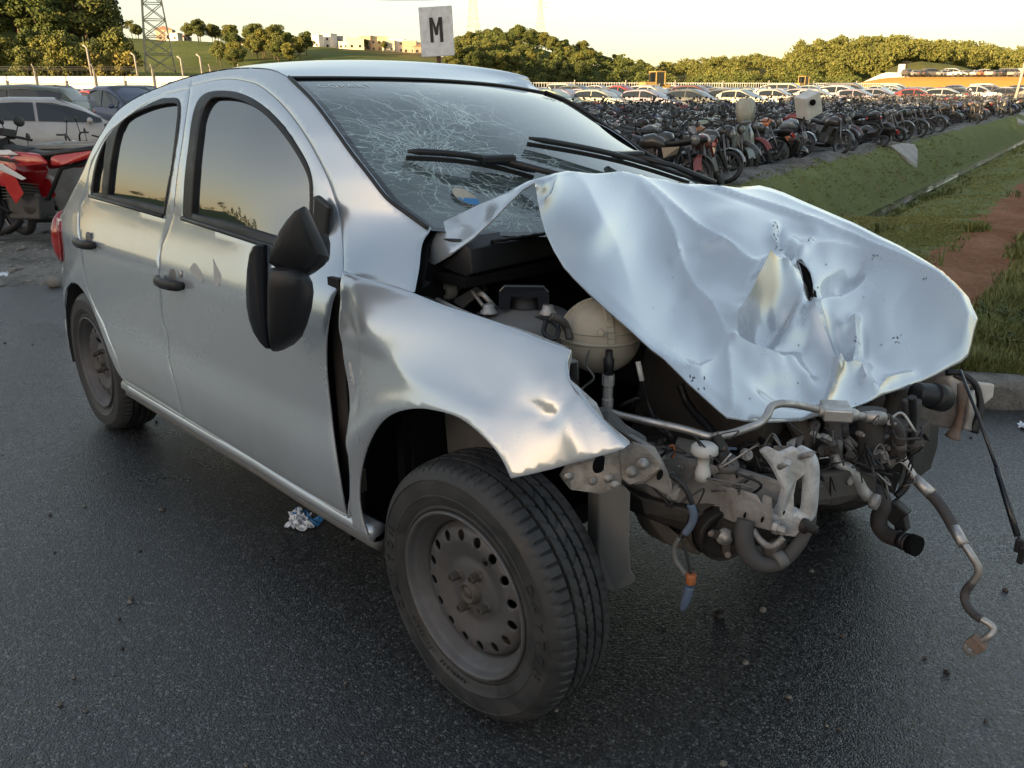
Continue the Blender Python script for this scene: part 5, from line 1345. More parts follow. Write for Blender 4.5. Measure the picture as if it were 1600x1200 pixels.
tubep('stay_rod', [(1500, 578, .46), (1530, 655, .40), (1558, 734, .34)], .0042, M['black_gloss'], 8, 0)
tubep('stay_rod_sleeve', [(1558, 732, .34), (1572, 780, .30), (1590, 838, .26)], .0075, M['black_gloss'], 10, 0)
part(MB().mat(M['black_plastic']).box(Pt(1593, 852, .255), (.018, .018, .035)).box(Pt(1597, 866, .255), (.014, .022, .045)).build('stay_rod_clip', bevel=.003))
# filler clutter in the dark between engine and far leg
rg = random.Random(11)
for i in range(16):
    u = rg.uniform(1160, 1440); v = rg.uniform(672, 728); Y = np.interp(u, [1160, 1440], [-.30, .16]); l = rg.uniform(20, 60)
    pts = [(u, v, Y), (u+rg.uniform(-l, l)*.6, v+rg.uniform(-14, 16), Y+.02), (u+rg.uniform(-l, l), v+rg.uniform(-20, 30), Y+.03)]
    tubep(rg.choice(['engine_hose', 'engine_cable', 'engine_pipe']), pts, rg.choice([.004, .006, .009, .013]), M[rg.choice(['hose', 'rubber', 'engine', 'engine2', 'greyliner'])], 8, 4)
for i in range(14):
    u = rg.uniform(960, 1200); v = rg.uniform(590, 735); Y = np.interp(u, [960, 1200], [-.42, -.28]); l = rg.uniform(20, 60)
    if not (v > 600+(u-960)*.42): v = 600+(u-960)*.42+rg.uniform(10, 40)
    pts = [(u, v, Y), (u+rg.uniform(-l, l)*.6, v+rg.uniform(-14, 16), Y+.02), (u+rg.uniform(-l, l), v+rg.uniform(-20, 30), Y+.03)]
    tubep(rg.choice(['engine_hose', 'engine_cable']), pts, rg.choice([.003, .005, .008]), M[rg.choice(['hose', 'rubber', 'engine', 'engine2'])], 8, 4)
for i in range(46):
    u = rg.uniform(1010, 1430); top_ = np.interp(u, [1010, 1160, 1300, 1430], [690, 672, 660, 640]); v = top_+rg.uniform(0, 110); Y = np.interp(u, [1010, 1160, 1440], [-.52, -.44, .05])
    l = rg.uniform(15, 55); pts = [(u, v, Y), (u+rg.uniform(-l, l)*.6, v+rg.uniform(-22, 22), Y-.01), (u+rg.uniform(-l, l), v+rg.uniform(-20, 30), Y+.02), (u+rg.uniform(-l, l), v+rg.uniform(-10, 45), Y+.03)]
    tubep('wire', pts, rg.choice([.0014, .002, .003]), M[rg.choice(['rubber', 'black_plastic', 'greyliner', 'rubber', 'black_plastic', 'hose', 'zinc', 'rubber', 'hose'])], 6, 5)
for i in range(16):
    u = rg.uniform(1000, 1420); top_ = np.interp(u, [1000, 1160, 1300, 1430], [700, 690, 676, 660]); v = top_+rg.uniform(0, 100); Y = np.interp(u, [1000, 1160, 1440], [-.475, -.405, .10])
    d__ = Vector((.9, -.4+rg.uniform(-.3, .3), rg.uniform(-.2, .3))).normalized(); r__ = rg.uniform(.004, .008)
    lat('bolt_head', [(0, .010), (r__, .010), (r__*1.05, .002), (r__*1.5, .001), (r__*1.5, -.012)], Pt(u, v, Y), d__.to_track_quat('Y', 'Z').to_matrix(), M[rg.choice(['zinc', 'engine', 'rust', 'beige_rail', 'zinc'])], 6 if i % 2 else 12, smooth=False)
for i in range(14):
    u = rg.uniform(1020, 1400); top_ = np.interp(u, [1000, 1160, 1300, 1430], [700, 685, 676, 660]); v = top_+rg.uniform(5, 80); Y = np.interp(u, [1010, 1160, 1440], [-.455, -.37, .12]); w_ = rg.uniform(10, 26); h_ = rg.uniform(8, 22); k_ = rg.uniform(-8, 8)
    plate('torn_tab', [(u, v, Y), (u+w_, v+k_, Y), (u+w_*.8, v+h_+k_, Y-.01), (u+w_*.4, v+h_*.7, Y), (u-w_*.2, v+h_, Y)], (-.004, .002, 0), M[rg.choice(['zinc', 'beige_rail', 'white_alloy', 'greyliner', 'engine'])], .0008)
mb = MB().mat(M['engine'])
for i in range(22):
    u = rg.uniform(1150, 1420); v = rg.uniform(668, 770); Y = np.interp(u, [1150, 1440], [-.30, .16])+.05
    s = rg.uniform(.02, .07); mb.mat(M[rg.choice(['engine', 'engine2', 'engine'])]).box(Pt(u, v, Y), (s, s*rg.uniform(.5, 2), s*rg.uniform(.4, 1.4)), Matrix.Rotation(rg.uniform(-.6, .6), 3, 'X'))
part(mb.build('engine_ancillaries', bevel=.004))

# ================================================================== FOLDED-BACK DOOR MIRROR
mir = part(MB().mat(M['black_plastic']).box(side3([(506, 350)], .006)[0], (.07, .018, .13), Matrix.Rotation(.35, 3, 'Y')).build('door_mirror', bevel=.008), fdoor)
def ringhull(name, rings, Yc, depth, m, pw=2.4):
    pts = []
    for v, u0, u1, dk in rings:
        c = Pt((u0+u1)/2, v, Yc); e = Pt(u1, v, Yc); rv = RT*((u1-u0)/2/FPX*((c-CAM).dot(FW))); fv = FW*depth*dk
        for a in np.linspace(0, 2*math.pi, 20, endpoint=False):
            ca, sa = math.cos(a), math.sin(a); pts.append(c+rv*math.copysign(abs(ca)**(2/pw), ca)+fv*math.copysign(abs(sa)**(2/pw), sa)*(1 if sa < 0 else .7))
    return part(hull(name, pts, m, None, 0), mir)
ringhull('mirror_arm', [(325, 475, 480, .3), (335, 463, 485, .7), (350, 451, 491, .9), (366, 440, 498, 1), (385, 431, 508, 1), (402, 424, 514, 1), (413, 423, 506, .9), (424, 440, 492, .8), (433, 462, 477, .4)], -.88, .055, M['black_plastic'], 3)
ringhull('mirror_housing', [(421, 426, 474, .7), (428, 423, 481, .9), (440, 422, 487, 1), (455, 421, 489, 1), (480, 421, 486, 1), (505, 421, 479, .95), (525, 422, 471, .85), (538, 423, 458, .7), (546, 425, 443, .5), (549, 427, 434, .3)], -.90, .055, M['black_plastic'], 2.8)
ringhull('mirror_bezel', [(384, 402, 421, .5), (388, 397, 423, .7), (400, 393, 422, .9), (425, 390, 420.5, 1), (455, 388.5, 420, 1), (480, 389, 420, 1), (502, 393, 420.5, .95), (520, 399, 421, .85), (536, 409, 422, .7), (545, 417, 423, .4)], -.925, .045, M['black_gloss'], 2.8)
ringhull('mirror_pivot', [(366, 492, 512, .6), (380, 494, 516, .8), (398, 498, 515, .8), (408, 503, 513, .5)], -.80, .03, M['rubber'], 2.4)
# mirror foot: triangular plate inside the window corner
part(sheet('mirror_foot', on_side([(489, 308), (494, 306), (500, 320), (510, 352), (516, 395), (505, 408), (496, 395), (490, 360)]), [], lambda q: side_lift(q, .004), M['black_gloss'], None, .02, .01, roll=.003, rolld=.003), mir)

# ================================================================== CABIN (dim through the glass)
cab = MB().mat(M['interior'])
cab.box((-.62, 0, .93), (.40, 1.15, .12)).box((-.50, .35, .99), (.22, .34, .06))
part(cab.build('dashboard', bevel=.02))
for y in (-.34, .34):
    st = MB().mat(M['interior']); st.box((-1.45, y, .86), (.13, .46, .55), Matrix.Rotation(-.25, 3, 'Y')).box((-1.56, y, 1.20), (.09, .24, .16)).box((-1.25, y, .58), (.5, .46, .12))
    part(st.build('front_seat', bevel=.03))
part(MB().mat(M['interior']).box((-2.25, 0, .90), (.14, 1.2, .5)).build('rear_seat', bevel=.03))
sw = MB().mat(M['black_plastic']); cc = Vector((-.92, .36, .96)); pts = [cc+Vector((.06*math.sin(a), .185*math.cos(a), .175*math.sin(a))) for a in np.linspace(0, 2*math.pi, 33)]
sw.tube(pts, .014, 8, False).beam(cc+Vector((0, -.17, 0)), cc+Vector((0, .17, 0)), .04, .02); part(sw.build('steering_wheel'))
part(MB().mat(M['interior']).box((-1.12, 0, 1.30), (.03, .24, .06)).build('interior_mirror', bevel=.01))

# ================================================================== GROUND
def dl(P):
    r = np.asarray(P)-np.array(CAM)[:2]; return r@np.array(HD)[:2], r@np.array(HR)[:2]
AX = (.817, .577); 
def sq(d, l): return AX[0]*(d-16.8)+AX[1]*(l-6.9), -AX[1]*(d-16.8)+AX[0]*(l-6.9)
def from_sq(s, q): return 16.8+AX[0]*s-AX[1]*q, 6.9+AX[1]*s+AX[0]*q
def sst(x, a, b):
    t = np.clip((x-a)/(b-a), 0, 1); return t*t*(3-2*t)
def fbm(x, y, sc, seed=0.0):
    return noise.fractal(Vector((x*sc, y*sc, seed)), 1.0, 2.0, 4)
# kerb line (world XY) and asphalt outline
KA = onZ(1556, 602, .13)
kerb_line = [W(3.15, 9.5), W(3.38, 5.5), W(3.50, 3.2), Vector((KA.x, KA.y, 0)), Vector((-.40, 1.98, 0)), Vector((-1.4, 1.86, 0)), Vector((-3.5, 1.86, 0)), Vector((-7.0, 1.9, 0))]
kerb_pts = catmull([Vector((p.x, p.y, 0)) for p in kerb_line], 8)
road_poly = np.array([(p.x, p.y) for p in kerb_pts]+[tuple(W(6.75, -1.5))[:2], tuple(W(6.5, -3.2))[:2], tuple(W(6.35, -4.5))[:2], tuple(W(6.7, -9))[:2], tuple(W(7.5, -25))[:2], tuple(W(-22, -25))[:2], tuple(W(-22, 12))[:2], tuple(W(2.9, 12))[:2]])
def ground_z(d, l):
    d = np.asarray(d, float); l = np.asarray(l, float); s, q = sq(d, l)
    z = np.where(d > 6.5, (GZ-.035)+(lot_z(np.maximum(d, 12), l)-(GZ-.035))*sst(d, 6.4, 12), GZ-.035)
    right = .135+.022*np.clip(d-9, 0, 200)
    z = z*(1-sst(q, 1.2, 2.4))+right*sst(q, 1.2, 2.4) if True else z
    zl = np.where(q < 1.2, z, z)
    # ditch
    dep = (1-sst(np.abs(q+.05), .12, 1.45))
    base = np.where(q < 0, lot_z(np.maximum(d, 12), l), np.minimum(lot_z(np.maximum(d, 12), l)+.9, z))
    prof = np.where(q < 0, sst(-q, .12, 1.45), sst(q, .12, 2.5))
    zb = lot_z(np.maximum(d, 10), l)-.92
    inside_ = (q > -1.45) & (q < 2.5)
    zd = np.where(q < 0, zb+(lot_z(np.maximum(d, 12), l)-zb)*prof, zb+(right-zb)*prof)
    k = sst(s, -9.5, -7.5)
    z = np.where(inside_, z*(1-k)+zd*k, z)
    return z
nd, nl = 340, 420
dd = -16+(np.linspace(0, 1, nd)**1.35)*88; ll = -45+np.linspace(0, 1, nl)*110
# finer spacing near the axis of view
ll = np.sinh(np.linspace(-3.2, 3.4, nl))*3.9+2.0
DD, LL = np.meshgrid(dd, ll, indexing='ij')
Cx, Cy = CAM.x, CAM.y
XX = Cx+HD.x*DD+HR.x*LL; YY = Cy+HD.y*DD+HR.y*LL
ZZ = ground_z(DD, LL)
inroad = inside(road_poly, np.stack([XX.ravel(), YY.ravel()], 1)).reshape(XX.shape)
droad = dist_poly(road_poly, np.stack([XX.ravel(), YY.ravel()], 1)).reshape(XX.shape)
SS, QQ = sq(DD, LL)
RIGHT = (np.array(kerb_pts[0]),)
# raised verge behind the kerb
verge = (~inroad) & (YY > 1.75) & (QQ > 2.2); 
ZZ = np.where(inroad, GZ-.035, ZZ)
ZZ = np.where((~inroad) & (YY > 1.8) & (QQ < 2.2) & (SS < -7.5), np.maximum(ZZ, GZ+.08), ZZ)
nzv = np.array([[fbm(XX[i, j], YY[i, j], .9) for j in range(nl)] for i in range(nd)]); nz2 = np.array([[fbm(XX[i, j], YY[i, j], 3.1, 5) for j in range(nl)] for i in range(nd)])
amp = np.where(inroad, 0, np.clip((droad-.02)/.4, 0, 1))
ZZ = ZZ+amp*(nzv*.06+nz2*.028)
# dirt ridge at the lip of the bank where the bikes end
lip = np.exp(-((QQ+1.95)/.42)**2)*sst(SS, -9, -7); ZZ = ZZ+lip*(.10+.10*nzv)*amp
grass = np.clip(sst(QQ, -1.75, -1.25)+.0, 0, 1)*sst(SS, -9.5, -8.5)+((YY > 1.75) & (QQ > -1.3) & ~inroad)*1.0
grass = np.clip(grass, 0, 1)*(1-.0*nzv)
red = np.exp(-((QQ-3.28-.18*nzv)/.42)**4)*(DD > 3.8)
red = np.maximum(red, .85*sst(nzv+.5*nz2, .12, .45)*((QQ > 3.9)))
gm = grid_mesh('ground', np.stack([XX, YY, ZZ], -1), None)
at = gm.data.color_attributes.new('zone', 'FLOAT_COLOR', 'POINT')
buf = np.zeros((nd*nl, 4)); buf[:, 0] = grass.ravel(); buf[:, 1] = red.ravel(); buf[:, 3] = 1; at.data.foreach_set('color', buf.ravel())
def make_near():
    m, t, b = nt('lot_ground'); v = coords(t); a = N(t, 'ShaderNodeAttribute'); a.attribute_name = 'zone'
    sc = N(t, 'ShaderNodeSeparateColor'); t.links.new(a.outputs['Color'], sc.inputs[0])
    f = nz(t, v, 1.3, 9, .68, .5); g = nz(t, v, 22, 6, .7); f3 = nz(t, v, 5.5, 7, .65)
    k = math_(t, 'ADD', math_(t, 'MULTIPLY', f, .6), math_(t, 'MULTIPLY', g, .4))
    gr = ramp(t, k, [(.34, (.07, .068, .064)), (.45, (.16, .155, .145)), (.56, (.29, .275, .255)), (.66, (.20, .19, .175))])
    tu = ramp(t, k, [(.36, (.26, .22, .12)), (.47, (.17, .20, .078)), (.58, (.21, .245, .095)), (.68, (.28, .29, .15))])
    re = ramp(t, k, [(.36, (.20, .085, .045)), (.5, (.32, .15, .085)), (.64, (.42, .23, .14))])
    def msk(src): return ramp(t, math_(t, 'ADD', src, math_(t, 'MULTIPLY', math_(t, 'SUBTRACT', f3, .5), 1.5)), [(.42, 0), (.56, 1)])
    c = mix(t, msk(sc.outputs[0]), gr, tu); c = mix(t, msk(sc.outputs[1]), c, re)
    c = mix(t, 1.0, c, ramp(t, nz(t, v, 75, 5, .75), [(.3, .62), (.52, 1.0), (.72, 1.45)]), 'MULTIPLY')
    t.links.new(c, b.inputs['Base Color']); b.inputs['Roughness'].default_value = .95; b.inputs['Specular IOR Level'].default_value = .15
    n1 = bump(t, None, g, .8, .03); bump(t, b, f3, .6, .06, n1)
    return m
gm.data.materials.clear(); gm.data.materials.append(make_near()); tag(gm, kind='structure')
# asphalt
vv, T, bd = cdt(densify(road_poly, .35), [], 1.2)
me = bpy.data.meshes.new('asphalt_road'); me.from_pydata([(x, y, GZ) for x, y in vv], [], [tuple(int(i) for i in t) for t in T]); me.materials.append(M['asphalt'])
bm = bmesh.new(); bm.from_mesh(me); bmesh.ops.recalc_face_normals(bm, faces=bm.faces)
for f in bm.faces:
    if f.normal.z < 0: f.normal_flip()
bm.to_mesh(me); bm.free()
rd = bpy.data.objects.new('asphalt_road', me); COL.objects.link(rd); tag(rd, kind='structure')
# kerb: separate cast stones
kroot = empty('kerb', (KA.x, KA.y, 0)); tag(kroot, kind='structure')
KL = [Vector((p.x, p.y, 0)) for p in kerb_pts]; cum = [0]
for a, b in zip(KL[:-1], KL[1:]): cum.append(cum[-1]+(b-a).length)
KLn = np.array([tuple(p) for p in KL])
def kp(t): return Vector([np.interp(t, cum, KLn[:, k]) for k in range(3)])
t = .0; rk = random.Random(3)
while t+.9 < cum[-1]:
    L_ = .80; secs = []
    for j in range(7):
        p = kp(t+.008+(L_-.016)*j/6); p2 = kp(min(cum[-1], t+.03+(L_-.016)*j/6)); tg = (p2-p).normalized(); nn = Vector((-tg.y, tg.x, 0))
        if inside(road_poly, np.array([[p.x+nn.x*.12, p.y+nn.y*.12]]))[0]: nn = -nn
        w = lambda s_: rk.uniform(-s_, s_)
        secs.append([p+Vector((0, 0, GZ-.05)), p+nn*(.008+w(.003))+Vector((0, 0, GZ+.09+w(.006))), p+nn*(.03+w(.006))+Vector((0, 0, GZ+.125+w(.006))), p+nn*.13+Vector((0, 0, GZ+.13+w(.006))), p+nn*.14+Vector((0, 0, GZ-.05))])
    o = MB().loft(secs).build('kerb_stone', M['kerbstone']); o.parent = kroot; o.matrix_parent_inverse = Matrix.Translation(-kroot.location)
    t += L_
# water in the ditch
wp = []
for s_ in np.linspace(-8, 60, 40):
    for q_ in (-.20, .10):
        d, l = from_sq(s_, q_); p = W(d, l); wp.append((p.x, p.y, float(lot_z(max(d, 10), l))-.885))
tag(MB().add(wp, [(2*i, 2*i+1, 2*i+3, 2*i+2) for i in range(39)]).build('ditch_water', M['waterm'], fix=False), kind='structure')
# culvert slab on the bank and headwall farther on
def bank(px, py):
    best = None
    for d in np.linspace(8, 70, 1600):
        l = (px-800)/FPX*d*1.0
        dv = ray(px, py); t_ = d/(dv.x*HD.x+dv.y*HD.y); P = CAM+dv*t_
        dd_, ll_ = dl((P.x, P.y)); 
        if P.z <= float(ground_z(dd_, ll_)): return P
    return P
def slab(name, pxs, off, m, label, cat):
    P = [bank(*p)+Vector((0, 0, .11)) for p in pxs]
    o = MB().prism(P, off).build(name, m, bevel=.01); tag(o, label, cat); return o
slab('concrete_slab', [(1390, 233), (1410, 229), (1428, 231), (1433, 240), (1431, 263), (1415, 252)], (.02, .06, -.14), M['concrete'], 'broken triangular concrete slab lying on the grassy ditch bank', 'slab')
slab('pipe_headwall', [(1586, 180), (1600, 178), (1604, 196), (1590, 194)], (.02, .06, -.3), M['concrete'], 'pale concrete headwall in the ditch bank by the leaning pole', 'headwall')

# grass blades (real geometry on the verge and banks)
def scatter_grass():
    V = []; F = []; rg_ = np.random.default_rng(5)
    def zat(x, y):
        d, l = dl((x, y)); return d, l
    n = 0
    cand = []
    for _ in range(3):
        d = 2.6+rg_.random(60000)**1.6*30; x = rg_.uniform(-.05, .68, 60000); cand.append(np.stack([d, x*d], 1)); d = rg_.uniform(3.3, 9.5, 60000); x = rg_.uniform(.25, .68, 60000); cand.append(np.stack([d, x*d], 1))
    c = np.concatenate(cand); s, q = sq(c[:, 0], c[:, 1]); X = Cx+HD.x*c[:, 0]+HR.x*c[:, 1]; Y = Cy+HD.y*c[:, 0]+HR.y*c[:, 1]
    ir = inside(road_poly, np.stack([X, Y], 1)); ok = (~ir) & (q > -1.7) & ((Y > 2.0) | (c[:, 0] > 6)) & ((s > -9.0) | ((Y > 2.0) & (q > -1.3)))
    dr = dist_poly(road_poly, np.stack([X, Y], 1)); ok &= dr > .17
    ok &= ~((np.abs(q+.05) < .3))
    X, Y, q, dd2 = X[ok], Y[ok], q[ok], c[ok, 0]
    i0 = np.clip(np.searchsorted(dd, dd2)-1, 0, nd-2); l2 = c[ok, 1]; j0 = np.clip(np.searchsorted(ll, l2)-1, 0, nl-2)
    fi = (dd2-dd[i0])/(dd[i0+1]-dd[i0]); fj = (l2-ll[j0])/(ll[j0+1]-ll[j0])
    Z = ZZ[i0, j0]*(1-fi)*(1-fj)+ZZ[i0+1, j0]*fi*(1-fj)+ZZ[i0, j0+1]*(1-fi)*fj+ZZ[i0+1, j0+1]*fi*fj
    rd_ = red[i0, j0]; cl = np.array([noise.noise(Vector((x*1.7, y*1.7, 1))) for x, y in zip(X, Y)])
    keep = ((q > 2.0) | (rg_.random(len(X)) < .4)) & (rg_.random(len(X)) > rd_*1.15) & (rg_.random(len(X)) < np.clip(.50+cl*1.3, .10, 1))
    X, Y, Z, q, dd2, cl = X[keep], Y[keep], Z[keep], q[keep], dd2[keep], cl[keep]
    h = rg_.uniform(.025, .075, len(X))*np.where((q > 0) & (q < 3.0), .55, 1)*np.where(q > 3.0, .9+np.clip(cl, 0, 1)*1.8, .30)*(1+dd2*.02)
    n = len(X); an = rg_.uniform(0, 6.28, (n, 4)); V = []; F = []
    for k in range(4):
        dx = np.cos(an[:, k]); dy = np.sin(an[:, k]); w = .003+dd2*.0009; lean = rg_.uniform(.2, .9, n)*h
        ox = rg_.uniform(-.02, .02, n)*(1+dd2*.1); oy = rg_.uniform(-.02, .02, n)*(1+dd2*.1)
        a = np.stack([X+ox-dy*w, Y+oy+dx*w, Z-.004], 1); b = np.stack([X+ox+dy*w, Y+oy-dx*w, Z-.004], 1); t_ = np.stack([X+ox+dx*lean, Y+oy+dy*lean, Z+h*rg_.uniform(.7, 1.2, n)], 1)
        V.append(np.stack([a, b, t_], 1).reshape(-1, 3))
    V = np.concatenate(V); F = np.arange(len(V)).reshape(-1, 3)
    me = bpy.data.meshes.new('grass'); me.vertices.add(len(V)); me.vertices.foreach_set('co', V.ravel()); me.loops.add(len(V)); me.loops.foreach_set('vertex_index', F.ravel())
    me.polygons.add(len(F)); me.polygons.foreach_set('loop_start', np.arange(0, len(V), 3)); me.polygons.foreach_set('loop_total', np.full(len(F), 3)); me.update(calc_edges=True); me.materials.append(M['grass'])
    o = bpy.data.objects.new('grass', me); COL.objects.link(o); tag(o, 'short green and dry grass growing on the verge and ditch banks', 'grass', kind='stuff')
scatter_grass()
def weeds():
    r_ = random.Random(17); V = []; F = []
    for _ in range(520):
        d = 3.9+r_.random()**1.3*16; l = r_.uniform(.22, .68)*d; s_, q_ = sq(d, l); p = W(d, l)
        if q_ < .5 or noise.noise(Vector((p.x*.6, p.y*.6, 9))) < -.12 or (2.3 < q_ < 3.5 and r_.random() < .85) or inside(road_poly, np.array([[p.x, p.y]]))[0] or dist_poly(road_poly, np.array([[p.x, p.y]]))[0] < .25: continue
        i = min(nd-2, max(0, int(np.searchsorted(dd, d))-1)); j = min(nl-2, max(0, int(np.searchsorted(ll, l))-1)); z = float(ZZ[i, j])
        for k in range(r_.randint(14, 34)):
            a = r_.uniform(0, 6.28); rr_ = r_.uniform(0, .10)+.05*r_.random(); h = r_.uniform(.05, .13); w = r_.uniform(.004, .009); b = r_.uniform(0, 6.28); x, y = p.x+rr_*math.cos(b), p.y+rr_*math.sin(b); n_ = len(V)
            dx, dy = math.cos(a), math.sin(a)
            V += [(x-dy*w*.6, y+dx*w*.6, z-.01), (x+dy*w*.6, y-dx*w*.6, z-.01), (x+dx*h*.35+dy*w, y+dy*h*.35-dx*w, z+h*.62), (x+dx*h*.35-dy*w, y+dy*h*.35+dx*w, z+h*.62), (x+dx*h*.9, y+dy*h*.9, z+h*r_.uniform(.6, .95))]
            F += [(n_, n_+1, n_+2, n_+3), (n_+3, n_+2, n_+4)]
    me = bpy.data.meshes.new('weeds'); me.from_pydata(V, [], F); me.materials.append(M['leaf_a']); o = bpy.data.objects.new('weeds', me); COL.objects.link(o)
    tag(o, 'taller dark green weed tufts growing over the red earth and verge', 'weeds', kind='stuff')
weeds()

# small stones and litter on the asphalt
rs = random.Random(9)
m = MB().mat(M['kerbstone'])
for i in range(170):
    d = rs.uniform(1.2, 6.2); l = rs.uniform(-.7, .75)*d; p = W(d, l); r_ = rs.uniform(.003, .009)*(1+(rs.random() < .06)*1.2)
    m.mat(M[rs.choice(['kerbstone', 'engine', 'engine2', 'kerbstone'])]); m.ell((p.x, p.y, GZ+r_*.4), (r_, r_*rs.uniform(.6, 1.3), r_*.7), 6, 4, smooth=False)
o = m.build('scattered_grit'); tag(o, 'small stones and dark plastic fragments scattered over the wet asphalt', 'grit', kind='stuff')
m = MB().mat(M['kerbstone'])
for i in range(900):
    d = 6.6+rs.random()**1.5*9; l = rs.uniform(-.75, -.2)*d if rs.random() < .75 else rs.uniform(.15, .3)*d; s_, q_ = sq(d, l)
    if q_ > -1.6: continue
    p = W(d, l); r_ = rs.uniform(.008, .04); m.ell((p.x, p.y, float(ground_z(d, l))+r_*.2), (r_, r_*rs.uniform(.6, 1.3), r_*.6), 6, 4, smooth=False)
tag(m.build('loose_stones'), 'grey loose stones and dirt lumps at the edge of the lot', 'stones', kind='stuff')
def litter(name, px, py, size, label, cat, mats, seed, n=7, zs=0.35):
    c = onZ(px, py, GZ); r_ = random.Random(seed); root = empty(name, (c.x, c.y, GZ)); tag(root, label, cat)
    for i in range(n):
        an = r_.uniform(0, 6.28); o_ = Vector((math.cos(an), math.sin(an), 0))*size*r_.uniform(0, .75); k = 4; P = []
        for a in range(k+1):
            for b in range(k+1):
                x = (a/k-.5)*size*r_.uniform(.75, .9); y = (b/k-.5)*size*.6
                P.append(o_+Vector((x*math.cos(an)-y*math.sin(an), x*math.sin(an)+y*math.cos(an), .004+abs(r_.gauss(0, 1))*size*zs*.35)))
        o = MB().add(P, [(a*(k+1)+b, a*(k+1)+b+1, (a+1)*(k+1)+b+1, (a+1)*(k+1)+b) for a in range(k) for b in range(k)]).build('paper_scrap', M[mats[i % len(mats)]]); o.parent = root
litter('crumpled_packaging', 466, 815, .075, 'crumpled white and blue printed packaging on the asphalt beside the car', 'litter', ['paper', 'paper', 'paper_blue', 'paper'], 2, 9)
litter('torn_paper', 1594, 668, .05, 'small torn white scrap on the asphalt near the kerb', 'litter', ['paper'], 3, 3)
litter('plastic_scrap', 8, 430, .10, 'white plastic scrap lying at the far left edge of the asphalt', 'litter', ['paper'], 5, 4)
c = onZ(86, 448, GZ); tag(MB().ell((c.x, c.y, GZ+.04), (.07, .055, .05), 10, 8).build('stone', M['kerbstone']), 'brown round stone lying behind the rear wheel of the silver car', 'stone')

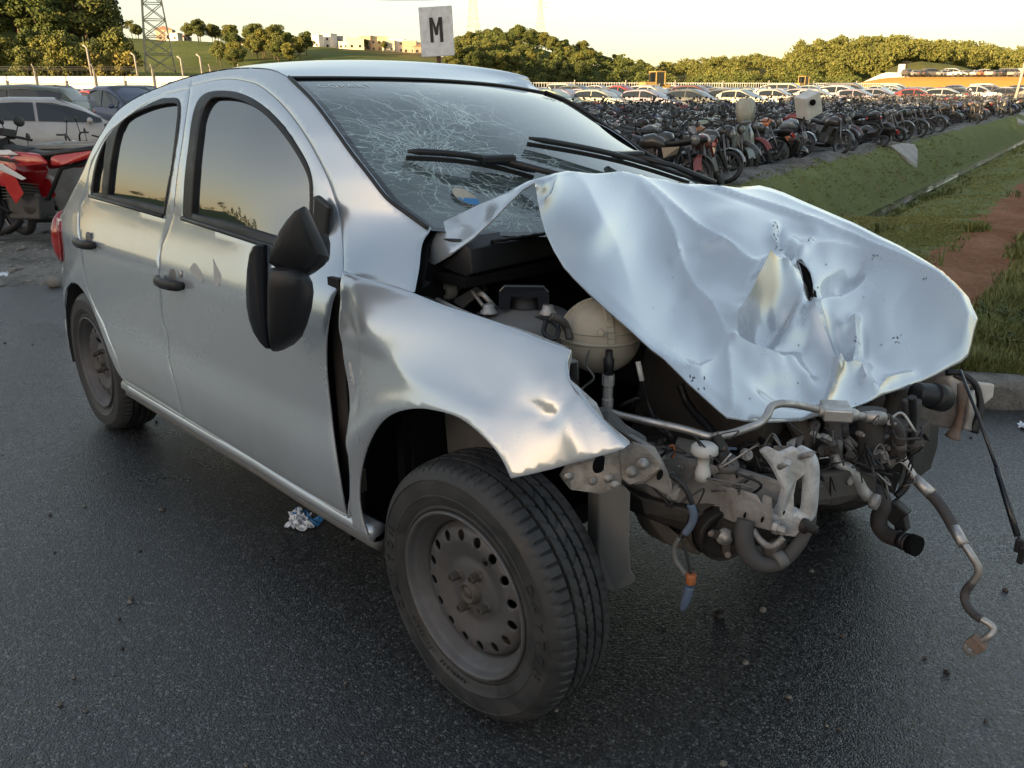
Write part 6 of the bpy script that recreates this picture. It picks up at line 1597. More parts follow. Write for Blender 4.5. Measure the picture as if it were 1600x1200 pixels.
# ================================================================== PARKED CARS
def car_parts(kind):
    """returns list of (name, mesh) parts; x forward, origin on the ground at the centre"""
    T = {'hatchback': dict(L=3.95, W=.84, st=[(-1.97, .42, .72, .74, .0), (-1.90, .30, .98, 1.05, .35), (-1.55, .25, 1.00, 1.40, .86), (-.9, .23, .98, 1.47, 1), (-.1, .22, .95, 1.46, 1), (.35, .22, .93, 1.30, .8), (.95, .22, .92, .95, .05), (1.55, .25, .80, .83, 0), (1.88, .30, .68, .70, 0), (1.97, .38, .55, .56, 0)]),
         'sedan': dict(L=4.4, W=.86, st=[(-2.2, .42, .78, .80, 0), (-2.1, .30, 1.00, 1.02, 0), (-1.65, .25, 1.02, 1.06, .1), (-1.0, .23, .98, 1.38, .85), (-.5, .22, .96, 1.45, 1), (.1, .22, .94, 1.43, 1), (.55, .22, .92, 1.22, .7), (1.1, .22, .92, .95, .05), (1.75, .25, .80, .83, 0), (2.1, .30, .66, .68, 0), (2.2, .40, .55, .56, 0)]),
         'suv': dict(L=4.35, W=.91, st=[(-2.17, .50, .92, .94, 0), (-2.10, .38, 1.12, 1.25, .4), (-1.80, .34, 1.14, 1.62, .88), (-.9, .32, 1.10, 1.72, 1), (0, .32, 1.07, 1.70, 1), (.45, .32, 1.05, 1.52, .8), (1.05, .32, 1.04, 1.08, .05), (1.75, .34, .96, .99, 0), (2.1, .40, .80, .82, 0), (2.17, .5, .66, .67, 0)]),
         'van': dict(L=4.5, W=.93, st=[(-2.25, .42, 1.1, 1.6, .9), (-2.15, .32, 1.12, 1.88, 1), (-1.0, .30, 1.10, 1.92, 1), (.3, .30, 1.08, 1.90, 1), (.85, .30, 1.06, 1.66, .8), (1.45, .30, 1.02, 1.08, .05), (1.95, .34, .88, .90, 0), (2.2, .40, .66, .68, 0), (2.25, .5, .58, .6, 0)]),
         'pickup': dict(L=4.9, W=.92, st=[(-2.45, .52, 1.02, 1.03, 0), (-2.40, .42, 1.06, 1.08, 0), (-.95, .40, 1.06, 1.08, 0), (-.85, .38, 1.06, 1.50, .9), (-.5, .36, 1.06, 1.70, 1), (.2, .36, 1.04, 1.68, 1), (.65, .36, 1.02, 1.45, .75), (1.2, .36, 1.02, 1.06, .05), (2.0, .38, .95, .98, 0), (2.4, .44, .78, .80, 0), (2.45, .55, .66, .67, 0)])}[kind]
    st = T['st']; hw = T['W']; L = T['L']
    # refine stations
    xs = np.array([s[0] for s in st]); xr = np.unique(np.concatenate([np.linspace(xs[0], xs[-1], 34), xs]))
    zb, zt, zr, cb = [np.interp(xr, xs, [s[k] for s in st]) for k in (1, 2, 3, 4)]
    def plan(x): return hw*(1-.16*(abs(x)/(L/2))**5)
    secs = []
    for x, b, bt, rt, c in zip(xr, zb, zt, zr, cb):
        w = plan(x); wt = w*(.97-.22*min(1, (rt-bt)/.45)); m_ = (bt+b)/2
        half = [(w*.80, b), (w*.97, b+.08), (w, m_), (w*.985, bt-.06), (w*.945, bt), (wt+(w*.945-wt)*.5, (bt+rt)/2), (wt, rt-.05), (wt*.86, rt-.008), (wt*.4, rt+.012)]
        ring = [(x, -y, z) for y, z in half]+[(x, y, z) for y, z in half[::-1]]
        secs.append(ring)
    out = []
    body = MB().mat(M['body']).loft(secs); 
    # dark lower bumper strips
    body.mat(M['darkpart']).box((L/2-.06, 0, .42), (.14, hw*1.3, .16)).box((-L/2+.06, 0, .42), (.14, hw*1.3, .14))
    out.append(('body', body))
    gx = [x for x, c in zip(xr, cb) if c > .55]; x0, x1 = min(gx), max(gx)
    def prof(x): return np.interp(x, xr, zt), np.interp(x, xr, zr)
    def side_y(x, f):
        b, r_ = prof(x); w = plan(x); wt = w*(.97-.22*min(1, (r_-b)/.45)); return w*.945+(wt-w*.945)*f
    n_w = 2 if kind != 'van' else 3
    edges = np.linspace(x0+.05, x1+.25, n_w+1)
    for sgn in (-1, 1):
        for k in range(n_w):
            a, b = edges[k]+.03, edges[k+1]-.03; top = []; bot = []
            for x in np.linspace(a, b, 5):
                bl, rf = prof(x); h = rf-bl
                if h < .12: continue
                bot.append((x, sgn*(side_y(x, .06)+.012), bl+.04)); f = .80; top.append((x, sgn*(side_y(x, f*.95)+.014), bl+h*f))
            if len(bot) < 2: continue
            P = bot+top[::-1]; out.append(('side_window', MB().mat(M['cglass']).prism(P, (0, -sgn*.02, 0))))
    # windscreen and rear screen
    def screen(xa, xb, nm, off):
        P = []
        for x, f in ((xa, 0), (xb, 1)):
            b, r_ = prof(x); w = plan(x)
            P.append((x, r_))
        (xa_, za), (xb_, zb_) = P; wa = plan(xa_)*.80; wb = side_y(xb_, 1)*.86
        d_ = Vector((zb_-za, 0, -(xb_-xa_))).normalized(); 
        if d_.z < 0: d_ = -d_
        d_ = d_*.016
        return (nm, MB().mat(M['cglass']).prism([(xa_+d_.x, -wa, za+d_.z), (xa_+d_.x, wa, za+d_.z), (xb_+d_.x, wb, zb_+d_.z), (xb_+d_.x, -wb, zb_+d_.z)], -d_*1.2))
    fx = [s for s in st if s[4] <= .06 and s[0] > 0][0][0]; tx = [s for s in st if s[4] >= .99][-1][0]
    out.append(screen(fx-.06, tx+.05, 'windscreen', 0))
    rx = [s for s in st if s[4] >= .85][0][0]; bx = [s for s in st if s[0] < rx][-1][0] if [s for s in st if s[0] < rx] else rx
    if kind not in ('van',): out.append(screen(bx+.03, rx+.05, 'rear_window', 0))
    wr = .31 if kind in ('hatchback', 'sedan') else .35; wb = L*.31
    for sx_ in (-1, 1):
        for sy in (-1, 1):
            x = sx_*wb+(.02 if sx_ > 0 else .06)
            w_ = MB().mat(M['tyre']).lathe([(.19, -.09), (wr-.03, -.10), (wr, -.07), (wr, .07), (wr-.03, .10)], (x, sy*(hw-.10), wr), 'Y', 18).mat(M['zinc']).lathe([(.0, sy*.06), (.12, sy*.055), (.185, sy*.085), (.195, sy*.09)], (x, sy*(hw-.10), wr), 'Y', 14)
            out.append(('wheel', w_))
            out[0][1].mat(M['darkpart']).lathe([(0, sy*.004), (wr+.045, sy*.004), (wr+.05, -sy*.05)], (x, sy*(hw+.000), wr+.01), 'Y', 20)
    for sy in (-1, 1):
        zf = np.interp(L/2-.12, xr, zt)-.10; out.append(('headlamp', MB().mat(M['lamp']).ell((L/2-.17, sy*hw*.66, zf), (.13, .19, .075), 10, 6)))
        zf = np.interp(-L/2+.12, xr, zt)-.12; out.append(('tail_lamp', MB().mat(M['red_lens']).ell((-L/2+.10, sy*hw*.74, zf), (.10, .14, .12), 10, 6)))
        out.append(('door_mirror', MB().mat(M['body']).ell((fx-.42, sy*(hw+.07), np.interp(fx-.4, xr, zt)+.07), (.06, .10, .07), 8, 6)))
    if kind == 'pickup': out.append(('load_bed', MB().mat(M['void']).box((-1.65, 0, 1.10), (1.35, 1.45, .03))))
    return out
car_meshes = {}
for kd in ('hatchback', 'sedan', 'suv', 'van', 'pickup'):
    ps = car_parts(kd); lst = []
    for nm, mb in ps:
        me = mb.mesh(nm); bm = bmesh.new(); bm.from_mesh(me); bmesh.ops.recalc_face_normals(bm, faces=bm.faces); bm.to_mesh(me); bm.free()
        if nm == 'body': sharp(me, 32)
        lst.append((nm, me))
    J = MB()
    for nm, mb in ps:
        for i, f in enumerate(mb.f): pass
        b0 = len(J.v); J.v += mb.v
        for f, mi, s_ in zip(mb.f, mb.m, mb.s):
            J.mat(mb.mats[mi]); J.f.append(tuple(k+b0 for k in f)); J.m.append(J.cur); J.s.append(s_)
    jm = J.mesh(kd); bm = bmesh.new(); bm.from_mesh(jm); bmesh.ops.recalc_face_normals(bm, faces=bm.faces); bm.to_mesh(jm); bm.free(); sharp(jm, 32)
    car_meshes[kd] = (lst, jm)
COLS = {'white': (.50, .51, .51), 'silver': (.36, .37, .38), 'black': (.018, .018, .02), 'dark grey': (.08, .085, .09), 'red': (.42, .02, .018), 'blue': (.03, .06, .17), 'green': (.05, .085, .055), 'beige': (.36, .31, .22), 'maroon': (.12, .02, .02), 'orange': (.5, .16, .03)}
def yaw_of(v): return math.atan2(v.y, v.x)
rc = random.Random(21)
def place_car(kind, colour, d, l, rz, label, group, detail=True, tilt=0.0):
    p = W(d, l, float(ground_z(d, l)) if d < 60 else float(lot_z(d, l)))
    c = COLS[colour]; c = tuple(min(1, x*rc.uniform(.85, 1.12)) for x in c)+(1,)
    if detail:
        root = empty('parked_'+('car' if kind not in ('van', 'pickup') else kind), p, rz); tag(root, label, 'van' if kind == 'van' else 'pickup' if kind == 'pickup' else 'car', group)
        for nm, me in car_meshes[kind][0]:
            o = bpy.data.objects.new(nm, me); COL.objects.link(o); o.parent = root; o.color = c
        root.rotation_euler = (tilt, 0, rz); return root
    o = bpy.data.objects.new('parked_'+('car' if kind not in ('van', 'pickup') else kind), car_meshes[kind][1]); COL.objects.link(o); o.location = p; o.rotation_euler = (0, 0, rz); o.color = c
    tag(o, label, 'van' if kind == 'van' else 'pickup' if kind == 'pickup' else 'car', group); return o
HRY = math.atan2(HR.y, HR.x)       # heading that faces right in the view
# individually seen cars at the left
wc = place_car('hatchback', 'white', 16.5, -11.9, HRY-.30, 'white hatchback with smashed front corner behind the red motorcycle at far left', 'cars on the left of the lot')
place_car('suv', 'green', 24.5, -14.0, HRY+math.pi+.1, 'dull green off-roader between the white cars at the left', 'cars on the left of the lot')
place_car('hatchback', 'white', 19.0, -11.55+1.9, HRY+.45, 'white hatchback seen from behind with red tail lamp, beside the silver car', 'cars on the left of the lot')
place_car('sedan', 'silver', 21.5, -16.4, HRY-.15, 'silver saloon roofline showing behind the white smashed hatchback', 'cars on the left of the lot')
# the torn headlamp cavity of the white hatchback
o = MB().mat(M['void']).ell((1.80, -.62, .70), (.20, .22, .10), 10, 6).mat(M['darkpart']).box((1.92, -.3, .55), (.12, .8, .22), Matrix.Rotation(.1, 3, 'X')).build('smashed_lamp_cavity'); o.parent = wc
# long rows across the lot
row_names = ['first', 'second', 'third', 'fourth', 'fifth', 'sixth', 'seventh', 'eighth', 'ninth', 'tenth', 'eleventh']
ordn = lambda n: (['zeroth']+row_names+['twelfth', 'thirteenth', 'fourteenth', 'fifteenth', 'sixteenth', 'seventeenth', 'eighteenth', 'nineteenth', 'twentieth'])[n] if n <= 20 else {1: '%dst', 2: '%dnd', 3: '%drd'}.get(n % 10 if n % 100 not in (11, 12, 13) else 0, '%dth') % n
fixed = {0: [('hatchback', 'white'), ('hatchback', 'silver'), ('hatchback', 'dark grey'), ('sedan', 'white'), ('hatchback', 'red'), ('suv', 'dark grey'), ('sedan', 'silver'), ('van', 'white'), ('sedan', 'silver'), ('hatchback', 'dark grey')]}
ncar = 0
for r_i, (d0, det) in enumerate([(29, True), (36, True), (47, True), (53.5, True), (61, False), (69, False), (78, False), (88, False), (99, False), (112, False), (126, False)]):
    lmin = -.72*d0; lmax = {0: -9.5, 1: -9.0, 2: -6}.get(r_i, .66*d0 if r_i > 5 else .30*d0+(d0-53)*1.1); step = 2.75+r_i*.06; l = lmin+rc.uniform(0, 1); k = 0; k2 = 0
    if r_i in (0, 1, 2): lmax = {0: -11, 1: -10.5, 2: -9}[r_i]
    while l < lmax:
        x_ = 800+l/d0*FPX*1.05
        dd_ = d0+.32*(l)*.35+rc.uniform(-.3, .3)
        if not (r_i > 2 and 300 < x_ < 640 and d0 < 70) and rc.random() > .03:
            k += 1
            kd = rc.choices(['hatchback', 'sedan', 'suv', 'van', 'pickup'], [5, 3.5, 1.8, .5, .4])[0]; co = rc.choices(list(COLS), [6, 5, 3, 4, 1.3, .8, .2, .7, .5, .1])[0]
            if r_i == 3 and x_ > 880 and k2 < 10: kd, co = fixed[0][k2]; k2 += 1
            lab = '%s %s, %s from the left in the %s row of parked cars' % (co, {'hatchback': 'hatchback', 'sedan': 'saloon', 'suv': 'tall estate', 'van': 'van', 'pickup': 'pickup'}[kd], ordn(k), row_names[r_i])
            place_car(kd, co, dd_, l, HRY-.62+rc.uniform(-.06, .06)+(math.pi if rc.random() < .12 and not (r_i == 3 and x_ > 880) else 0), lab, 'rows of parked salvage cars', det); ncar += 1
        l += step
print('cars', ncar)

# ================================================================== MOTORCYCLES
def moto_parts(kind):
    o = []; P = M['moto_paint']
    wr = .30 if kind != 'scooter' else .24; wb = .64
    def wheel(x): return ('wheel', MB().mat(M['tyre']).lathe([(wr-.07, -.035), (wr-.03, -.05), (wr, -.02), (wr, .02), (wr-.03, .05), (wr-.07, .035)], (x, 0, wr), 'Y', 22).mat(M['chrome']).lathe([(wr-.07, -.03), (wr-.085, 0), (wr-.07, .03)], (x, 0, wr), 'Y', 22))
    def spokes(x):
        mb = MB().mat(M['chrome'] if kind != 'scooter' else M['darkpart']).lathe([(0, -.05), (.05, -.05), (.05, .05), (0, .05)], (x, 0, wr), 'Y', 10)
        for k in range(6): a = k*math.pi/3; mb.beam((x+.04*math.cos(a), 0, wr+.04*math.sin(a)), (x+(wr-.08)*math.cos(a), 0, wr+(wr-.08)*math.sin(a)), .012, .02, (0, 1, 0))
        return ('spokes', mb)
    o += [wheel(wb), wheel(-wb), spokes(wb), spokes(-wb)]
    hx, hz = .42, .92
    fk = MB().mat(M['chrome'])
    for y in (-.085, .085): fk.tube([(wb+.01, y, wr), (hx+.05, y, hz-.05)], .021, 7)
    o.append(('front_fork', fk))
    hb = MB().mat(M['darkpart']).tube(catmull([(hx-.15, -.36, hz+.10), (hx-.02, -.22, hz+.13), (hx+.02, 0, hz+.06), (hx-.02, .22, hz+.13), (hx-.15, .36, hz+.10)], 3), .013, 6)
    for y in (-.25, .25): hb.tube([(hx-.03, y, hz+.12), (hx, y*1.2, hz+.28)], .006, 5).ell((hx, y*1.25, hz+.31), (.015, .06, .04), 8, 5)
    o.append(('handlebar', hb))
    if kind != 'scooter':
        o.append(('headlamp', MB().mat(M['lamp']).ell((hx+.19, 0, hz-.03), (.04, .085, .085), 10, 6).mat(M['darkpart']).ell((hx+.14, 0, hz-.03), (.07, .095, .095), 10, 6)))
        o.append(('fuel_tank', MB().mat(P).loft([[(x, w*math.cos(a), z+h*math.sin(a)) for a in np.linspace(0, 2*math.pi, 10, endpoint=False)] for x, w, z, h in ((.36, .05, .80, .06), (.30, .13, .83, .12), (.12, .15, .85, .13), (-.05, .12, .80, .10), (-.12, .06, .77, .05))])))
        en = MB().mat(M['moto_engine']).box((.08, 0, .42), (.30, .24, .24)).box((.16, 0, .60), (.18, .16, .20), Matrix.Rotation(.25, 3, 'Y'))
        for k in range(5): en.box((.17+k*.006, 0, .52+k*.04), (.22, .20, .012), Matrix.Rotation(.25, 3, 'Y'))
        o.append(('engine', en))
        o.append(('side_panel', MB().mat(P).prism([(-.05, -.115, .72), (-.10, -.13, .55), (-.32, -.13, .62), (-.36, -.11, .74)], (0, .23, 0))))
    else:
        o.append(('leg_shield', MB().mat(P).loft([[(x, -w, z), (x+.05, -w*.6, z), (x+.07, 0, z), (x+.05, w*.6, z), (x, w, z), (x-.02, 0, z)] for x, w, z in ((.30, .20, .34), (.36, .24, .55), (.38, .22, .75), (.36, .14, .95))])))
        o.append(('headlamp', MB().mat(M['lamp']).ell((hx+.06, 0, hz+.08), (.06, .12, .06), 10, 6)))
        o.append(('rear_body', MB().mat(P).loft([[(x, w*math.cos(a), z+h*math.sin(a)) for a in np.linspace(0, 2*math.pi, 10, endpoint=False)] for x, w, z, h in ((-.02, .10, .50, .14), (-.2, .16, .56, .18), (-.55, .15, .62, .14), (-.82, .05, .70, .05))])))
        o.append(('footboard', MB().mat(M['darkpart']).box((.14, 0, .30), (.42, .32, .05))))
        o.append(('engine', MB().mat(M['moto_engine']).box((-.35, .0, .32), (.45, .2, .18))))
    o.append(('frame', MB().mat(M['darkpart']).tube([(hx-.03, 0, hz-.05), (.28, 0, .34), (-.1, 0, .28), (-.3, 0, .40), (-.36, 0, .72), (-.05, 0, .74), (hx-.06, 0, hz-.09)], .020, 6).tube([(-.15, -.08, .36), (-wb, -.09, wr)], .022, 6).tube([(-.15, .08, .36), (-wb, .09, wr)], .022, 6).tube([(-.5, -.13, .72), (-wb+.03, -.13, wr+.04)], .026, 7).tube([(-.5, .13, .72), (-wb+.03, .13, wr+.04)], .026, 7)))
    o.append(('seat', MB().mat(M['seat']).loft([[(x, w*math.cos(a), z+.05*math.sin(a)) for a in np.linspace(0, 2*math.pi, 8, endpoint=False)] for x, w, z in ((-.03, .08, .80), (-.25, .13, .80), (-.5, .12, .85), (-.78, .08, .88))])))
    arc = [(wb+(wr+.04)*math.cos(a), wr+(wr+.04)*math.sin(a)) for a in np.linspace(.3, 2.4, 8)]
    o.append(('front_mudguard', MB().mat(P).loft([[(x, -.07, z-.02), (x, 0, z+.02), (x, .07, z-.02)] for x, z in arc], closed=False, caps=False)))
    arc = [(-wb+(wr+.05)*math.cos(a), wr+(wr+.05)*math.sin(a)) for a in np.linspace(1.1, 2.9, 8)]
    o.append(('rear_mudguard', MB().mat(M['darkpart']).loft([[(x, -.075, z-.02), (x, 0, z+.02), (x, .075, z-.02)] for x, z in arc], closed=False, caps=False)))
    o.append(('exhaust', MB().mat(M['chrome']).tube([(.20, -.12, .45), (.16, -.13, .25), (-.2, -.14, .26), (-.45, -.16, .30), (-.85, -.17, .42)], [.018, .02, .03, .045, .045], 8)))
    o.append(('tail_light', MB().mat(M['red_lens']).box((-.90, 0, .80), (.05, .12, .06))))
    return o
moto_meshes = {}
for kd in ('motorcycle', 'scooter'):
    ps = moto_parts(kd); lst = []; J = MB()
    for nm, mb in ps:
        me = mb.mesh(nm); bm = bmesh.new(); bm.from_mesh(me); bmesh.ops.recalc_face_normals(bm, faces=bm.faces); bm.to_mesh(me); bm.free(); lst.append((nm, me))
        b0 = len(J.v); J.v += mb.v
        for f, mi, s_ in zip(mb.f, mb.m, mb.s): J.mat(mb.mats[mi]); J.f.append(tuple(k+b0 for k in f)); J.m.append(J.cur); J.s.append(s_)
    jm = J.mesh(kd); bm = bmesh.new(); bm.from_mesh(jm); bmesh.ops.recalc_face_normals(bm, faces=bm.faces); bm.to_mesh(jm); bm.free()
    moto_meshes[kd] = (lst, jm)
MCOL = {'black': (.015, .015, .017), 'red': (.24, .014, .014), 'silver': (.30, .31, .32), 'white': (.58, .58, .57), 'blue': (.02, .05, .20), 'orange': (.5, .13, .02), 'maroon': (.10, .012, .015), 'dark grey': (.06, .062, .065)}
rm = random.Random(33)
def place_moto(kind, colour, d, l, rz, label, group, detail, lean=None, z=None, pitch=0.0):
    p = W(d, l, float(ground_z(d, l)) if z is None else z); c = tuple(min(1, x*rm.uniform(.8, 1.15)) for x in MCOL[colour])+(1,)
    lean = (rm.uniform(.12, .40) if rm.random() < .9 else rm.uniform(.6, 1.1))*rm.choice((-1, 1, 1)) if lean is None else lean
    if detail:
        root = empty(kind, p, rz); root.rotation_euler = (lean, pitch, rz); tag(root, label, kind, group)
        for nm, me in moto_meshes[kind][0]:
            o = bpy.data.objects.new(nm, me); COL.objects.link(o); o.parent = root; o.color = c
            if nm == 'handlebar' and rm.random() < .5: pass
        return root
    o = bpy.data.objects.new(kind, moto_meshes[kind][1]); COL.objects.link(o); o.location = p; o.rotation_euler = (lean, pitch, rz); o.color = c; tag(o, label, kind, group); return o
axw = HD*AX[0]+HR*AX[1]; perp = HD*(-AX[1])+HR*AX[0]; py = math.atan2(perp.y, perp.x)
spots = []
for k in range(15):
    q = -2.75-k*1.62; s_ = -6.0+rm.uniform(0, .5)+k*.4; n = 0
    smax = 62-k*1.0
    while s_ < smax:
        if not (q > -4 and rm.random() < .10):
            n += 1; d, l = from_sq(s_+rm.uniform(-.22, .22), q+rm.uniform(-.55, .45)); spots.append((k, n, d, l))
        s_ += rm.uniform(.52, .74)+max(0, s_)*.006
_X = lambda q: 800+q[3]/q[2]*FPX*1.05
spots = [x for x in spots if _X(x) > 905 and _X(x) < 1720 and (x[2] < 49 or _X(x) > 1230) and not (x[2] > 44 and _X(x) < 1230)]
# what shows largest first
spots.sort(key=lambda x: x[2]*(1+x[0]*.10))
nob = 0; rest = []
special = {}
for i, (k, n, d, l) in enumerate(spots):
    kd = 'scooter' if rm.random() < .22 else 'motorcycle'; co = rm.choices(list(MCOL), [9, 1.1, 1.2, .7, .7, .15, .8, 3.2])[0]
    rz = py+rm.gauss(0, .55)+(math.pi if rm.random() < .3 else 0)
    if i < 292:
        lab = '%s %s, %s along the %s line of bikes counted from the windscreen' % (co, kd, ordn(n), row_names[min(k, 10)] if k < 11 else ('twelfth', 'thirteenth', 'fourteenth', 'fifteenth')[k-11])
        place_moto(kd, co, d, l, rz, lab, 'salvage motorcycles packed behind the ditch', i < 70); nob += 1
    else: rest.append((kd, co, d, l, rz))
print('motos', nob, 'rest', len(rest))
# the far part of the bike field is one mass
if rest:
    J = MB(); bins = {c: simple('far_'+c.replace(' ', '_')+'_bike_paint', MCOL[c], .4) for c in MCOL}
    for kd, co, d, l, rz in rest:
        p = W(d, l, float(ground_z(d, l)) if d < 60 else float(lot_z(d, l))); Mx = Matrix.Translation(p)@Matrix.Rotation(rz, 4, 'Z')@Matrix.Rotation(rm.uniform(-.2, .2), 4, 'X')
        def A(nm, f, sm=False):
            mb = MB(); f(mb); b0 = len(J.v); J.v += [tuple(Mx@Vector(v)) for v in mb.v]
            for ff in mb.f: J.f.append(tuple(q+b0 for q in ff)); J.m.append(J.cur); J.s.append(sm)
        J.mat(M['tyre']); A('w', lambda b: b.lathe([(.22, 0), (.30, -.04), (.30, .04)], (.64, 0, .3), 'Y', 9).lathe([(.22, 0), (.30, -.04), (.30, .04)], (-.64, 0, .3), 'Y', 9))
        J.mat(bins[co]); A('t', lambda b: b.box((.12, 0, .84), (.42, .26, .22), None, .6).box((.64, 0, .64), (.3, .14, .05)))
        J.mat(M['seat']); A('s', lambda b: b.box((-.4, 0, .82), (.7, .22, .1)))
        J.mat(M['moto_engine']); A('e', lambda b: b.box((.05, 0, .5), (.42, .26, .36)))
        J.mat(M['chrome']); A('f', lambda b: b.beam((.65, -.08, .3), (.46, -.08, .9), .03, .03).beam((.65, .08, .3), (.46, .08, .9), .03, .03).beam((.4, -.36, 1.02), (.4, .36, 1.02), .03, .03))
        J.mat(M['lamp']); A('h', lambda b: b.box((.60, 0, .9), (.06, .16, .16)))
    tag(J.build('motorcycle_field', fix=False), 'dense field of salvage motorcycles fading towards the far end of the ditch', 'motorcycles', kind='stuff')
# a few that stand out
mt = place_moto('motorcycle', 'red', 14.9, 3.55, yaw_of(-HD*.8-HR*.35), 'black and red motorcycle leaning alone at the dirt edge nearest the ditch', 'salvage motorcycles packed behind the ditch', True, .30)
sc1 = place_moto('scooter', 'silver', 18.2, 4.75, yaw_of(-HD+HR*.1), 'silver maxi scooter with tall clear windshield among the black bikes', 'salvage motorcycles packed behind the ditch', True, .05)
M['shield'] = simple('hazy_clear_shield', (.42, .42, .36), .25)
o = MB().mat(M['shield']).loft([[(.46+.0*z, -w, z), (.50, -w*.5, z), (.51, 0, z), (.50, w*.5, z), (.46, w, z), (.44, 0, z)] for w, z in ((.17, 1.0), (.21, 1.2), (.20, 1.38), (.12, 1.46))]).build('wind_shield'); o.parent = sc1
place_moto('motorcycle', 'maroon', 25.2, 9.35, yaw_of(-HD+HR*.55), 'maroon motorcycle standing forward of the line with round headlamp', 'salvage motorcycles packed behind the ditch', True, .1)
# delivery box on one bike
p = W(20.6, 6.95); b_ = MB().mat(M['white_plastic']).box((p.x, p.y, float(ground_z(20.6, 6.95))+1.28), (.44, .40, .52), Matrix.Rotation(.42, 3, 'X')@Matrix.Rotation(HRY+.4, 3, 'Z')).build('delivery_box', bevel=.02); tag(b_, 'tilted white delivery box on top of the bikes near the slab', 'box')
pl = W(20.6-.29, 6.95-.05); 
o = MB().mat(M['void']).lathe([(0, 0), (.07, 0), (.07, .02), (0, .02)], (0, 0, 0), 'Y', 18).build('box_lock'); o.parent = b_; o.location = onZ(1286, 175, 0)*0+Vector((p.x, p.y, float(ground_z(20.6, 6.95))+1.33))-HD*.30; o.rotation_euler = (0, 0, HRY)

# red and white adventure bike at the left edge, with its neighbours
adv = empty('motorcycle', W(9.1, -5.12, float(ground_z(9.1, -5.12))), HRY); adv.scale = (.93, .93, .93); adv.rotation_euler = (.14, 0, HRY+math.pi-.2)
tag(adv, 'red and white touring motorcycle with gold wheel rim at the left edge', 'motorcycle', 'damaged motorcycles at the left edge')
M['red_fairing'] = simple('red_fairing', (.46, .012, .018), .25, coat=.7); M['white_fairing'] = simple('white_fairing', (.66, .67, .68), .3, coat=.5); M['gold'] = simple('gold_rim', (.42, .27, .06), .35, .7, dirt=(.12, .09, .06))
def ap(name, mb, **k): o = mb.build(name, **k); o.parent = adv; return o
for x in (.75, -.75):
    w_ = ap('wheel', MB().mat(M['tyre']).lathe([(.24, -.05), (.30, -.07), (.335, -.02), (.335, .02), (.30, .07), (.24, .05)], (x, 0, .335), 'Y', 36))
    g_ = MB().mat(M['gold']).lathe([(.24, -.045), (.22, 0), (.24, .045)], (x, 0, .335), 'Y', 36).mat(M['darkpart']).lathe([(0, -.06), (.05, -.06), (.05, .06), (0, .06)], (x, 0, .335), 'Y', 14)
    for k in range(12): a = k*math.pi/6; g_.tube([(x+.05*math.cos(a), .03, .335+.05*math.sin(a)), (x+.225*math.cos(a+.2), -.02, .335+.225*math.sin(a+.2))], .003, 5)
    ap('wheel_rim', g_)
fk = MB().mat(M['darkpart'])
for y in (-.1, .1): fk.tube([(.76, y, .335), (.45, y, 1.0)], .028, 10)
ap('front_fork', fk); 
def ah(name, pts, m, bev=.02):
    o = hull(name, [Vector(p) for p in pts], M[m], None, bev); o.parent = adv; return o
for sgn in (-1, 1):
    ah('side_fairing', [(.66, sgn*.10, .96), (.60, sgn*.20, .90), (.30, sgn*.26, .98), (.05, sgn*.25, 1.0), (-.05, sgn*.24, .84), (.10, sgn*.26, .60), (.30, sgn*.22, .66), (.55, sgn*.16, .78), (.2, sgn*.12, .8), (.5, sgn*.08, .9)], 'red_fairing')
    ah('lower_fairing', [(.16, sgn*.265, .78), (-.02, sgn*.262, .74), (-.10, sgn*.25, .56), (.02, sgn*.24, .44), (.12, sgn*.25, .60)], 'red_fairing', .008)
    ah('tank_side', [(.06, sgn*.235, 1.02), (-.30, sgn*.215, .98), (-.42, sgn*.20, .88), (-.05, sgn*.235, .84), (-.2, sgn*.05, 1.02)], 'red_fairing')
    ah('tail_panel', [(-.40, sgn*.17, .98), (-.98, sgn*.10, 1.06), (-1.02, sgn*.07, 1.0), (-.55, sgn*.17, .86), (-.40, sgn*.17, .86), (-.7, sgn*.04, .95)], 'red_fairing')
    ah('white_trim', [(.60, sgn*.215, .955), (.30, sgn*.275, 1.02), (.02, sgn*.268, 1.03), (-.10, sgn*.258, .97), (.04, sgn*.272, .975), (.32, sgn*.278, .965)], 'white_fairing', .004)
    ah('dark_trim', [(.42, sgn*.262, .945), (.10, sgn*.285, .955), (-.16, sgn*.262, .88), (.08, sgn*.284, .90)], 'darkpart', .004)
    ah('white_trim', [(.30, sgn*.275, .86), (.12, sgn*.284, .88), (-.16, sgn*.255, .72), (-.10, sgn*.26, .70), (.1, sgn*.278, .80)], 'white_fairing', .003)
ah('nose_cowl', [(.74, 0, .98), (.70, .09, .90), (.70, -.09, .90), (.52, .13, 1.10), (.52, -.13, 1.10), (.60, 0, .82), (.40, .10, 1.0), (.40, -.10, 1.0)], 'red_fairing')
ah('fuel_tank', [(.30, .0, 1.13), (.28, .12, 1.05), (.28, -.12, 1.05), (-.05, .16, 1.04), (-.05, -.16, 1.04), (-.12, 0, 1.08), (.1, 0, .9), (-.1, .1, .92), (-.1, -.1, .92)], 'darkpart', .03)
ah('windshield', [(.60, .12, 1.10), (.60, -.12, 1.10), (.48, .10, 1.36), (.48, -.10, 1.36), (.585, .1, 1.10), (.465, .08, 1.35), (.465, -.08, 1.35)], 'cglass', .004)
for k in range(6): ap('engine_fin', MB().mat(M['moto_engine']).box((.14+k*.004, 0, .50+k*.035), (.26, .28, .012)))
ap('radiator', MB().mat(M['darkpart']).box((.36, 0, .66), (.05, .32, .30)), bevel=.006)
